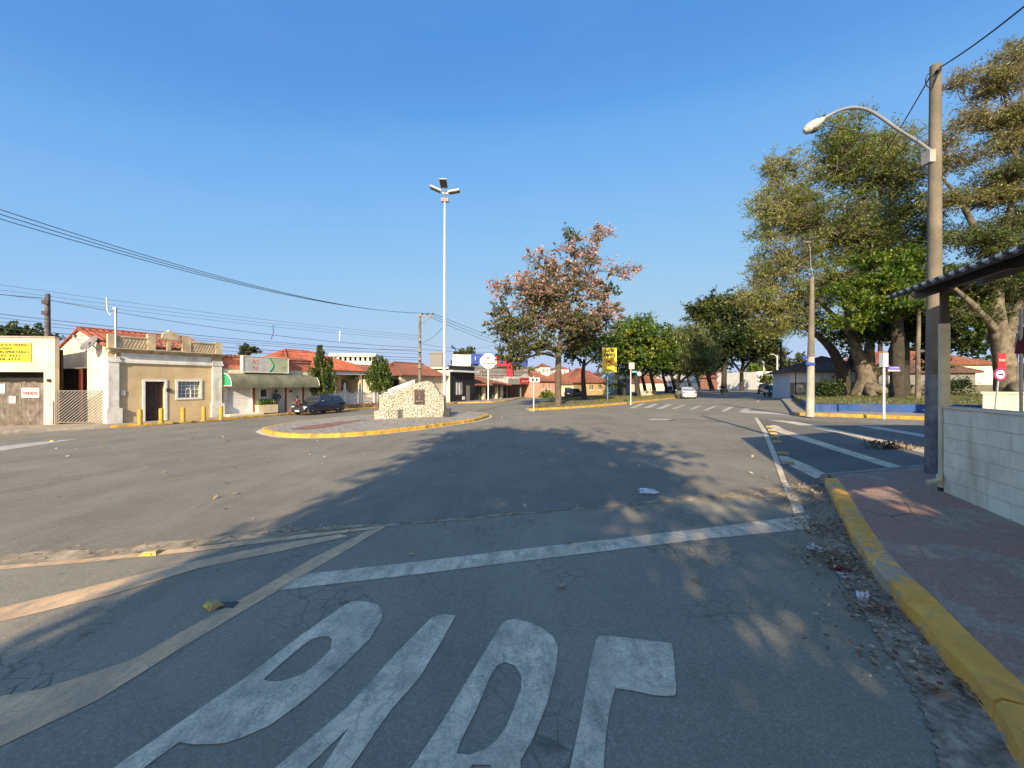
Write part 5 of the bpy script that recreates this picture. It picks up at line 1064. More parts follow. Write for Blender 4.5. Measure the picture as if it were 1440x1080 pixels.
# the park trees on the right
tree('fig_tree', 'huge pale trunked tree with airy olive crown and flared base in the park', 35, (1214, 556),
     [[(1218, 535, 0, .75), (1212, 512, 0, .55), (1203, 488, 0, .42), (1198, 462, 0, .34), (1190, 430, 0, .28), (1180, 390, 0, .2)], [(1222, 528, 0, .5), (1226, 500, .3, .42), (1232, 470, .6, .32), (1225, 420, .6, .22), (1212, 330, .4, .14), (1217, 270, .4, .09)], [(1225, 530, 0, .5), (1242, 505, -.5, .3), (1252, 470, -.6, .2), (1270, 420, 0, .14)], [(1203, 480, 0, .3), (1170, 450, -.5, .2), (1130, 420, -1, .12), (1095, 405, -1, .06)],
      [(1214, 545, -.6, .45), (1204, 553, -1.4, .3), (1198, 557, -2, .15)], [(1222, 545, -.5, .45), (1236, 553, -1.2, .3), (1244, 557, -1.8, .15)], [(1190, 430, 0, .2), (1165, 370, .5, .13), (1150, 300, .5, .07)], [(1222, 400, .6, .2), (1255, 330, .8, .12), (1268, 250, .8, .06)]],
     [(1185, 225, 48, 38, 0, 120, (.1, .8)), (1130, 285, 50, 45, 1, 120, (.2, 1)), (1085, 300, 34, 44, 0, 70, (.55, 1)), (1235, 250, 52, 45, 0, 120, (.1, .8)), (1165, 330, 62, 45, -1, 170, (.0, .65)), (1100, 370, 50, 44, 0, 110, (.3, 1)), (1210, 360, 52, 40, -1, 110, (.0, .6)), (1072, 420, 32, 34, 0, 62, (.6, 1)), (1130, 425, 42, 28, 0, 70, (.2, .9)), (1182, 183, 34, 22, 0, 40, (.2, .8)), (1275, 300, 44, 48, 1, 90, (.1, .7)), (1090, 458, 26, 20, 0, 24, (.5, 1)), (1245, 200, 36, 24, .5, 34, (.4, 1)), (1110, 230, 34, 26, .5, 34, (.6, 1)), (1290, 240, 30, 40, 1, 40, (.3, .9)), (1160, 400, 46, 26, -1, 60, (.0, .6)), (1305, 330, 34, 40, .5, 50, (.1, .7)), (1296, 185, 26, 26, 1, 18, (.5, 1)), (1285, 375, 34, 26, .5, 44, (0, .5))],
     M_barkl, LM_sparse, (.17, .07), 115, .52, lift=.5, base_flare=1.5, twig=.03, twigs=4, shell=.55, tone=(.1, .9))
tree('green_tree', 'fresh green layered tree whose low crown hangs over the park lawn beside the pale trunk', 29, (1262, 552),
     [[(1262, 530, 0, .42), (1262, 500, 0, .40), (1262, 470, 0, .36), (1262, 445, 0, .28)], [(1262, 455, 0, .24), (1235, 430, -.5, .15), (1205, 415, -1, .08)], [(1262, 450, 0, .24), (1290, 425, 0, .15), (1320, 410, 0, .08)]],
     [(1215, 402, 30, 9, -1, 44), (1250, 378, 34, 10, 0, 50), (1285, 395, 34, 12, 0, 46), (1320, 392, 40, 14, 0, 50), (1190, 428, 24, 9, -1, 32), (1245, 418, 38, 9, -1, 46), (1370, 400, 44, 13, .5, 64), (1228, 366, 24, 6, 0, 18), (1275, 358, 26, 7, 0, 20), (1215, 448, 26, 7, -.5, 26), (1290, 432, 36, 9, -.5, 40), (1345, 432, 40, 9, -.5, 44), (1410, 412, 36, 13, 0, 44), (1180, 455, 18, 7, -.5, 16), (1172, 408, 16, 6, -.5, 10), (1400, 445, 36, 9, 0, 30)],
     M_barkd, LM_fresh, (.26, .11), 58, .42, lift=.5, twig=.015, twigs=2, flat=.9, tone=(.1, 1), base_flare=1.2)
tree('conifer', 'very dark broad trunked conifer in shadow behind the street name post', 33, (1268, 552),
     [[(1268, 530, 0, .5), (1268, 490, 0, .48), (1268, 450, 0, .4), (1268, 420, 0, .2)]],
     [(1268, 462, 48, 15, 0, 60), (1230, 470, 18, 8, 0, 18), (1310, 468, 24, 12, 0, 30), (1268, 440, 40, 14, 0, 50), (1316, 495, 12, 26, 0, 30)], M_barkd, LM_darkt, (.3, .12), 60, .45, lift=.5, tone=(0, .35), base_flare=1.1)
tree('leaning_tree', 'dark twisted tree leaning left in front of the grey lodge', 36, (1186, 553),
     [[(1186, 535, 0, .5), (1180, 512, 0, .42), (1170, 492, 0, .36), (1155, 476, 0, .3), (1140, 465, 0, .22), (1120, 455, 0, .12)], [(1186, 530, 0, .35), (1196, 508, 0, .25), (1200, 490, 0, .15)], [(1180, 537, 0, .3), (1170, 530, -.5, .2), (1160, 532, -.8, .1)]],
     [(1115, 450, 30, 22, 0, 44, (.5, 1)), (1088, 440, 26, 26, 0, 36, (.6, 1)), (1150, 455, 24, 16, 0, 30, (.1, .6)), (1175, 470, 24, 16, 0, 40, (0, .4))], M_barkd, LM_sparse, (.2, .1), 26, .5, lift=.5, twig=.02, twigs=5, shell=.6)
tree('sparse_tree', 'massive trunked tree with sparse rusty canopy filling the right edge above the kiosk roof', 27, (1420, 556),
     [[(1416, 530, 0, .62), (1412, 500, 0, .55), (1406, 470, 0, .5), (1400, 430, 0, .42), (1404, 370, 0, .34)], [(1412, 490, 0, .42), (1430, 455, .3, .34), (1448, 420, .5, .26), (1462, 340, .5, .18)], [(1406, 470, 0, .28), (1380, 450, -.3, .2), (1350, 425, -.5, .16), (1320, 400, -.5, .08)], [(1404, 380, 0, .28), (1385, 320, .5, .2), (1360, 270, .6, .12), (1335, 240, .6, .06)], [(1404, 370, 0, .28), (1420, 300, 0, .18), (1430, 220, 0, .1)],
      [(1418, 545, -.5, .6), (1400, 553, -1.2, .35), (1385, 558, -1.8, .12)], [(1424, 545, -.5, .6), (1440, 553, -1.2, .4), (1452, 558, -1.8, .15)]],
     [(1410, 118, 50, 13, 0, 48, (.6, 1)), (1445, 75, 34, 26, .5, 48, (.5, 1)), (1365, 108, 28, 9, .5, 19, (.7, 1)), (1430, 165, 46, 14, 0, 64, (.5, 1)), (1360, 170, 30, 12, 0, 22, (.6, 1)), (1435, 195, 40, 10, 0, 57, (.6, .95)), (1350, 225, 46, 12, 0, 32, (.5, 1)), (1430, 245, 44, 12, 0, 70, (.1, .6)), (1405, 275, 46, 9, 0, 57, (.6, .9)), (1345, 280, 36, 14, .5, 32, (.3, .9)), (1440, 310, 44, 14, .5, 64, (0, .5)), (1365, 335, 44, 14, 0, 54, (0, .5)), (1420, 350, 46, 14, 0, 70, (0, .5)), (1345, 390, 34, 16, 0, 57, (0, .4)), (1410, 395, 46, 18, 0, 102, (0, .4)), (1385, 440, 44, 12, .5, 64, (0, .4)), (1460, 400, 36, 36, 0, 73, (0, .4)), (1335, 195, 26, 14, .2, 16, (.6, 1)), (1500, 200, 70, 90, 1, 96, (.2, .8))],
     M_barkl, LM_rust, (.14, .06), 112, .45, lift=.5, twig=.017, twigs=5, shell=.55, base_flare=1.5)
for i, (px, py, rx, ry, lab) in enumerate(((1235, 445, 60, 62, 'dark leafy tree filling the gap behind the pale flared trunk'), (1330, 455, 60, 66, 'dark leafy tree behind the near pole and long park house'), (1425, 455, 64, 70, 'dark leafy tree behind the massive right trunk'))):
    tree('backdrop_tree', lab, 62, (px, 550), [[(px, 525, 0, .4), (px+3, 490, 0, .3), (px, 465, 0, .2)]], [(px, py, rx*.6, ry*.6, 0, 60), (px-rx*.5, py+ry*.35, rx*.5, ry*.5, 0, 40), (px+rx*.5, py+ry*.3, rx*.5, ry*.5, 0, 40)], M_barkd, LM_darkt, (.5, .3), 44, .8, group='dark trees behind the park', tone=(0, .8), twigs=1)
# slim palm-like pole tree
t = tree('slim_tree', 'thin pale straight trunk standing on the park lawn right of the dark conifer', 26.5, (1291, 555), [[(1291, 540, 0, .14), (1291, 500, 0, .12), (1292, 460, 0, .11), (1292, 430, 0, .09)]], [(1292, 422, 26, 14, 0, 36)], M_barkl, LM_fresh, (.26, .13), 40, .4, lift=.5, base_flare=1.3, tone=(.1, .7))
# cypresses in front of the porch house
def cypress(label, px, py_t, py_b, w, Y, tops, grp='clipped cypresses by the picket fence'):
    b = AT(px, py_b, Y); top = AT(px, py_t, Y); base = Vector((b.x, b.y, gz(b.x, b.y)+.1)); t = thing('cypress', label, 'tree', base, 0, grp)
    mb = MB(); mb.tube([base, base+Vector((.03, 0, 1)), Vector((b.x, b.y, b.z+1))], [.13, .11, .08], 8); C = []; T = []; D = []
    for dx, f_, ws in tops:
        x0 = b.x+dx*Y/F; ht = (top.z-b.z)*f_
        mb.tube([Vector((b.x, b.y, b.z+.1)), Vector((x0, b.y, b.z+ht*.5)), Vector((x0, b.y, b.z+ht*.93))], [.07, .04, .015], 6)
        for i in range(int(150*f_*ws)):
            a = random.uniform(0, 2*math.pi); h = random.uniform(0, 1)**.9; r_ = w*ws*Y/F*(math.sin(math.pi*min(1, h*.82+.2))**.75)*random.uniform(.55, 1.0)*(.35+.65*(1-h)) if h > .55 else w*ws*Y/F*random.uniform(.55, 1)*(.6+.4*math.sin(h*math.pi))
            c = np.array((x0+r_*math.cos(a), b.y+r_*math.sin(a), b.z+h*ht)); k = 34
            s_ = rng.uniform(0, 1, k)[:, None]; out = np.array((math.cos(a)*.35, math.sin(a)*.35, 1)); out /= np.linalg.norm(out)
            C.append(c+out*(s_-.35)*.75+rng.normal(size=(k, 3))*.075*(1.2-s_)); T.append(rng.uniform(0, .95)+rng.normal(size=k)*.08); D.append(np.repeat(out[None], k, 0))
    mb.build('trunk', M_bark, t, smooth=True)
    leaf_mesh('crown', np.concatenate(C), .2, .07, np.concatenate(T), LM_cyp, t, dirs=np.concatenate(D))
cypress('pointed double topped cypress behind the dark blue hatchback', 452, 492, 552, 14.5, 33.2, [(-2, 1, 1), (12, .72, .62), (-12, .45, .5)])
cypress('shorter broad topped cypress left of the stone monument', 533, 506, 548, 13.5, 37.5, [(-6, .96, .72), (3, 1, .72), (9, .9, .66), (-12, .6, .5), (13, .55, .5)])
# palms beside the median
def palm(label, px, Y, ht, n, ln):
    b = AT(px, 555, Y); base = Vector((b.x, b.y, gz(b.x, b.y)+.1)); t = thing('palm_tree', label, 'palm', base, 0, 'small palms on the median'); top = base+Vector((0, 0, ht))
    mb = MB(); mb.tube([base, base+Vector((.05, 0, ht*.5)), top], [.22, .17, .15], 8); mb.build('trunk', M_barkd, t)
    mb = MB(); C = []; D = []
    for i in range(n):
        a = 2*math.pi*i/n+random.uniform(-.2, .2); el = random.uniform(.2, 1.1); d = Vector((math.cos(a), math.sin(a), 0))
        pts = [top+d*ln*s*math.cos(el*.5)+Vector((0, 0, ln*(s*math.sin(el)-s*s*.95))) for s in (0, .25, .5, .75, 1)]
        mb.tube(pts, [.035, .03, .02, .014, .006], 4)
        for s in np.linspace(.15, 1, 26):
            p = Vector(pts[min(3, int(s*4))]).lerp(pts[min(4, int(s*4)+1)], s*4-int(s*4) if s < 1 else 1)
            for sd in (-1, 1): sdv = Vector((-d.y, d.x, 0))*sd; C.append(p+sdv*.2+Vector((0, 0, -.12))); D.append(sdv*.7+d*.3+Vector((0, 0, -.6)))
    mb.build('frond_ribs', M_bark, t); leaf_mesh('fronds', np.array([tuple(c) for c in C]), .55, .07, rng.uniform(.2, .9, len(C)), LM_willow, t, dirs=np.array([tuple(d) for d in D])*3)
palm('small palm with arching fronds right of the yellow sign\'s post', 878, 60, 3.6, 13, 2.4); palm('low palm by the blue house behind the yellow sign', 866, 64, 1.7, 12, 1.9)
# broad green crowns standing behind the roofs
def mass(name, label, px, py, rx, ry, Y, nc, lm, leaf, per=40, spread=.8, cat='tree', tone=(.1, .9), grp=None):
    yg = CY+F/Y*2
    return tree(name, label, Y, (px, yg), [[(px, py+ry*1.1, 0, .22), (px, py+ry*.4, 0, .15)]], [(px, py, rx*.7, ry*.8, 0, nc), (px-rx*.45, py+ry*.25, rx*.5, ry*.65, 0, nc//2), (px+rx*.45, py+ry*.2, rx*.5, ry*.65, 0, nc//2)], M_barkd, lm, leaf, per, spread, group=grp, cat=cat, tone=tone, twigs=1)
mass('hedge_tree', 'dark tree crowns rising behind the storehouse roof at the left edge', 10, 476, 62, 16, 33, 120, LM_darkt, (.3, .18), 50, .5)
mass('bushy_tree', 'small dark tree top above the shop\'s tiled coping', 348, 493, 9, 7, 44, 14, LM_darkt, (.4, .2), 24, .35)
mass('rounded_tree', 'round olive tree rising behind the narrow black shop', 655, 503, 14, 12, 74, 60, LM_far, (.5, .3), 50, .7)
mass('street_tree', 'grey green bush tree under the red pillar of the store', 735, 525, 14, 10, 80, 40, LM_willow, (.5, .2), 44, .8)
mass('garden_bush', 'rounded green bush in front of the pink house', 769, 557, 7, 7, 62, 30, LM_fresh, (.3, .16), 50, .35, 'shrub')
mass('blossom_tree', 'small rust pink tree in front of the far white block', 1078, 533, 9, 8, 96, 30, LM_rust, (.4, .2), 30, .6)
mass('hillside_tree', 'olive tree mass rising behind the far white block', 1082, 508, 30, 16, 140, 60, LM_far, (.9, .5), 60, 1.4)
mass('yellow_green_tree', 'yellow green tree left of the far white block', 1060, 530, 12, 20, 128, 50, LM_fresh, (.8, .45), 50, 1.2)
t = tree('pointed_conifer', 'small pointed conifer top above the lodge roof', 70, (1124, 550), [[(1124, 530, 0, .3), (1124, 505, 0, .15)]], [(1124, 528, 9, 8, 0, 30), (1124, 515, 5, 9, 0, 22), (1124, 503, 2.2, 7, 0, 12)], M_barkd, LM_willow, (.5, .2), 40, .4, twigs=1)
# a low blue-grey band of woods on the far rise
C = []; T = []
for i in range(1500):
    a = R(rng.uniform(-58, 60)); r_ = rng.uniform(270, 410); hgt = 13+4*math.sin((a+R(75))/R(150)*60*.7)+3*math.sin((a+R(75))/R(150)*60*1.9+1); z = hgt*(.6+(r_-330)/90*.5 if r_ > 330 else .6*(r_-230)/100)
    k = 26; C.append(np.array((r_*math.sin(a), r_*math.cos(a), z+2.2))+rng.normal(size=(k, 3))*np.array((2.6, 2.6, 1.7))); T.append(rng.uniform(0, .9)+rng.normal(size=k)*.08)
leaf_mesh('far_woods', np.concatenate(C), 2.2, 1.5, np.concatenate(T), LM_far, None, tags=dict(kind='stuff', label='blue green woods covering the far rise behind the roofs', category='woods'))
# trees standing behind the viewpoint, which shade the near road
def shade(label, x, y, blobs, trunk_h=4):
    b = Vector((x, y, gz(x, y))); return tree('roadside_tree', label, 1, None, [[(0, 1, 0, .34), (.1, 2.5, 0, .3), (0, trunk_h, 0, .24), (.2, trunk_h+2.2, 0, .15)]], blobs, M_bark, LM_dense, (.2, .12), 66, .42, x_world=b, twigs=1, twig=.012)
shade('large roadside tree behind the viewpoint whose shade covers the near road', -2.6, -8.2, [(-.4, 8.0, 2.2, 1.5, 0, 95), (-2.0, 6.9, 1.2, 1.5, .6, 90), (-3.4, 10.6, 1.7, 1.2, 0, 70), (-1.2, 10.0, 2.0, 1.2, 0, 60), (1.2, 6.9, 1.5, 1.3, 0, 40), (2.0, 5.2, 1.5, 1.1, 0, 13), (-.5, 5.6, 2.0, 1.2, .5, 105), (-2.4, 8.6, 1.3, 1.0, 0, 70), (-.2, 4.5, 1.9, .7, .4, 52), (-2.0, 5.0, 1.0, .9, 0, 60), (1.6, 8.7, 1.7, .8, 0, 22), (2.5, 4.3, .8, .5, 0, 18), (1.6, 5.0, .8, .5, 0, 10), (3.3, 4.2, .7, .5, .2, 14)])
shade('second roadside tree behind the viewpoint shading the right pavement', 1.9, -8.4, [(0, 5.6, 1.9, .8, 0, 80), (-.9, 4.7, .9, .6, .5, 14), (1.8, 5.3, 1.7, .8, 0, 70), (3.0, 6.0, 1.4, .7, 0, 50)], 3.0)
# bushes against the park wall, plants in the flower box
tt, fr, u0, u1, z1 = BOXPLANT
C = np.array([tuple(fr.p(random.uniform(u0+.15, u1-.15), random.uniform(.06, .48), z1+abs(random.gauss(0, .16)))) for _ in range(900)])
leaf_mesh('plants', C, .16, .07, rng.uniform(.2, 1, len(C)), LM_fresh, tt, up=.6)
for px, rx, Y, lab in ((1164, 14, 33, 'dark low bush left of the pale flared trunk'), (1335, 26, 33, 'shadowy low bushes in front of the park wall behind the kiosk post')):
    b = AT(px, 550, Y); b.z = gz(b.x, b.y)+.5; r_ = rx/F*Y
    t = thing('bush', lab, 'shrub', b); mb = MB(); C = []
    for i in range(16): e = b+Vector((random.uniform(-r_, r_)*.8, random.uniform(-.5, .5), random.uniform(.5, 1.1))); mb.tube([b+Vector((random.uniform(-.3, .3), 0, -.1)), e], [.03, .008], 4)
    for i in range(44): C.append(np.array(b)+np.array((rng.uniform(-r_, r_), rng.uniform(-.6, .6), rng.uniform(.1, 1.1)))+rng.normal(size=(40, 3))*.2)
    C = np.concatenate(C); mb.build('stems', M_barkd, t); leaf_mesh('foliage', C, .2, .09, rng.uniform(0, .7, len(C)), LM_darkt, t)
# grass blades on lawn and median, fallen leaves on the road
def inside(p, poly):
    c = False; j = len(poly)-1
    for i in range(len(poly)):
        if (poly[i].y > p[1]) != (poly[j].y > p[1]) and p[0] < (poly[j].x-poly[i].x)*(p[1]-poly[i].y)/(poly[j].y-poly[i].y)+poly[i].x: c = not c
        j = i
    return c
def scatter(poly, n, ymax=1e9):
    xs = [p.x for p in poly]; ys = [min(p.y, ymax) for p in poly]; out = []
    while len(out) < n:
        q = (random.uniform(min(xs), max(xs)), random.uniform(min(ys), max(ys)))
        if inside(q, poly): out.append(q)
    return out
LM_grass = leaf_mat('grass_blades', [(0, (.05, .075, .015)), (.5, (.13, .14, .035)), (1, (.27, .21, .09))], .3)
P = scatter(lawn_pts, 26000, 36); leaf_mesh('grass', np.array([(x, y, gz(x, y)+LAWN_TOP+.05) for x, y in P]), .16, .03, rng.uniform(.1, .9, len(P)), LM_grass, None, up=.8, tags=dict(kind='stuff', label='short patchy grass on the raised park lawn', category='grass'))
P = scatter(med_in, 22000, 62); P = [p for p in P if random.random() < .8]
leaf_mesh('grass', np.array([(x, y, gz(x, y)+.19) for x, y in P]), .15, .03, rng.uniform(.35, 1, len(P)), LM_grass, None, up=.8, tags=dict(kind='stuff', label='dry straw coloured grass on the avenue median', category='grass'))
LM_dry = leaf_mat('dead_leaves', [(0, (.10, .06, .035)), (.4, (.24, .14, .07)), (.7, (.42, .29, .15)), (1, (.62, .52, .36))], .15)
C = []
for i in range(700):                                  # along the gutter, thicker at the corner
    f_ = random.uniform(0, 1)**1.1; k = 2+f_*(len(kb)-14); a = kb[int(k)].lerp(kb[int(k)+1], k-int(k)); g_ = abs(random.gauss(0, .28))
    nrm = (kb[int(k)+1]-kb[int(k)]).normalized(); C.append((a.x+nrm.y*g_, a.y-nrm.x*g_, gz(a.x, a.y)+.025+random.uniform(0, .02)))
for cx, cy, n_, s_ in ((1130, 705, 380, .3), (1160, 745, 460, .2), (1150, 690, 300, .35), (1175, 790, 380, .16), (1225, 860, 120, .09)):
    c = G(cx, cy); C += [(c.x+random.gauss(0, s_), c.y+random.gauss(0, s_), gz(c.x, c.y)+.03+random.uniform(0, .03)) for _ in range(n_)]
for p in range(380): k = random.uniform(0, len(dip_up)-2); a = dip_up[int(k)].lerp(dip_dn[min(int(k), len(dip_dn)-1)], random.gauss(.5, .4)); C.append((a.x+random.gauss(0, .1), a.y+random.gauss(0, .1), gz(a.x, a.y)+.02))
CB = []
for p in range(420): x, y = random.uniform(-16, 9), random.uniform(2.5, 24); CB.append((x, y, gz(x, y)+.025))
for p in range(160): c = G(1081+random.gauss(0, 5), 597+random.gauss(0, 2.5)); C.append((c.x, c.y, c.z+.03+abs(random.gauss(0, .04))))
leaf_mesh('scattered_leaves', np.array(CB), .085, .05, rng.uniform(.45, 1, len(CB)), LM_dry, None, flat=2.2, size_var=.6, lay=.3, tags=dict(kind='stuff', label='pale dry leaves strewn over the open road', category='fallen leaves'))
leaf_mesh('leaf_litter', np.array(C), .034, .019, rng.uniform(0, 1, len(C))**1.3, LM_dry, None, flat=2.2, size_var=.6, lay=.3, tags=dict(kind='stuff', label='brown fallen leaves along the gutter and over the road', category='fallen leaves'))
# ================================================================== monument, lamps, poles, wires
m, nt, b = nodes_of('pale_rubble_stone'); v = pos(nt)
vo = N(nt, 'ShaderNodeTexVoronoi', feature='DISTANCE_TO_EDGE'); vo.inputs['Scale'].default_value = 6.5; L(nt, v, vo.inputs['Vector'])
vc = N(nt, 'ShaderNodeTexVoronoi'); vc.inputs['Scale'].default_value = 6.5; L(nt, v, vc.inputs['Vector']); sp = N(nt, 'ShaderNodeSeparateColor'); L(nt, vc.outputs['Color'], sp.inputs[0])
c = ramp(nt, sp.outputs[0], [(0, (.58, .50, .38)), (.4, (.70, .64, .53)), (.8, (.78, .73, .63)), (1, (.64, .53, .43))])
c = mixc(nt, ramp(nt, noise(nt, v, 14, 5), [(.4, (0,)*3), (.75, (.45,)*3)]), c, (.42, .32, .2))
c = mixc(nt, ramp(nt, vo.outputs['Distance'], [(.008, (1,)*3), (.035, (0,)*3)]), c, (.33, .25, .15))
L(nt, c, b.inputs['Base Color']); b.inputs['Roughness'].default_value = .9
bump(nt, b, ramp(nt, vo.outputs['Distance'], [(0, (0,)*3), (.16, (1,)*3)]), 1.0, .06); M_rub = m
base = G(582, 587, .15); Ym = base.y; frm = Fr((AT(532, 541, Ym).x, Ym+.05, 0), (1, .03))
t = thing('stone_monument', 'pale rubble stone monument wall with slanted top on the oval island', 'monument', (base.x, base.y, base.z))
def mz(px, py): u, z = frm.uz(px, py); return u, z
prof = [(533.5, 592), (533.5, 556), (540, 552.5), (552, 549.5), (566, 545.5), (580, 541), (592, 537), (600, 535.5), (607, 537.5), (611, 543), (615, 549), (618.5, 554), (622, 556), (623.8, 557.5), (623.8, 592)]
mb = MB(); bot = []; 
pts = [mz(*p) for p in prof]; zb_ = gz(base.x, base.y)+.1; pts = [(u, max(z, zb_)) for u, z in pts]
def rubble_face(mb, outline, o0, o1):
    mb.prism([frm.p(u+random.uniform(-.03, .03), o1, z+random.uniform(-.03, .03)) for u, z in outline], frm.n*(o0-o1))
dense = []
for (a, c_) in zip(pts, pts[1:]+pts[:1]):
    for k in range(5): dense.append((a[0]+(c_[0]-a[0])*k/5, a[1]+(c_[1]-a[1])*k/5))
rubble_face(mb, dense, .0, -.55); mb.build('wall', M_rub, t)
# rough stones standing out of the face
mb = MB()
us = [p[0] for p in pts]; 
def top_at(u):
    best = zb_
    for (a, c_) in zip(pts, pts[1:]):
        if min(a[0], c_[0]) <= u <= max(a[0], c_[0]) and abs(a[0]-c_[0]) > 1e-4: best = max(best, a[1]+(c_[1]-a[1])*(u-a[0])/(c_[0]-a[0]))
    return best
pu0, pz0 = mz(583, 568.5); pu1, pz1 = mz(597, 547.5)
for i in range(520):
    u = random.uniform(min(us)+.1, max(us)-.1); z = random.uniform(zb_, top_at(u)-.08); r_ = random.uniform(.05, .115)
    if pu0-.12 < u < pu1+.12 and pz0-.12 < z < pz1+.12: continue
    n = 7; a0 = random.uniform(0, 6); ol = [(u+r_*1.25*math.cos(a0+2*math.pi*k/n)*random.uniform(.8, 1.1), z+r_*math.sin(a0+2*math.pi*k/n)*random.uniform(.75, 1.1)) for k in range(n)]
    d = random.uniform(.015, .05); k0 = len(mb.V)
    mb.V += [tuple(frm.p(q[0], .001, q[1])) for q in ol]+[tuple(frm.p(u+(q[0]-u)*.72, d, z+(q[1]-z)*.72)) for q in ol]
    for k in range(n): mb.Fc.append((k0+k, k0+(k+1) % n, k0+n+(k+1) % n, k0+n+k)); mb.MI.append(0)
    mb.Fc.append(tuple(range(k0+n, k0+2*n))); mb.MI.append(0)
mb.build('stones', M_rub, t, kind='stuff')
# low rubble planter in front on the left, smooth bands along the slanting top
mb = MB(); a0, _ = mz(532, 570); a1, _ = mz(563, 570); zt_ = mz(545, 576)[1]
n = 7; ol = [frm.p(a0-.02, .0, zb_-.05), frm.p(a0, .75, zb_-.05), frm.p((a0+a1)/2, .95, zb_-.05), frm.p(a1, .55, zb_-.05), frm.p(a1+.15, .0, zb_-.05)]
mb.hexa(ol, [Vector((q.x, q.y, zt_+random.uniform(-.04, .04))) for q in ol]); mb.build('rubble_planter', M_rub, t)
mb = MB()
for (pa, ya, pb, yb, o_) in ((541, 552, 575, 539.5, -.62), (545, 549.5, 579, 537.5, -.8)):
    u0, z0 = mz(pa, ya); u1, z1 = mz(pb, yb); z0 += .16; z1 += .16; mb.hexa([frm.p(u0, o_, z0-.5), frm.p(u1, o_, z1-.5), frm.p(u1, o_-.12, z1-.5), frm.p(u0, o_-.12, z0-.5)], [frm.p(u0, o_, z0), frm.p(u1, o_, z1), frm.p(u1, o_-.12, z1), frm.p(u0, o_-.12, z0)])
mb.build('slanting_band', M_trim, t)
M_bronze = mat('dark_bronze', (.045, .03, .028), .45, .25, 6, metal=.4, bmp=.2); M_bronzel = mat('worn_bronze', (.16, .125, .115), .5, .2, 6, metal=.3)
pq = MB().fbox(frm, pu0, pu1, .004, .06, pz0, pz1).build('plaque', M_bronze, t)
mb = MB(); uc = (pu0+pu1)/2; w_ = pu1-pu0; h_ = pz1-pz0
for q in range(18): a = math.pi*q/17; mb.ball(frm.p(uc+w_*.32*math.cos(a)*random.uniform(.5, 1), .062, pz0+h_*.62+h_*.17*math.sin(a)*random.uniform(.6, 1)), w_*.09, 8, 0)
mb.fbox(frm, uc-w_*.06, uc+w_*.06, .061, .08, pz0+h_*.34, pz0+h_*.64); mb.fbox(frm, pu0+w_*.1, pu1-w_*.1, .061, .075, pz0+h_*.17, pz0+h_*.25); mb.fbox(frm, pu0+w_*.1, pu1-w_*.1, .061, .075, pz1-h_*.1, pz1-h_*.07); mb.build('relief', M_bronzel, pq)
c = G(628.5, 586.5, .15); mb = MB(); mb.box(c.x-.14, c.y, c.z-.02, c.x+.16, c.y+.35, c.z+.42); mb.box(c.x-.17, c.y-.03, c.z+.421, c.x+.19, c.y+.38, c.z+.47)
mb.build('black_block', M_black, None, **tagd('small black block at the right foot of the stone monument', 'block'))
# tall three-headed lamp
c = AT(625, 541, 23.6); c.z = gz(c.x, c.y)+.15; zt_ = AT(625, 272, 23.6).z
t = thing('street_lamp', 'very tall slim white lamp post with three flat heads rising beside the monument', 'street lamp', c)
mb = MB(); mb.tube([c, c+Vector((0, 0, 3)), Vector((c.x+.02, c.y, zt_))], [.11, .095, .055], 12); mb.lathe(c, [(.22, 0), (.22, .04), (.13, .06)], 12); mb.build('pole', mat('pale_lamp_steel', (.60, .60, .60), .5, .08, 3, metal=.2), t, smooth='auto')
def head(name, cc, d, ln, wd, tilt, parent):
    d = Vector(d).normalized(); s = Vector((-d.y, d.x, 0)); u = Vector((0, 0, 1)); d2 = (d+u*tilt).normalized(); n_ = d2.cross(s).normalized()*-1
    if n_.z < 0: n_ = -n_
    a = cc+d2*.22; lo = [a+s*wd/2, a-s*wd/2, a-s*wd/2+d2*ln, a+s*wd/2+d2*ln]
    h = MB().hexa([q for q in lo], [q+n_*.09+(a+d2*ln/2-q)*.12 for q in lo]); h.tube([cc, a+d2*.1], .04, 6); o = h.build(name, M_wht, parent)
    MB().hexa([q*.86+(a+d2*ln/2)*.14-n_*.035 for q in lo], [q*.86+(a+d2*ln/2)*.14-n_*.002 for q in lo]).build('lens', mat('dark_lens', (.06, .06, .06), .3, .2, 5, bmp=0), o)
tp = Vector((c.x+.02, c.y, zt_))
head('lamp_head', tp-Vector((0, 0, .02)), (-1, -.15, 0), .72, .34, .38, t); head('lamp_head', tp-Vector((0, 0, .02)), (1, -.15, 0), .72, .34, .10, t); head('lamp_head', tp+Vector((0, 0, .1)), (0, -1, 0), .6, .46, .55, t)
mb = MB(); mb.box(c.x-.2, c.y-.08, zt_-.5, c.x+.24, c.y+.1, zt_-.28); mb.tube([tp-Vector((0, 0, .3)), tp+Vector((0, 0, .15))], .06, 8); mb.build('bracket', M_steel, t)
# utility poles
M_cpole = mat('weathered_concrete_pole', (.19, .16, .118), .9, .25, 1.3, stain=(.095, .085, .066), st_amt=.7, bmp=.5, fine=30)
M_cwhite = mat('whitewashed_pole', (.45, .41, .34), .9, .15, 2, stain=(.25, .24, .22), st_amt=.6, bmp=.4)
M_wire = mat('black_cable', (.03, .03, .032), .7, .1, 5, bmp=0); M_porc = paint('brown_porcelain', (.10, .06, .05), .3, .4)
M_bluewash = mat('flaking_blue_wash', (.20, .20, .20), .9, .35, 6, stain=(.19, .22, .27), st_amt=.6, bmp=.5)
def catenary(a, b, sag, n=14): return [a.lerp(b, i/n)-Vector((0, 0, 4*sag*(i/n)*(1-i/n))) for i in range(n+1)]
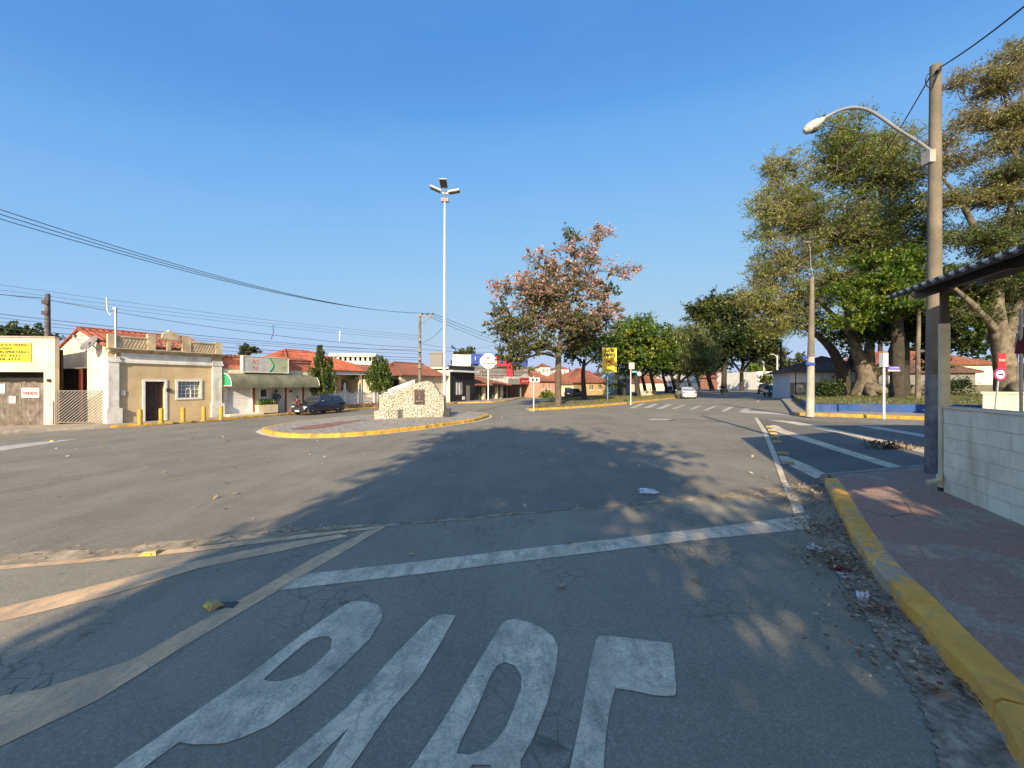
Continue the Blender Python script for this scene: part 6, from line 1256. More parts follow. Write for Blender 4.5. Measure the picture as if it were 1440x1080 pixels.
# the near concrete pole with the curved lamp arm
c = AT(1312.5, 541, 6.85); c.z = gz(c.x, c.y)+.15; Yp = 6.85; zt_ = AT(1316, 92, Yp).z; tp = AT(1315.5, 92, Yp)
t = thing('utility_pole', 'near weathered round concrete pole with flaking blue foot behind the kiosk post', 'utility pole', c)
mid = c.lerp(tp, .24); mb = MB(); mb.tube([mid]+[mid.lerp(tp, k/6) for k in range(1, 7)], [.108-.034*k/6 for k in range(7)], 20); mb.build('shaft', M_cpole, t, smooth='auto')
mb = MB(); mb.tube([c-Vector((0, 0, .1)), mid], [.116, .108], 20); mb.build('painted_foot', M_bluewash, t, smooth='auto')
mb = MB()
for py in (190, 211, 238): q = AT(1315.6-.4*(py-190)/48, py, Yp); mb.tube([q-Vector((0, 0, .014)), q+Vector((0, 0, .014))], .083+.004*(py-190)/48, 16)
mb.build('clamp', M_steel, t)
q = AT(1304, 222, Yp-.1); mb = MB(); mb.box(q.x-.05, q.y-.09, q.z-.11, q.x+.05, q.y+.05, q.z+.1); mb.build('junction_box', M_fib, t)
# lamp arm
arm = [AT(*p, 6.75) for p in ((1311, 214), (1290, 199), (1264, 183), (1240, 166), (1222, 155.5), (1205, 151.5), (1188, 153), (1170, 160), (1155, 169))]
tl = thing('street_lamp', 'curved silver street lamp arm with cobra head clamped to the near concrete pole', 'street lamp', arm[0]); 
mb = MB(); mb.tube(smooth_line(arm, 4), .026, 10); mb.build('arm', M_galv, tl, smooth='auto')
a, b_ = AT(1157, 168, 6.75), AT(1131, 185, 6.75); ax = (b_-a); ln = ax.length; mb = MB(); mb.lathe(a, [(.028, -.02), (.045, .02), (.075, ln*.3), (.09, ln*.6), (.075, ln*.88), (.03, ln)], 14, 0, ax); hd = mb.build('lamp_head', paint('pale_lamp_housing', (.52, .51, .46), .5, .2), tl, smooth='auto')
mq = a.lerp(b_, .62)-Vector((0, 0, .04)); mb = MB(); mb.ball(mq, .09, 14, 0, (1.35, .85, .72)); mb.build('lens', glass('lamp_glass', (.10, .10, .09), .2), hd, smooth=True)
# pole by the corner, whitewashed low down, with its own slim lamp
c = G(1139, 583, .15); t = thing('utility_pole', 'concrete pole with pale lower half on the corner pavement before the grey lodge', 'utility pole', c); tp = AT(1142, 390, c.y); mid = c.lerp(tp, .42)
mb = MB(); mb.tube([c-Vector((0, 0, .1)), mid], [.185, .15], 16); mb.build('painted_foot', M_cwhite, t, smooth='auto'); mb = MB(); mb.tube([mid, tp], [.15, .085], 16); mb.build('shaft', M_cpole, t, smooth='auto')
q = AT(1139.5, 511, c.y-.17); mb = MB(); mb.hexa([q+Vector((-.22, -.02, -.06)), q+Vector((.22, -.02, -.1)), q+Vector((.22, .03, -.1)), q+Vector((-.22, .03, -.06))], [q+Vector((-.22, -.02, .07)), q+Vector((.22, -.02, .03)), q+Vector((.22, .03, .03)), q+Vector((-.22, .03, .07))]); pl = mb.build('street_plate', M_bluep, t)
q = AT(1131.5, 503, c.y-.1); mb = MB(); mb.box(q.x-.11, q.y-.02, q.z-.08, q.x+.1, q.y+.02, q.z+.08); mb.tube([q, Vector((c.x, c.y, q.z))], .02, 6); mb.build('traffic_plate', M_bluep, t)
tl = thing('street_lamp', 'slim lamp arm with small head standing up from the corner concrete pole', 'street lamp', tp); mb = MB(); mb.tube([tp-Vector((.0, .12, .3)), AT(1140, 372, c.y), AT(1139.5, 350, c.y), AT(1137, 343, c.y)], .02, 8); mb.build('arm', M_steel, tl)
q = AT(1135, 341, c.y); mb = MB(); mb.ball(q, .13, 12, 0, (1.4, .8, .45)); mb.build('lamp_head', M_steel, tl)
Ptop2 = tp
# left row poles
def cross_pole(label, px, pyt, Y, mat_, pole_r, arm_w, tilt=0):
    c = AT(px, 541, Y); c.z = gz(c.x, c.y)+.1; tp = AT(px+tilt, pyt, Y); t = thing('utility_pole', label, 'utility pole', c, 0)
    mb = MB(); mb.tube([c-Vector((0, 0, .2)), tp], [pole_r, pole_r*.62], 12); mb.build('shaft', mat_, t, smooth='auto')
    return c, tp, t
cB, tB, t = cross_pole('concrete utility pole with long crossarm and insulators right behind the stone monument', 590.5, 445, 37, M_cpole, .17, 1)
mb = MB(); aR = AT(611, 445, 37); aL = AT(588, 444, 37); mb.hexa([aL+Vector((0, -.18, -.06)), aR+Vector((0, -.18, -.06)), aR+Vector((0, -.1, -.06)), aL+Vector((0, -.1, -.06))], [aL+Vector((0, -.18, .06)), aR+Vector((0, -.18, .06)), aR+Vector((0, -.1, .06)), aL+Vector((0, -.1, .06))]); mb.tube([AT(592, 456, 36.9), AT(605, 446.5, 36.9)], .03, 6); mb.build('crossarm', M_steel, t)
ins = []
for px in (594, 601, 609): q = AT(px, 443.5, 36.86); MB().lathe(q, [(.03, 0), (.08, .03), (.05, .07), (.09, .1), (.06, .15), (.03, .2)], 8).build('insulator', M_porc, t); ins.append(q+Vector((0, 0, .2)))
for py, w_ in ((478, .22), (493, .3), (505, .25), (516, .22)): q = AT(590.5, py, 36.8); MB().box(q.x-.1-w_*.3, q.y-.12, q.z-.12, q.x+.1, q.y+.04, q.z+.14).build('cable_bracket', M_steel, t)
cA, tA, t = cross_pole('dark weathered utility pole rising behind the storehouse roof', 67, 413, 26, mat('dark_pole', (.12, .11, .1), .9, .2, 3), .2, 1)
for py in (425, 440): q = AT(63, py, 25.9); MB().box(q.x-.12, q.y-.1, q.z-.12, q.x+.3, q.y+.05, q.z+.12).build('bracket', M_porc, t)
# service mast on the beige house parapet
q0, q1 = AT(163, 492, 22.5), AT(162.5, 434, 22.5); t = thing('service_mast', 'slim steel service mast rising from the left end of the beige parapet', 'mast', q0); mb = MB(); mb.tube([q0-Vector((0, 0, .5)), q1], .055, 8); mb.build('pole', M_galv, t); mb = MB(); mb.box(q1.x-.09, q1.y-.07, q1.z-.03, q1.x+.09, q1.y+.07, q1.z+.06); mb.build('cap', M_trim, t)
q0 = AT(150, 418, 24); mb = MB(); mb.tube([AT(151, 437, 24), AT(150, 418, 24)], .035, 6); mb.tube([AT(151, 437, 24), AT(155, 443, 23.4), AT(162, 437, 22.5)], .018, 5); mb.build('drop_wire', M_trim, None, **tagd('short pale wire end hanging beside the service mast over the parapet', 'wire'))
for i, (a, b_, lab) in enumerate((((384, 457), (381, 478), 'thin loop of cable hanging above the red hip roof'), ((478, 465), (477.5, 480), 'short pale cable tail hanging in the sky over the picket fence house'))):
    A, Bq = AT(*a, 31), AT(*b_, 31); mb = MB(); mb.tube([A, A.lerp(Bq, .5)+Vector((.12 if i == 0 else 0, 0, 0)), Bq], .022 if i == 0 else .04, 5); mb.build('hanging_cable', M_wire if i == 0 else M_trim, None, **tagd(lab, 'cable'))
# overhead cables
def cable(pa, pb, sag, r_, lab, grp, nm='power_cable'):
    mb = MB(); mb.tube(catenary(pa, pb, sag, 22), r_, 5); return mb.build(nm, M_wire, None, smooth=True, **tagd(lab, 'cable', grp))
g1 = 'three high cables sweeping from the crossarm pole to the upper left'
for i in range(3): cable(ins[i], AT(-160, 241+9*i, 11.5), .95, .014, 'high black cable sweeping down from the upper left to the crossarm pole', g1)
g2 = 'low bundle of cables along the left houses'
AL = lambda py, Y=20.5: AT(-120, py, Y)
for (yl, yr, sag, r_) in ((427, 494, .35, .016), (440, 498, .3, .013), (449, 503, .3, .02), (455, 506, .35, .013), (432, 492, .5, .012)):
    cable(AT(590, yr, 36.8), AL(yl), sag, r_, 'low black cable in the bundle running along the left house fronts', g2)
g3 = 'three faint upper cables over the left roofs'
for (yl, yr) in ((383, 472), (391, 475), (398, 478)): cable(AT(590, yr, 37), AL(yl), .25, .009, 'thin upper cable above the roofs of the left houses', g3)
cable(tA+Vector((0, 0, -.3)), AL(398), .1, .02, 'cable arriving at the dark pole behind the storehouse from the left', None); cable(tA+Vector((0, 0, -.4)), AT(590, 489, 36.9), .5, .018, 'cable leaving the dark pole behind the storehouse toward the crossarm pole', None)
g4 = 'three high cables from the crossarm pole toward the flowering tree'
for i in range(3): cable(ins[i], AT(735+8*i, 493-3*i, 78), .5, .02, 'high cable running from the crossarm pole away behind the flowering tree', g4)
cable(AT(592, 483, 37), AT(700, 484, 62), .6, .014, 'low cable running from the crossarm pole toward the round white sign', None); cable(AT(592, 481, 37), AT(625, 458, 24), .25, .012, 'looping cable from the crossarm pole to the tall lamp post', None); cable(AT(592, 491, 37), AT(760, 490, 74), .5, .016, 'lowest cable passing above the blue and red store', None)
tpn = AT(1318, 97, Yp); 
cable(tpn, AT(1475, -20, 4.6), .05, .012, 'thick black cable rising from the near concrete pole to the top right corner', None); cable(AT(1310, 104, Yp), AT(1176, 286, 20), .5, .011, 'slack cable falling from the near concrete pole into the olive tree', None)
mb = MB(); mb.tube(smooth_line([AT(1310, 99, Yp-.1), AT(1303, 108, Yp-.15), AT(1302, 118, Yp-.1), AT(1308, 123, Yp-.1), AT(1312, 112, Yp-.12)], 4), .008, 5); mb.tube(smooth_line([AT(1322, 97, Yp-.12), AT(1319, 105, Yp-.14), AT(1309, 109, Yp-.1)], 4), .012, 5); mb.tube([AT(1321, 98, Yp-.1), AT(1318, 101, Yp-.1)], .035, 6)
mb.build('cable_coil', M_wire, None, **tagd('tangled black cable loops round the top of the near concrete pole', 'cable'))
# far poles on the right of the avenue
for (px, pyt, pyb, Y, m_, r_, lab) in ((1098, 481, 561, 45, M_barkd, .16, 'dark wooden pole standing beyond the parked dark car at the avenue kerb'), (1119, 508, 548, 39, M_black, .06, 'thin black post close before the corner of the grey lodge'), (1074, 508, 552, 100, M_trim, .2, 'pale lamp pole standing before the far white block'), (1093, 500, 554, 80, M_trim, .18, 'pale pole just left of the dark wooden pole')):
    c = AT(px, 541, Y); c.z = gz(c.x, c.y)+.1; t = thing('far_pole', lab, 'pole', c); tp = AT(px, pyt, Y); mb = MB(); mb.tube([c, tp], [r_, r_*.7], 8); mb.build('shaft', m_, t); mb = MB(); mb.tube([tp-Vector((0, 0, r_*2)), tp+Vector((-r_*4, 0, r_*1.5)), tp+Vector((-r_*8, 0, r_*1.6))], r_*.3, 6); mb.build('bracket', m_, t)
    if px == 1098:
        MB().tube([c+Vector((0, 0, 0)), c.lerp(tp, .2)], [r_+.012, r_*.95+.012], 8).build('painted_foot', M_cwhite, t)
        for k in range(2): cable(tp-Vector((0, 0, .25+.5*k)), Ptop2-Vector((0, 0, .4+.5*k)), .5, .012, 'thin cable slung between the dark wooden pole and the corner concrete pole', 'cables at the avenue corner')
# white globe park lamp
c = AT(899, 541, 50); c.z = gz(c.x, c.y)+.15; t = thing('park_lamp', 'white globe lamp on slim post on the median', 'street lamp', c); q = AT(899, 526, 50); mb = MB(); mb.tube([c, q], .05, 8); mb.build('post', M_black, t); MB().ball(q, .3, 14).build('globe', M_wht, t, smooth=True)
# ================================================================== bollards, studs, signs
M_boll = mat('yellow_bollard_paint', (.62, .33, .03), .65, .12, 3, stain=(.35, .2, .06), st_amt=.5)
def make_bollard(i, px, pyb):
    c = G(px, pyb, .13); t = thing('bollard', ('yellow bollard leftmost of the row, left of the beige house door', 'yellow bollard right in front of the beige house door', 'yellow bollard between the door and window of the beige house', 'yellow bollard under the right edge of the beige house window', 'yellow bollard before the right white pilaster of the beige house')[i], 'bollard', c, 0, 'yellow bollards before the beige house')
    mb = MB(); mb.lathe(c, [(.105, -.02), (.105, .76), (.095, .80), (.05, .83), (.005, .835)], 16); mb.build('post', M_boll, t, smooth='auto'); mb = MB(); mb.lathe(c, [(.15, -.01), (.15, .02), (.107, .03)], 16); mb.build('base_ring', M_conc, t)
for i, (px, py) in enumerate(((197, 597), (226.7, 595), (257.5, 593.3), (286.7, 591.5), (311, 590))): make_bollard(i, px, py)
M_stud = mat('yellow_stud', (.42, .31, .13), .6, .2, 8, stain=(.3, .24, .12), bmp=.3)
stud_lab = ['nearest of the yellow studs along the hatched side street line', 'second nearest yellow stud beside the short white stripe', 'yellow stud in shade by the white line, third from the near end', 'yellow stud at the edge of the kiosk shadow', 'sunlit yellow stud nearest the shadow edge', 'sunlit yellow stud in the middle of the far group', 'farthest sunlit yellow stud beside the leaf heap']
for i, (px, py) in enumerate(((1108.5, 653), (1101, 639), (1093, 622.5), (1089, 616), (1087, 610.5), (1084.5, 605.5), (1081.5, 601))):
    c = G(px, py); t = thing('road_stud', stud_lab[i], 'road stud', c, R(-20), 'yellow studs of the side street')
    lo = [Vector((x, y, .008)) for x, y in ((-.12, -.075), (.12, -.075), (.12, .075), (-.12, .075))]; hi = [Vector((x*.78, y*.5, .06)) for x, y in ((-.12, -.075), (.12, -.075), (.12, .075), (-.12, .075))]
    MB().hexa(lo, hi).build('body', M_stud, t, local=True); MB().box(-.06, -.076, .018, .06, -.055, .04).build('reflector', M_stud, t, local=True)
for px, py, w_, lab, rz in ((300, 853, .15, 'chipped yellow stud beside a broken hole on the faded near line', -32), (213, 780, .17, 'sunlit yellow stud on the upper faded line at left', 8), (75, 620.5, .2, 'small yellow stud on the worn white wedge at far left', 5)):
    c = G(px, py); t = thing('road_stud', lab, 'road stud', c, R(rz)); a = w_/2; b_ = w_*.36
    lo = [Vector((x, y, .008)) for x, y in ((-a, -b_), (a, -b_), (a, b_), (-a, b_))]; MB().hexa(lo, [Vector((q.x*.72, q.y*.5, .045)) for q in lo]).build('body', M_stud, t, local=True); MB().box(-a*.4, -b_-.001, .014, a*.4, -b_*.7, .032).build('reflector', M_yel, t, local=True)
c = G(318, 852); hp = [Vector((c.x+.11*math.cos(a)*random.uniform(.7, 1.2), c.y+.06*math.sin(a)*random.uniform(.7, 1.2), 0)) for a in [i*.5 for i in range(12)]]; sheet('road_hole', hp, .0105, M_black)
# traffic and street signs
def post_sign(name, label, cat, c, ht, m_post, r_=.03, lean=0):
    t = thing(name, label, cat, c); mb = MB(); mb.tube([c-Vector((0, 0, .1)), c+Vector((lean*ht, 0, ht))], r_, 8); mb.build('post', m_post, t); return t
c = G(854.5, 563.5, .15); t = post_sign('yellow_sign', 'tall yellow sign with black hand lettering and a crossed circle on a blue post', 'sign', c, (563-489)/F*c.y, paint('blue_post', (.10, .24, .42), .5, .2), .055)
fy = Fr((AT(846.5, 541, c.y).x, c.y-.1, 0), (1, .06)); u1 = fy.u(867); z0, z1 = fy.z(856, 523.5), fy.z(856, 489); MB().fbox(fy, 0, u1, .0, .05, z0, z1).build('panel', mat('yellow_sign_paint', (.74, .58, .05), .6, .12, 2), t)
hy = z1-z0; letters(t, 'JARDIM', fy, u1*.5, z1-hy*.14, hy*.17, u1*.66, .052, M_ink, bold=.03, shear=.15); letters(t, 'RESPEITE', fy, u1*.5, z1-hy*.30, hy*.15, u1*.82, .052, M_ink, bold=.03, shear=.15); letters(t, 'NAO JOGUE LIXO', fy, u1*.5, z0+hy*.08, hy*.07, u1*.75, .052, M_ink)
mb = MB(); cy = z0+hy*.43; rr = u1*.22
ring = [fy.p(u1*.48+rr*math.cos(2*math.pi*i/24), .055, cy+rr*math.sin(2*math.pi*i/24)) for i in range(25)]; mb.tube(ring, .045, 6, cap=False); mb.tube([fy.p(u1*.48-rr*.7, .055, cy+rr*.7), fy.p(u1*.48+rr*.7, .055, cy-rr*.7)], .045, 6); mb.build('crossed_circle', M_red, t)
mb = MB(); mb.fbox(fy, u1*.48-.18, u1*.48+.15, .051, .06, cy-.1, cy+.12); mb.tube([fy.p(u1*.48+.1, .055, cy), fy.p(u1*.48+.33, .055, cy+.2)], .03, 6); mb.build('pictogram', M_ink, t)
c = G(887, 568, .15); t = post_sign('traffic_sign', 'faded white and pink square sign with small street plate on the median kerb', 'sign', c, (568-511)/F*c.y, M_trim, .045)
f2 = Fr((AT(884, 541, c.y).x, c.y-.08, 0), (1, 0)); u1 = f2.u(892); MB().fbox(f2, 0, u1, 0, .03, f2.z(888, 519), f2.z(888, 510)).build('panel', mat('faded_pink_panel', (.70, .50, .44), .6, .12, 2), t)
MB().fbox(f2, f2.u(888.5), f2.u(896), .031, .05, f2.z(892, 524.2), f2.z(892, 521.5)).build('street_plate', mat('teal_plate', (.14, .36, .42), .5, .1, 2), t)
c = G(750.5, 576.5, .15); t = post_sign('traffic_sign', 'white plate with two dark symbols on a slim post at the tip of the median', 'sign', c, (577-529)/F*c.y, M_trim, .04)
f2 = Fr((AT(744.5, 541, c.y).x, c.y-.07, 0), (1, .05)); u1 = f2.u(759); z0, z1 = f2.z(751, 537.5), f2.z(751, 531); MB().fbox(f2, 0, u1, 0, .03, z0, z1).build('panel', M_wht, t)
for k in (.32, .7): MB().fbox(f2, u1*(k-.1), u1*(k+.1), .031, .036, z0+.06, z1-.05).build('symbol', M_ink, t)
c = G(1243, 586, .15); t = post_sign('street_name_post', 'white street name post with blue plate on the corner pavement before the park wall', 'street sign', c, (586-500)/F*c.y, M_wht, .045)
q = AT(1243, 506.5, c.y); MB().box(q.x-.12, q.y-.1, q.z-.3, q.x+.1, q.y+.1, q.z+.32).build('post_box', M_wht, t)
f2 = Fr((AT(1246.5, 541, c.y).x, c.y-.06, 0), (1, .05)); u1 = f2.u(1265); z0, z1 = f2.z(1256, 522), f2.z(1256, 515); MB().fbox(f2, 0, u1, 0, .025, z0+.06, z1).build('street_plate', paint('violet_blue_plate', (.10, .07, .36), .4, .3), t); MB().fbox(f2, 0, u1, 0, .025, z0, z0+.058).build('white_band', M_wht, t)
letters(t, 'R. DOM PEDRO', f2, u1*.5, z0+.15, .08, u1*.8, .027, M_wht)
c = AT(1398, 575, 15.6); c.z = gz(c.x, c.y)+.15; t = thing('no_entry_sign', 'round red and white sign under a red plate behind the kiosk wall', 'traffic sign', c); tpn = AT(1407.5, 497, 15.6); mb = MB(); mb.tube([c, tpn], .03, 8); mb.build('post', M_galv, t)
q = AT(1406, 526.5, 15.55); rr = 8.6/F*15.6
mb = MB(); mb.lathe(q, [(rr, 0), (rr, .02)], 28, 0, (0, -1, 0)); mb.build('disc', paint('magenta_red', (.60, .04, .16), .4, .2), t); mb = MB(); mb.lathe(q+Vector((0, -.021, 0)), [(rr*.7, 0), (rr*.7, .006)], 28, 0, (0, -1, 0)); mb.build('white_disc', M_wht, t); MB().box(q.x-rr*.38, q.y-.034, q.z-.03, q.x+rr*.38, q.y-.028, q.z+.035).build('dash', M_ink, t)
q = AT(1408, 506, 15.55); MB().box(q.x-.14, q.y-.02, q.z-.34, q.x+.16, q.y+.01, q.z+.26).build('red_plate', M_red, t)
frr = Fr((q.x, q.y-.02, 0), (1, 0)); letters(t, 'PARE', frr, .01, q.z-.02, .13, .24, .002, M_wht)
# ================================================================== kiosk at the right
M_block = mat('cream_painted_blocks', (.80, .74, .57), .9, .1, 2.2, stain=(.50, .45, .28), st_amt=.75, bmp=.3)
nt = M_block.node_tree; b = nt.nodes['Principled BSDF']; tc = N(nt, 'ShaderNodeNewGeometry')
we = G(1326, 691, .15); w2 = G(1440, 739, .15); wd = (we-w2).xy.normalized()
fk = Fr((we.x, we.y, 0), (-wd.x, -wd.y)); ue = 9.0
def proj(mat_):                                       # courses of blocks laid along the wall
    nt = mat_.node_tree; b = nt.nodes['Principled BSDF']; g = N(nt, 'ShaderNodeNewGeometry'); mp = N(nt, 'ShaderNodeMapping'); mp.inputs['Rotation'].default_value = (0, 0, -math.atan2(fk.d.y, fk.d.x)); L(nt, g.outputs['Position'], mp.inputs[0])
    s_ = N(nt, 'ShaderNodeSeparateXYZ'); L(nt, mp.outputs[0], s_.inputs[0]); cb = N(nt, 'ShaderNodeCombineXYZ'); L(nt, s_.outputs['X'], cb.inputs['X']); L(nt, s_.outputs['Z'], cb.inputs['Y'])
    br = N(nt, 'ShaderNodeTexBrick'); br.inputs['Scale'].default_value = 1; br.inputs['Brick Width'].default_value = .4; br.inputs['Row Height'].default_value = .2; br.inputs['Mortar Size'].default_value = .008; br.inputs['Mortar Smooth'].default_value = .6
    L(nt, cb.outputs[0], br.inputs['Vector']); inv = N(nt, 'ShaderNodeMath', operation='SUBTRACT'); inv.inputs[0].default_value = 1; L(nt, br.outputs['Fac'], inv.inputs[1])
    old = b.inputs['Base Color'].links[0].from_socket; n5 = ramp(nt, noise(nt, g.outputs['Position'], 1.7, 4), [(.45, (0,)*3), (.7, (.5,)*3)])
    L(nt, mixc(nt, mixc(nt, 1.0, br.outputs['Fac'], n5, 'MULTIPLY'), old, (.45, .41, .28)), b.inputs['Base Color']); hb = mixc(nt, .5, inv.outputs[0], noise(nt, g.outputs['Position'], 16, 6, .7)); bump(nt, b, hb, .8, .02)
proj(M_block)
t = thing('kiosk', 'open kiosk with cream block counter wall and dark sloping tin roof at the right edge', 'kiosk', (we.x, we.y, we.z))
zt_ = fk.z(1380, 579); zb_ = we.z-.15
MB().fbox(fk, .02, ue, -.15, 0, zb_, zt_).build('counter_wall', M_block, t); MB().fbox(fk, .02, ue, -.18, .015, zt_+.003, zt_+.03).build('counter_top', M_cream2, t)
M_post = mat('cream_post_paint', (.68, .62, .40), .8, .12, 3, stain=(.22, .19, .12), st_amt=.6)
zp0, zp1 = fk.z(1326, 455), fk.z(1326, 405)
MB().fbox(fk, -.075, 0, -.08, .02, we.z-.02, zp0).build('post', M_post, t); MB().fbox(fk, -.065, -.01, -.07, .01, zp0, zp1+.1).build('post_head', M_black, t); MB().fbox(fk, -.078, .003, -.083, .024, we.z-.05, we.z+.05).build('post_foot', M_black, t)
pq = fk.p(.03, .05, we.z+.17); mb = MB(); mb.tube([pq+Vector((0, 0, .08)), pq, pq+fk.n*.05+Vector((0, 0, -.03)), pq+fk.n*.1+Vector((0, 0, -.05))], .035, 12); mb.tube([pq+fk.n*.1+Vector((0, 0, -.05)), pq+fk.n*.125+Vector((0, 0, -.06))], .046, 12); mb.build('drain_pipe', M_post, t, smooth='auto')
MB().fbox(fk, .02, .16, -2.6, -.155, zb_, zt_-.1).build('side_wall', M_block, t)
MB().fbox(fk, .2, ue, -.8, -.2, zt_-.16, zt_-.1).build('inner_counter', M_door, t)
# roof of corrugated sheets over dark purlins
tip = Vector((0, 0, 0)); Yt = 6.35; tip = AT(1250, 421, Yt); Eb = AT(1440, 362, 3.93); e_dir = (Eb-tip); E2 = tip+e_dir*2.6; E2.z = tip.z+(Eb.z-tip.z)*1.0
rise = Vector((fk.n.x, fk.n.y, 0))*-1
Rg = lambda p, k=3.6: p+rise*k+Vector((0, 0, .62*k/3.6*2))
mb = MB(); A, Bq = tip, E2; mb.tiles(A, Bq, Rg(Bq), Rg(A), .19, .03, .012, rows=6); mb.build('roof', mat('dark_tin_sheet', (.03, .028, .026), .6, .25, 2, metal=.3, bmp=.2), t)
ed = (Bq-A).normalized(); mb = MB(); o_ = -rise*.03; n = int((Bq-A).length/.095)
for i in range(n+1):
    p = A+ed*(.095*i)+Vector((0, 0, .03)); mb.V += [tuple(p+o_), tuple(p+o_+Vector((0, 0, .028))), tuple(p-rise*.004+Vector((0, 0, .028))), tuple(p-rise*.004)]
for i in range(n):
    for q in range(4): mb.Fc.append((i*4+q, i*4+(q+1) % 4, i*4+4+(q+1) % 4, i*4+4+q)); mb.MI.append(i % 2)
mb.build('sheet_ends', [M_wht, M_black], t)
mb = MB()
for k in (.35, 1.4, 2.5, 3.5):
    p, q = Rg(A, k), Rg(Bq, k); dz = Vector((0, 0, -.14)); mb.hexa([p+dz+rise*.04, q+dz+rise*.04, q+dz-rise*.04, p+dz-rise*.04], [p+rise*.04-Vector((0, 0, .03)), q+rise*.04-Vector((0, 0, .03)), q-rise*.04-Vector((0, 0, .03)), p-rise*.04-Vector((0, 0, .03))])
mb.build('purlin', M_black, t)
mb = MB()
for f_ in (.28, .62, .95):
    p = A.lerp(Bq, f_); p0, q0 = Rg(p, .05), Rg(p, 3.55); dz = Vector((0, 0, -.26)); s_ = ed*.05; mb.hexa([p0+dz*.8+s_, q0+dz+s_, q0+dz-s_, p0+dz*.8-s_], [p0+dz*.55+s_, q0+dz*.55+s_, q0+dz*.55-s_, p0+dz*.55-s_])
mb.build('rafter', M_black, t)
# furniture glimpsed behind the counter: a dark table and a folded red parasol
c = AT(1436, 560, 6.0); c.z = gz(c.x, c.y)+.15; tt = thing('parasol', 'folded dark red parasol at the very right edge above the kiosk wall', 'parasol', c); mb = MB(); mb.tube([c, c+Vector((0, 0, 2.65))], .02, 8); mb.build('pole', M_galv, tt); q = AT(1442, 470, 6.0)
mb = MB(); mb.lathe(Vector((q.x, q.y, AT(1440, 498, 6).z)), [(.06, 0), (.11, .02), (.085, .2), (.05, .36), (.015, .42)], 10); mb.build('canopy', mat('dark_red_canvas', (.16, .02, .035), .9, .2, 6), tt)
# unseen plain house added beyond the right edge to shade the side street
plain = Fr((9.0, 2.9, 0), (.35, -.94)); tt = thing('shade_house', 'unseen plain two storey house added beyond the right edge to shade the side street', 'house', (9, 2.9, .3))
fh = Fr((9.0, 2.6, 0), (.98, -.1)); mb = MB(); mb.fbox(fh, 0, 14, -.0, 9, -.2, 6.3); mb.build('wall', M_cream, tt); mb = MB(); mb.fbox(fh, -.2, 14.2, -.2, 9.2, 6.303, 6.45); mb.build('coping', M_trim, tt)
for k in range(4): MB().fbox(fh, 1.5+3*k, 2.7+3*k, -.04, -.003, 3.6, 4.9).build('window', M_glass, tt)
# ================================================================== cars
M_tyre = mat('tyre_rubber', (.02, .02, .02), .85, .2, 8, bmp=.1); M_rim = mat('alloy_rim', (.48, .48, .47), .35, .12, 6, metal=.7); M_plastic = mat('black_plastic', (.03, .03, .032), .6, .15, 5)
M_cglass = glass('car_glass', (.035, .04, .045), .05); M_lampw = glass('headlamp_glass', (.55, .55, .55), .08); M_lampr = glass('tail_lamp_glass', (.40, .02, .02), .12); M_plate = mat('plate', (.6, .6, .58), .5, .05, 3)
def loft(stations, closed=True):
    mb = MB(); n = len(stations[0])
    for st in stations: mb.V += [tuple(v) for v in st]
    for i in range(len(stations)-1):
        for j in range(n if closed else n-1): mb.Fc.append((i*n+j, i*n+(j+1) % n, (i+1)*n+(j+1) % n, (i+1)*n+j)); mb.MI.append(0)
    if closed: mb.Fc += [tuple(range(n)), tuple(range((len(stations)-1)*n, len(stations)*n))]; mb.MI += [0, 0]
    return mb
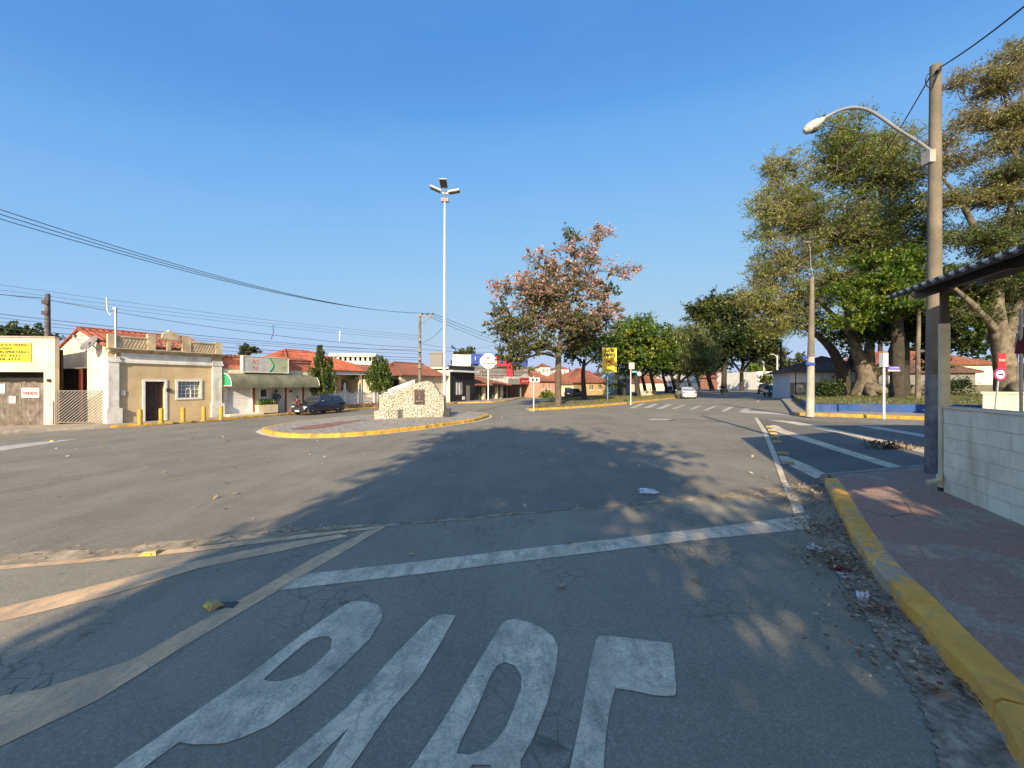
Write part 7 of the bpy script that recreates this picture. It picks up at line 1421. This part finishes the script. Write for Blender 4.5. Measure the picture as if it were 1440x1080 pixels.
def car(label, loc, rz, paint_m, kind='hatch', Ln=3.95, W=1.68, Ht=1.43, group=None, name='parked_car', reg='BRA 2E19'):
    t = thing(name, label, 'car', loc, rz, group); hl = Ln/2; w = W/2; bz = .84 if kind != 'suv' else 1.0; zb = .2 if kind != 'suv' else .3
    # x forward; side profile: deck line heights
    if kind == 'sedan': prof = [(-hl, .62, .86), (-hl+.06, .93, .94), (-hl+.5, .985, .98), (-hl+.95, 1.0, 1), (0, .94, 1), (hl-1.35, .93, 1), (hl-.75, .84, .97), (hl-.25, .73, .9), (hl-.04, .62, .8), (hl, .5, .74)]
    elif kind == 'suv': prof = [(-hl, .8, .9), (-hl+.08, 1.05, .96), (-hl+.6, 1.08, 1), (0, 1.06, 1), (hl-1.3, 1.05, 1), (hl-.5, .98, .97), (hl-.12, .9, .9), (hl, .65, .8)]
    else: prof = [(-hl, .6, .86), (-hl+.06, .88, .93), (-hl+.45, .97, .98), (-hl+.9, .96, 1), (0, .92, 1), (hl-1.28, .91, 1), (hl-.7, .82, .96), (hl-.25, .7, .88), (hl-.05, .6, .78), (hl, .48, .70)]
    st = []
    for x, z, k in prof:
        ww = w*k; bot = zb+.03 if abs(x) > hl-.1 else zb; zm = bot+(z-bot)*.45
        half = [(ww*.80, bot), (ww*.97, bot+.09), (ww, zm), (ww*.985, z-.10), (ww*.93, z-.02), (ww*.6, z+.012)]
        st.append([(x, -y, zz) for y, zz in half]+[(x, y, zz) for y, zz in half[::-1]])
    body = loft(st).build('body', paint_m, t, smooth='auto', local=True)
    # glasshouse
    if kind == 'sedan': xs_ = (-hl+.55, -hl+1.25, .35, hl-1.32)
    elif kind == 'suv': xs_ = (-hl+.05, -hl+.35, .45, hl-1.25)
    else: xs_ = (-hl+.18, -hl+.62, .28, hl-1.2)
    xb0, xt0, xt1, xb1 = xs_; wb, wt = w*.93, w*.70; zr = Ht
    belt = lambda x: np.interp(x, [p[0] for p in prof], [p[1] for p in prof])-.03
    gs = []
    for x, f_ in ((xb0, 0), (xb0+(xt0-xb0)*.5, .56), (xt0, .96), ((xt0+xt1)/2, 1), (xt1, .965), (xt1+(xb1-xt1)*.5, .53), (xb1, 0)):
        z0 = belt(x); zt = z0+(zr-z0)*f_+.005; yb = wb; yt = wb+(wt-wb)*f_
        gs.append([(x, -yb, z0), (x, -yt-(.0), zt-.05*f_), (x, -yt*.86, zt), (x, 0, zt+.015), (x, yt*.86, zt), (x, yt, zt-.05*f_), (x, yb, z0)])
    loft(gs).build('roof', paint_m, t, smooth='auto', local=True)
    def pane(nm, quad, off, m=M_cglass):
        q = [Vector(v) for v in quad]; nr = (q[1]-q[0]).cross(q[3]-q[0]).normalized()
        if nr.dot(Vector(off)) < 0: nr = -nr
        c = sum(q, Vector())/4; q = [c+(v-c)*.93+nr*.012 for v in q]; return MB().prism(q, nr*.006).build(nm, m, t, local=True)
    z_ = lambda x, f_: belt(x)+(zr-belt(x))*f_
    pane('windscreen', [(xb1-.06, -wb*.9, z_(xb1, .05)+.04), (xb1-.06, wb*.9, z_(xb1, .05)+.04), (xt1+.05, wt*.88, z_(xt1, .90)), (xt1+.05, -wt*.88, z_(xt1, .90))], (1, 0, .6))
    pane('rear_window', [(xb0+.05, -wb*.86, z_(xb0, .1)+.02), (xb0+.05, wb*.86, z_(xb0, .1)+.02), (xt0-.02, wt*.86, z_(xt0, .88)), (xt0-.02, -wt*.86, z_(xt0, .88))], (-1, 0, .6))
    xm = (xt0+xt1)/2-.05
    for s in (-1, 1):
        yl = lambda f_: s*(wb+(wt-wb)*f_)
        for a0, a1, b0, b1 in ((xm+.05, xt1-.02, xm+.05, xb1-.28), (xt0+.1, xm-.05, xb0+.36, xm-.05)):
            pane('side_window', [(b0, yl(.10), z_(b0, .10)), (b1, yl(.10), z_(b1, .10)), (a1, yl(.84), z_(a1, .80)), (a0, yl(.84), z_(a0, .80))], (0, s, .2))
        y = s*(w+.004)
        dr = MB().box(xm-.012, min(y, y-s*.02), zb+.16, xm+.012, max(y, y-s*.02), .8).build('door_gap', M_plastic, t, local=True)
        for xx in (xm-.45, xm+.35): MB().box(xx-.09, min(y, y+s*.02), .74, xx+.07, max(y, y+s*.02), .77).build('door_handle', M_plastic if kind == 'hatch' else paint_m, t, local=True)
        MB().box(-hl+1.05, min(y-s*.01, y+s*.012), zb+.28, hl-1.05, max(y-s*.01, y+s*.012), zb+.34).build('side_trim', M_plastic, t, local=True)
        mb = MB(); mb.ball((xb1-.22, s*(w+.08), .99 if kind != 'suv' else 1.16), .095, 10, 0, (.7, 1.1, .8)); mb.build('mirror', paint_m, t, smooth=True, local=True)
        hx = hl-.12; zf = .6 if kind != 'suv' else .82
        mb = MB(); mb.ball((hx-.05, s*w*.62, zf), .17, 12, 0, (.75, 1.25, .52)); mb.build('headlight', M_lampw, t, smooth=True, local=True)
        mb = MB(); zq = .80 if kind != 'suv' else .98; mb.box(-hl-.012, min(s*w*.60, s*w*.9), zq-.11, -hl+.12, max(s*w*.60, s*w*.9), zq+.06); mb.build('tail_light', M_lampr, t, local=True)
    for x, nm in ((hl+.01, 'front_bumper'), (-hl-.01, 'rear_bumper')):
        sg = 1 if x > 0 else -1; mb = MB(); n = 9; k = .78
        lo = [Vector((x-sg*(.30*(abs(i-4)/4)**2.4), (i-4)/4*w*.95, zb+.02)) for i in range(n)]+[Vector((x-sg*.34, w*.9, zb+.02)), Vector((x-sg*.34, -w*.9, zb+.02))]
        mb.hexa(lo, [v+Vector((0, 0, .24)) for v in lo]); bp = mb.build(nm, M_plastic if kind == 'hatch' and sg > 0 else paint_m, t, smooth='auto', local=True)
        MB().box(min(x, x+sg*.015), -.2, zb+.09 if sg > 0 else .62, max(x, x+sg*.015), .2, zb+.2 if sg > 0 else .74).build('number_plate', M_plate, bp, local=True)
    MB().box(hl-.035, -.38, .5, hl+.008, .38, .585).build('grille', M_plastic, t, local=True)
    wr = .30 if kind != 'suv' else .36; wbx = Ln*.31
    for x in (wbx, -wbx):
        for s in (-1, 1):
            y = s*(w-.09); mb = MB(); mb.lathe((x, y-s*.1, wr), [(wr*.62, 0), (wr*.95, .015), (wr, .05), (wr, .15), (wr*.95, .185), (wr*.62, .2)], 24, 0, (0, s, 0)); wh = mb.build('wheel', M_tyre, t, smooth='auto', local=True)
            mb = MB(); mb.lathe((x, y+s*.095, wr), [(wr*.64, -.01), (wr*.62, .008), (wr*.5, -.012), (wr*.16, -.006), (.001, .004)], 20, 0, (0, s, 0)); mb.build('rim', M_rim, wh, smooth='auto', local=True)
            mb = MB(); nn = 16; pts = [Vector((x+(wr+.055)*math.cos(math.pi*i/nn), s*(w-.02), wr+(wr+.055)*math.sin(math.pi*i/nn)*1.0)) for i in range(nn+1)]+[Vector((x-wr-.055, s*(w-.02), zb+.02)), Vector((x+wr+.055, s*(w-.02), zb+.02))]
            mb.prism(pts, Vector((0, s*.027, 0))); mb.build('wheel_arch', M_plastic, t, local=True)
    return t
def heading(d): return math.atan2(d[1], d[0])
P_navy = paint('navy_car_paint', (.012, .014, .03), .25, 1); P_silver = paint('silver_car_paint', (.55, .55, .54), .3, .8, .35); P_dark = paint('maroon_car_paint', (.035, .014, .016), .3, .8); P_blk = paint('black_car_paint', (.014, .018, .026), .3, .8)
gf, gr = G(438.7, 583.8), G(479, 580.2); c = (gf+gr)/2; hd_ = (gf-gr).xy.normalized(); lf = Vector((-hd_.y, hd_.x)); ctr = Vector((c.x-lf.x*.76, c.y-lf.y*.76, 0)); ctr.z = gz(ctr.x, ctr.y)
car('dark navy three door hatchback parked nose to kerb before the shop awning', ctr, heading(hd_), P_navy, 'hatch', 4.0, 1.69, 1.43)
c = G(966, 561); h_ = (math.sin(R(9)), math.cos(R(9))); ctr = Vector((c.x+h_[0]*2.1+.35, c.y+h_[1]*2.1, 0)); ctr.z = gz(ctr.x, ctr.y)
car('silver sedan seen from behind at the start of the tree lined avenue', ctr, heading(h_), P_silver, 'sedan', 4.25, 1.72, 1.45, name='sedan_car')
c = G(1086, 554.2); ctr = Vector((c.x, c.y+2, 0)); ctr.z = gz(ctr.x, ctr.y); car('dark maroon car at the far right kerb before the white block', ctr, heading((-.5, -.87)), P_dark, 'suv', 4.1, 1.7, 1.62, name='parked_car')
c = G(1097, 558.2); ctr = Vector((c.x+.3, c.y+1.6, 0)); ctr.z = gz(ctr.x, ctr.y); car('black blue car parked beside the dark wooden pole near the grey lodge', ctr, heading((-.35, -.93)), P_blk, 'hatch', 4.0, 1.7, 1.45)
c = AT(808, 556, 62); c.z = gz(c.x, c.y); car('dark car half hidden behind the slender tree on the median', c, heading((.6, .8)), P_blk, 'hatch', 3.9, 1.68, 1.42)
c = AT(942, 549, 82); c.z = gz(c.x, c.y); car('blue car in tree shade left of the silver sedan', c, heading((.5, .87)), paint('blue_car_paint', (.02, .05, .13), .3, .8), 'hatch', 3.9, 1.68, 1.42)
# ================================================================== people
SK = mat('brown_skin', (.20, .105, .065), .6, .1, 8, bmp=0); M_hair = mat('dark_hair', (.015, .012, .01), .8, .3, 20); M_jack = mat('blue_grey_jacket', (.055, .085, .115), .9, .25, 5, bmp=.4); M_trou = mat('grey_green_trousers', (.17, .18, .15), .9, .2, 5, bmp=.4)
M_shirt = mat('dusty_red_shirt', (.20, .06, .07), .9, .2, 5, bmp=.4); M_short = mat('black_shorts', (.02, .02, .024), .9, .2, 5); M_shoe = mat('brown_shoes', (.10, .08, .055), .7, .2, 6)
def skin_mesh(name, chains, m, parent, sub=2):
    """chains: lists of (x, y, z, r); a chain may begin with an index (chain, point) to branch from"""
    vs, rs, es, idx = [], [], [], []
    for ch in chains:
        ids = []
        for q in ch:
            if len(q) == 2: ids.append(idx[q[0]][q[1]])
            else: vs.append(q[:3]); rs.append(q[3]); ids.append(len(vs)-1)
        idx.append(ids); es += list(zip(ids, ids[1:]))
    me = bpy.data.meshes.new(name); me.from_pydata(vs, es, []); bm = bmesh.new(); bm.from_mesh(me); ly = bm.verts.layers.skin.verify()
    bm.verts.ensure_lookup_table()
    for v, r_ in zip(bm.verts, rs): v[ly].radius = (r_, r_)
    bm.verts[0][ly].use_root = True; bm.to_mesh(me); bm.free()
    o = bpy.data.objects.new(name, me); COL.objects.link(o); s = o.modifiers.new('skin', 'SKIN'); s.use_smooth_shade = True; q = o.modifiers.new('sub', 'SUBSURF'); q.levels = sub; q.render_levels = sub
    bpy.context.view_layer.update(); me2 = bpy.data.meshes.new_from_object(o.evaluated_get(bpy.context.evaluated_depsgraph_get())); bpy.data.objects.remove(o)
    me2.materials.clear(); me2.materials.append(m)
    return link(name, me2, parent)
def hand(ci, pi, w, d, spread):                       # palm and five fingers; w wrist point, d direction, spread sideways
    w, d, s = Vector(w), Vector(d).normalized(), Vector(spread).normalized(); n_ = d.cross(s); out = []
    pm = w+d*.085; out.append([(ci, pi), (*pm, .032)]); return out, pm, d, s, n_
def person(label, loc, rz, J, cl, seat=False):
    """J: joints in local metres, facing +x"""
    t = thing('person', label, 'person', loc, rz); ch = []
    ch.append([(*J['pel'], .12), (*J['belly'], .115), (*J['chest'], .13), (*J['neck0'], .07), (*J['neck'], .052), (*J['chin'], .062), (*J['head'], .088), (*J['crown'], .07)])
    for s in ('l', 'r'):
        k = len(ch); ch.append([(0, 2), (*J['sh'+s], .062), (*J['el'+s], .043), (*J['wr'+s], .029)])
        wv = Vector(J['wr'+s]); d = (wv-Vector(J['el'+s])).normalized(); sd = d.cross(Vector((0, 0, 1)) if abs(d.z) < .9 else Vector((0, 1, 0))).normalized(); nn = d.cross(sd)
        pm = wv+d*.07; ch.append([(k, 3), (*pm, .034)]); pk2 = len(ch)-1
        for i, ln in enumerate((.075, .085, .08, .062)):
            b0 = pm+d*.03+sd*(.033-.022*i); ch.append([(pk2, 1), (*b0, .0105), (*(b0+d*ln*.5+nn*.008), .0095), (*(b0+d*ln*.85+nn*.03), .008)])
        ch.append([(pk2, 1), (*(pm+sd*.045), .012), (*(pm+sd*.06+d*.045+nn*.01), .0095)])
        ch.append([(0, 0), (*J['hip'+s], .095), (*J['kn'+s], .06), (*J['an'+s], .042), (*J['to'+s], .035)])
    skin_mesh('body', ch, SK, t)
    hd0 = Vector(J['head']); f = Vector(J.get('face', (1, 0, 0))).normalized(); sd = Vector((-f.y, f.x, 0)).normalized()
    mb = MB(); mb.ball(hd0+f*.095+Vector((0, 0, -.02)), .02, 8, 0, (1, .8, 1.3)); mb.build('nose', SK, t, smooth=True, local=True)
    for s in (-1, 1):
        mb = MB(); mb.ball(hd0+f*.083+sd*s*.034+Vector((0, 0, .012)), .012, 8); mb.build('eye', M_ink, t, smooth=True, local=True); mb = MB(); mb.ball(hd0+sd*s*.09+Vector((0, 0, -.01)), .026, 8, 0, (.7, .5, 1.2)); mb.build('ear', SK, t, smooth=True, local=True)
    mb = MB(); mb.ball(hd0+f*.082+Vector((0, 0, -.062)), .02, 8, 0, (.6, 1.3, .35)); mb.build('mouth', mat('lips', (.14, .06, .05), .6, .1, 4), t, smooth=True, local=True)
    mb = MB(); mb.ball(hd0-f*.018+Vector((0, 0, .035)), .104, 14, 0, (1, .95, .95)); mb.build('hair', M_hair, t, smooth=True, local=True)
    top = [[(*J['pel'], .148), (*J['belly'], .142), (*J['chest'], .16), (*J['neck0'], .085)]]
    for s in ('l', 'r'):
        e, w_ = Vector(J['el'+s]), Vector(J['wr'+s]); c2 = e.lerp(w_, cl['sleeve'])
        top.append([(0, 2), (*J['sh'+s], .082), (*J['el'+s], .062)]+([(*c2, .05)] if cl['sleeve'] > .1 else []))
    skin_mesh('top', top, cl['top'], t)
    bt = [[(*(Vector(J['belly'])*.4+Vector(J['pel'])*.6), .138), (*J['pel'], .145)]]
    for s in ('l', 'r'):
        kn, an = Vector(J['kn'+s]), Vector(J['an'+s]); bt.append([(0, 1), (*J['hip'+s], .118), (*J['kn'+s], .082)]+([(*(kn.lerp(an, .9)), .068)] if cl['long'] else []))
    skin_mesh('trousers' if cl['long'] else 'shorts', bt, cl['bottom'], t)
    for s in ('l', 'r'):
        a, to = Vector(J['an'+s]), Vector(J['to'+s]); skin_mesh('shoe', [[(*(a-(to-a).normalized()*.03+Vector((0, 0, -.045))), .05), (*(a.lerp(to, .6)+Vector((0, 0, -.02))), .052), (*(to+Vector((0, 0, -.002))), .042)]], M_shoe, t)
    return t
st_ = dict(pel=(0, 0, .95), belly=(.0, 0, 1.1), chest=(.02, 0, 1.3), neck0=(.02, 0, 1.46), neck=(.04, 0, 1.52), chin=(.06, 0, 1.57), head=(.05, 0, 1.64), crown=(.03, 0, 1.72),
    shl=(.02, .2, 1.42), ell=(-.08, .46, 1.22), wrl=(.03, .27, 1.03), shr=(.02, -.2, 1.42), elr=(.02, -.3, 1.14), wrr=(.16, -.3, .93), hipl=(0, .1, .9), knl=(.03, .13, .5), anl=(0, .15, .09), tol=(.15, .18, .04), hipr=(0, -.1, .9), knr=(.05, -.14, .5), anr=(-.02, -.17, .09), tor=(.13, -.19, .04))
c = G(388, 581, .13); person('standing person in blue grey jacket and pale trousers, hand on hip, before the shop', (c.x, c.y, c.z), math.radians(-20), st_, dict(top=M_jack, bottom=M_trou, sleeve=.85, long=True))
sit = dict(pel=(0, 0, .5), belly=(.03, 0, .64), chest=(.08, 0, .84), neck0=(.12, 0, .99), neck=(.15, 0, 1.05), chin=(.18, 0, 1.09), head=(.17, 0, 1.16), crown=(.16, 0, 1.24),
    shl=(.09, .19, .95), ell=(.26, .26, .74), wrl=(.46, .2, .78), shr=(.09, -.19, .95), elr=(.3, -.24, .78), wrr=(.54, -.16, .84), hipl=(.05, .1, .49), knl=(.45, .14, .52), anl=(.56, .14, .1), tol=(.7, .16, .05), hipr=(.05, -.1, .49), knr=(.46, -.13, .5), anr=(.72, -.12, .12), tor=(.86, -.12, .07))
c = G(418, 581.5, .13); c.y += .5; c.x -= .12; zz = gz(c.x, c.y)+.13; person('seated person in dusty red shirt and black shorts just behind the navy hatchback\'s nose', (c.x, c.y, zz), math.radians(200), sit, dict(top=M_shirt, bottom=M_short, sleeve=.05, long=False))
tt = thing('stool', 'low plastic stool under the seated person in the red shirt', 'stool', (c.x, c.y, zz)); mb = MB(); mb.lathe((0, 0, .34), [(.17, 0), (.18, .02), (.17, .045), (.001, .05)], 14); mb.build('seat', M_wht, tt, local=True)
for i in range(4): a = math.pi/4+i*math.pi/2; mb = MB(); mb.tube([(.2*math.cos(a), .2*math.sin(a), 0), (.14*math.cos(a), .14*math.sin(a), .35)], .02, 6); mb.build('leg', M_wht, tt, local=True)
# motorcycle and rider on the avenue
c = AT(1015.5, 556, 64); c.z = gz(c.x, c.y); hd_ = heading((-.45, -.9)); tt = thing('motorcycle', 'dark motorcycle coming along the shaded avenue', 'motorcycle', c, hd_)
for x in (.62, -.62): mb = MB(); mb.lathe((x, -.05, .3), [(.2, 0), (.29, .01), (.3, .05), (.29, .09), (.2, .1)], 18, 0, (0, 1, 0)); wl = mb.build('wheel', M_tyre, tt, local=True); mb = MB(); mb.lathe((x, -.03, .3), [(.18, 0), (.05, .03), (.18, .06)], 12, 0, (0, 1, 0)); mb.build('rim', M_rim, wl, local=True)
mb = MB(); mb.tube([(.62, 0, .3), (.42, 0, .95)], .04, 6); mb.tube([(-.62, 0, .3), (-.1, 0, .45), (.35, 0, .6)], .05, 6); mb.build('frame', M_plastic, tt, local=True); mb = MB(); mb.ball((.18, 0, .78), .2, 12, 0, (1.4, .7, .7)); mb.build('tank', P_dark, tt, local=True); mb = MB(); mb.box(-.6, -.13, .7, .02, .13, .8); mb.build('seat', M_plastic, tt, local=True); mb = MB(); mb.box(-.25, -.14, .25, .2, .14, .55); mb.build('engine', M_steel, tt, local=True); mb = MB(); mb.tube([(.38, -.35, 1.0), (.42, 0, .97), (.38, .35, 1.0)], .018, 6); mb.build('handlebar', M_plastic, tt, local=True); mb = MB(); mb.ball((.52, 0, .88), .09, 10); mb.build('headlight', M_lampw, tt, local=True)
ride = dict(pel=(-.2, 0, .86), belly=(-.16, 0, 1.0), chest=(-.1, 0, 1.2), neck0=(-.07, 0, 1.35), neck=(-.05, 0, 1.41), chin=(-.02, 0, 1.46), head=(-.03, 0, 1.53), crown=(-.04, 0, 1.61), shl=(-.09, .2, 1.3), ell=(.1, .32, 1.1), wrl=(.32, .32, 1.03), shr=(-.09, -.2, 1.3), elr=(.1, -.32, 1.1), wrr=(.32, -.32, 1.03), hipl=(-.18, .11, .84), knl=(.2, .22, .72), anl=(.05, .22, .32), tol=(.18, .22, .27), hipr=(-.18, -.11, .84), knr=(.2, -.22, .72), anr=(.05, -.22, .32), tor=(.18, -.22, .27))
person('person in dark clothes riding the motorcycle on the avenue', c, hd_, ride, dict(top=M_short, bottom=M_trou, sleeve=.9, long=True))
# ================================================================== rock and street litter
c = G(908, 556.5, .15); t = thing('rock', 'pale pinkish boulder on the dry grass of the median', 'rock', c)
mb = MB(); mb.ball((0, 0, .2), .72, 16, 0, (1.7, .9, .75)); mb.V = [tuple(Vector(v)*(1+.1*math.sin(v[0]*5+v[1]*3)+.06*math.sin(v[2]*9))) for v in mb.V]; mb.build('boulder', mat('pale_boulder', (.50, .40, .30), .9, .25, 3, stain=(.3, .22, .16)), t, smooth=True, local=True)
def crumple(name, label, cat, c, w, l, h, m):
    mb = MB(); n = 6; vs = [(w*(i/n-.5)+random.uniform(-.3, .3)*w/n, l*(j/n-.5)+random.uniform(-.3, .3)*l/n, abs(random.gauss(0, h))+.012) for j in range(n+1) for i in range(n+1)]
    k = len(vs); vs += [(x, y, z-.002) for x, y, z in vs]; fs = []
    for j in range(n):
        for i in range(n): a = j*(n+1)+i; q = (a, a+1, a+n+2, a+n+1); fs += [q, tuple(x+k for x in q[::-1])]
    mb.add([Vector(c)+Matrix.Rotation(random.uniform(0, 3), 3, 'Z') @ Vector(v) for v in vs], fs); mb.build(name, m, None, **tagd(label, cat))
M_pap = mat('white_paper', (.72, .72, .72), .8, .08, 8); 
crumple('paper_scrap', 'crumpled white paper in the gutter leaves beside the yellow kerb, farther one', 'litter', G(1149, 774), .16, .1, .015, M_pap); crumple('paper_scrap', 'small white paper standing in the gutter beside the yellow kerb, nearest one', 'litter', G(1214, 845), .05, .09, .03, M_pap)
crumple('wrapper', 'flattened dark red wrapper lying among gutter leaves', 'litter', G(1182, 803), .17, .05, .012, mat('red_wrapper', (.22, .02, .03), .5, .2, 8)); crumple('paper_scrap', 'torn white paper lying on the road in the tree shade', 'litter', G(911, 692.5), .34, .16, .014, M_pap); crumple('paper_scrap', 'greyish paper below the red wrapper in the gutter', 'litter', G(1190, 812), .14, .05, .012, mat('grey_paper', (.5, .47, .42), .8, .1, 8))
c = G(1247, 631); mb = MB()
for i in range(26): a = random.uniform(0, 6.28); r_ = random.uniform(.15, .5); z = random.uniform(.02, .18); p = c+Vector((random.uniform(-.25, .25), random.uniform(-.2, .2), .02)); mb.tube([p, p+Vector((r_*.5*math.cos(a), r_*.4*math.sin(a), z)), p+Vector((r_*math.cos(a), r_*.7*math.sin(a), z*.4))], [.012, .009, .004], 4)
t = thing('fallen_branch', 'heap of fallen dry twigs on a white stripe of the side street', 'branch', c); mb.build('twigs', M_barkd, t)
C = np.array(c)+rng.normal(size=(160, 3))*np.array((.28, .22, .05))+np.array((0, 0, .1)); leaf_mesh('leaves', C, .1, .05, rng.uniform(0, .6, 160), LM_dry, t)
c = AT(1407, 541, 7.4)
# bird high in the sky
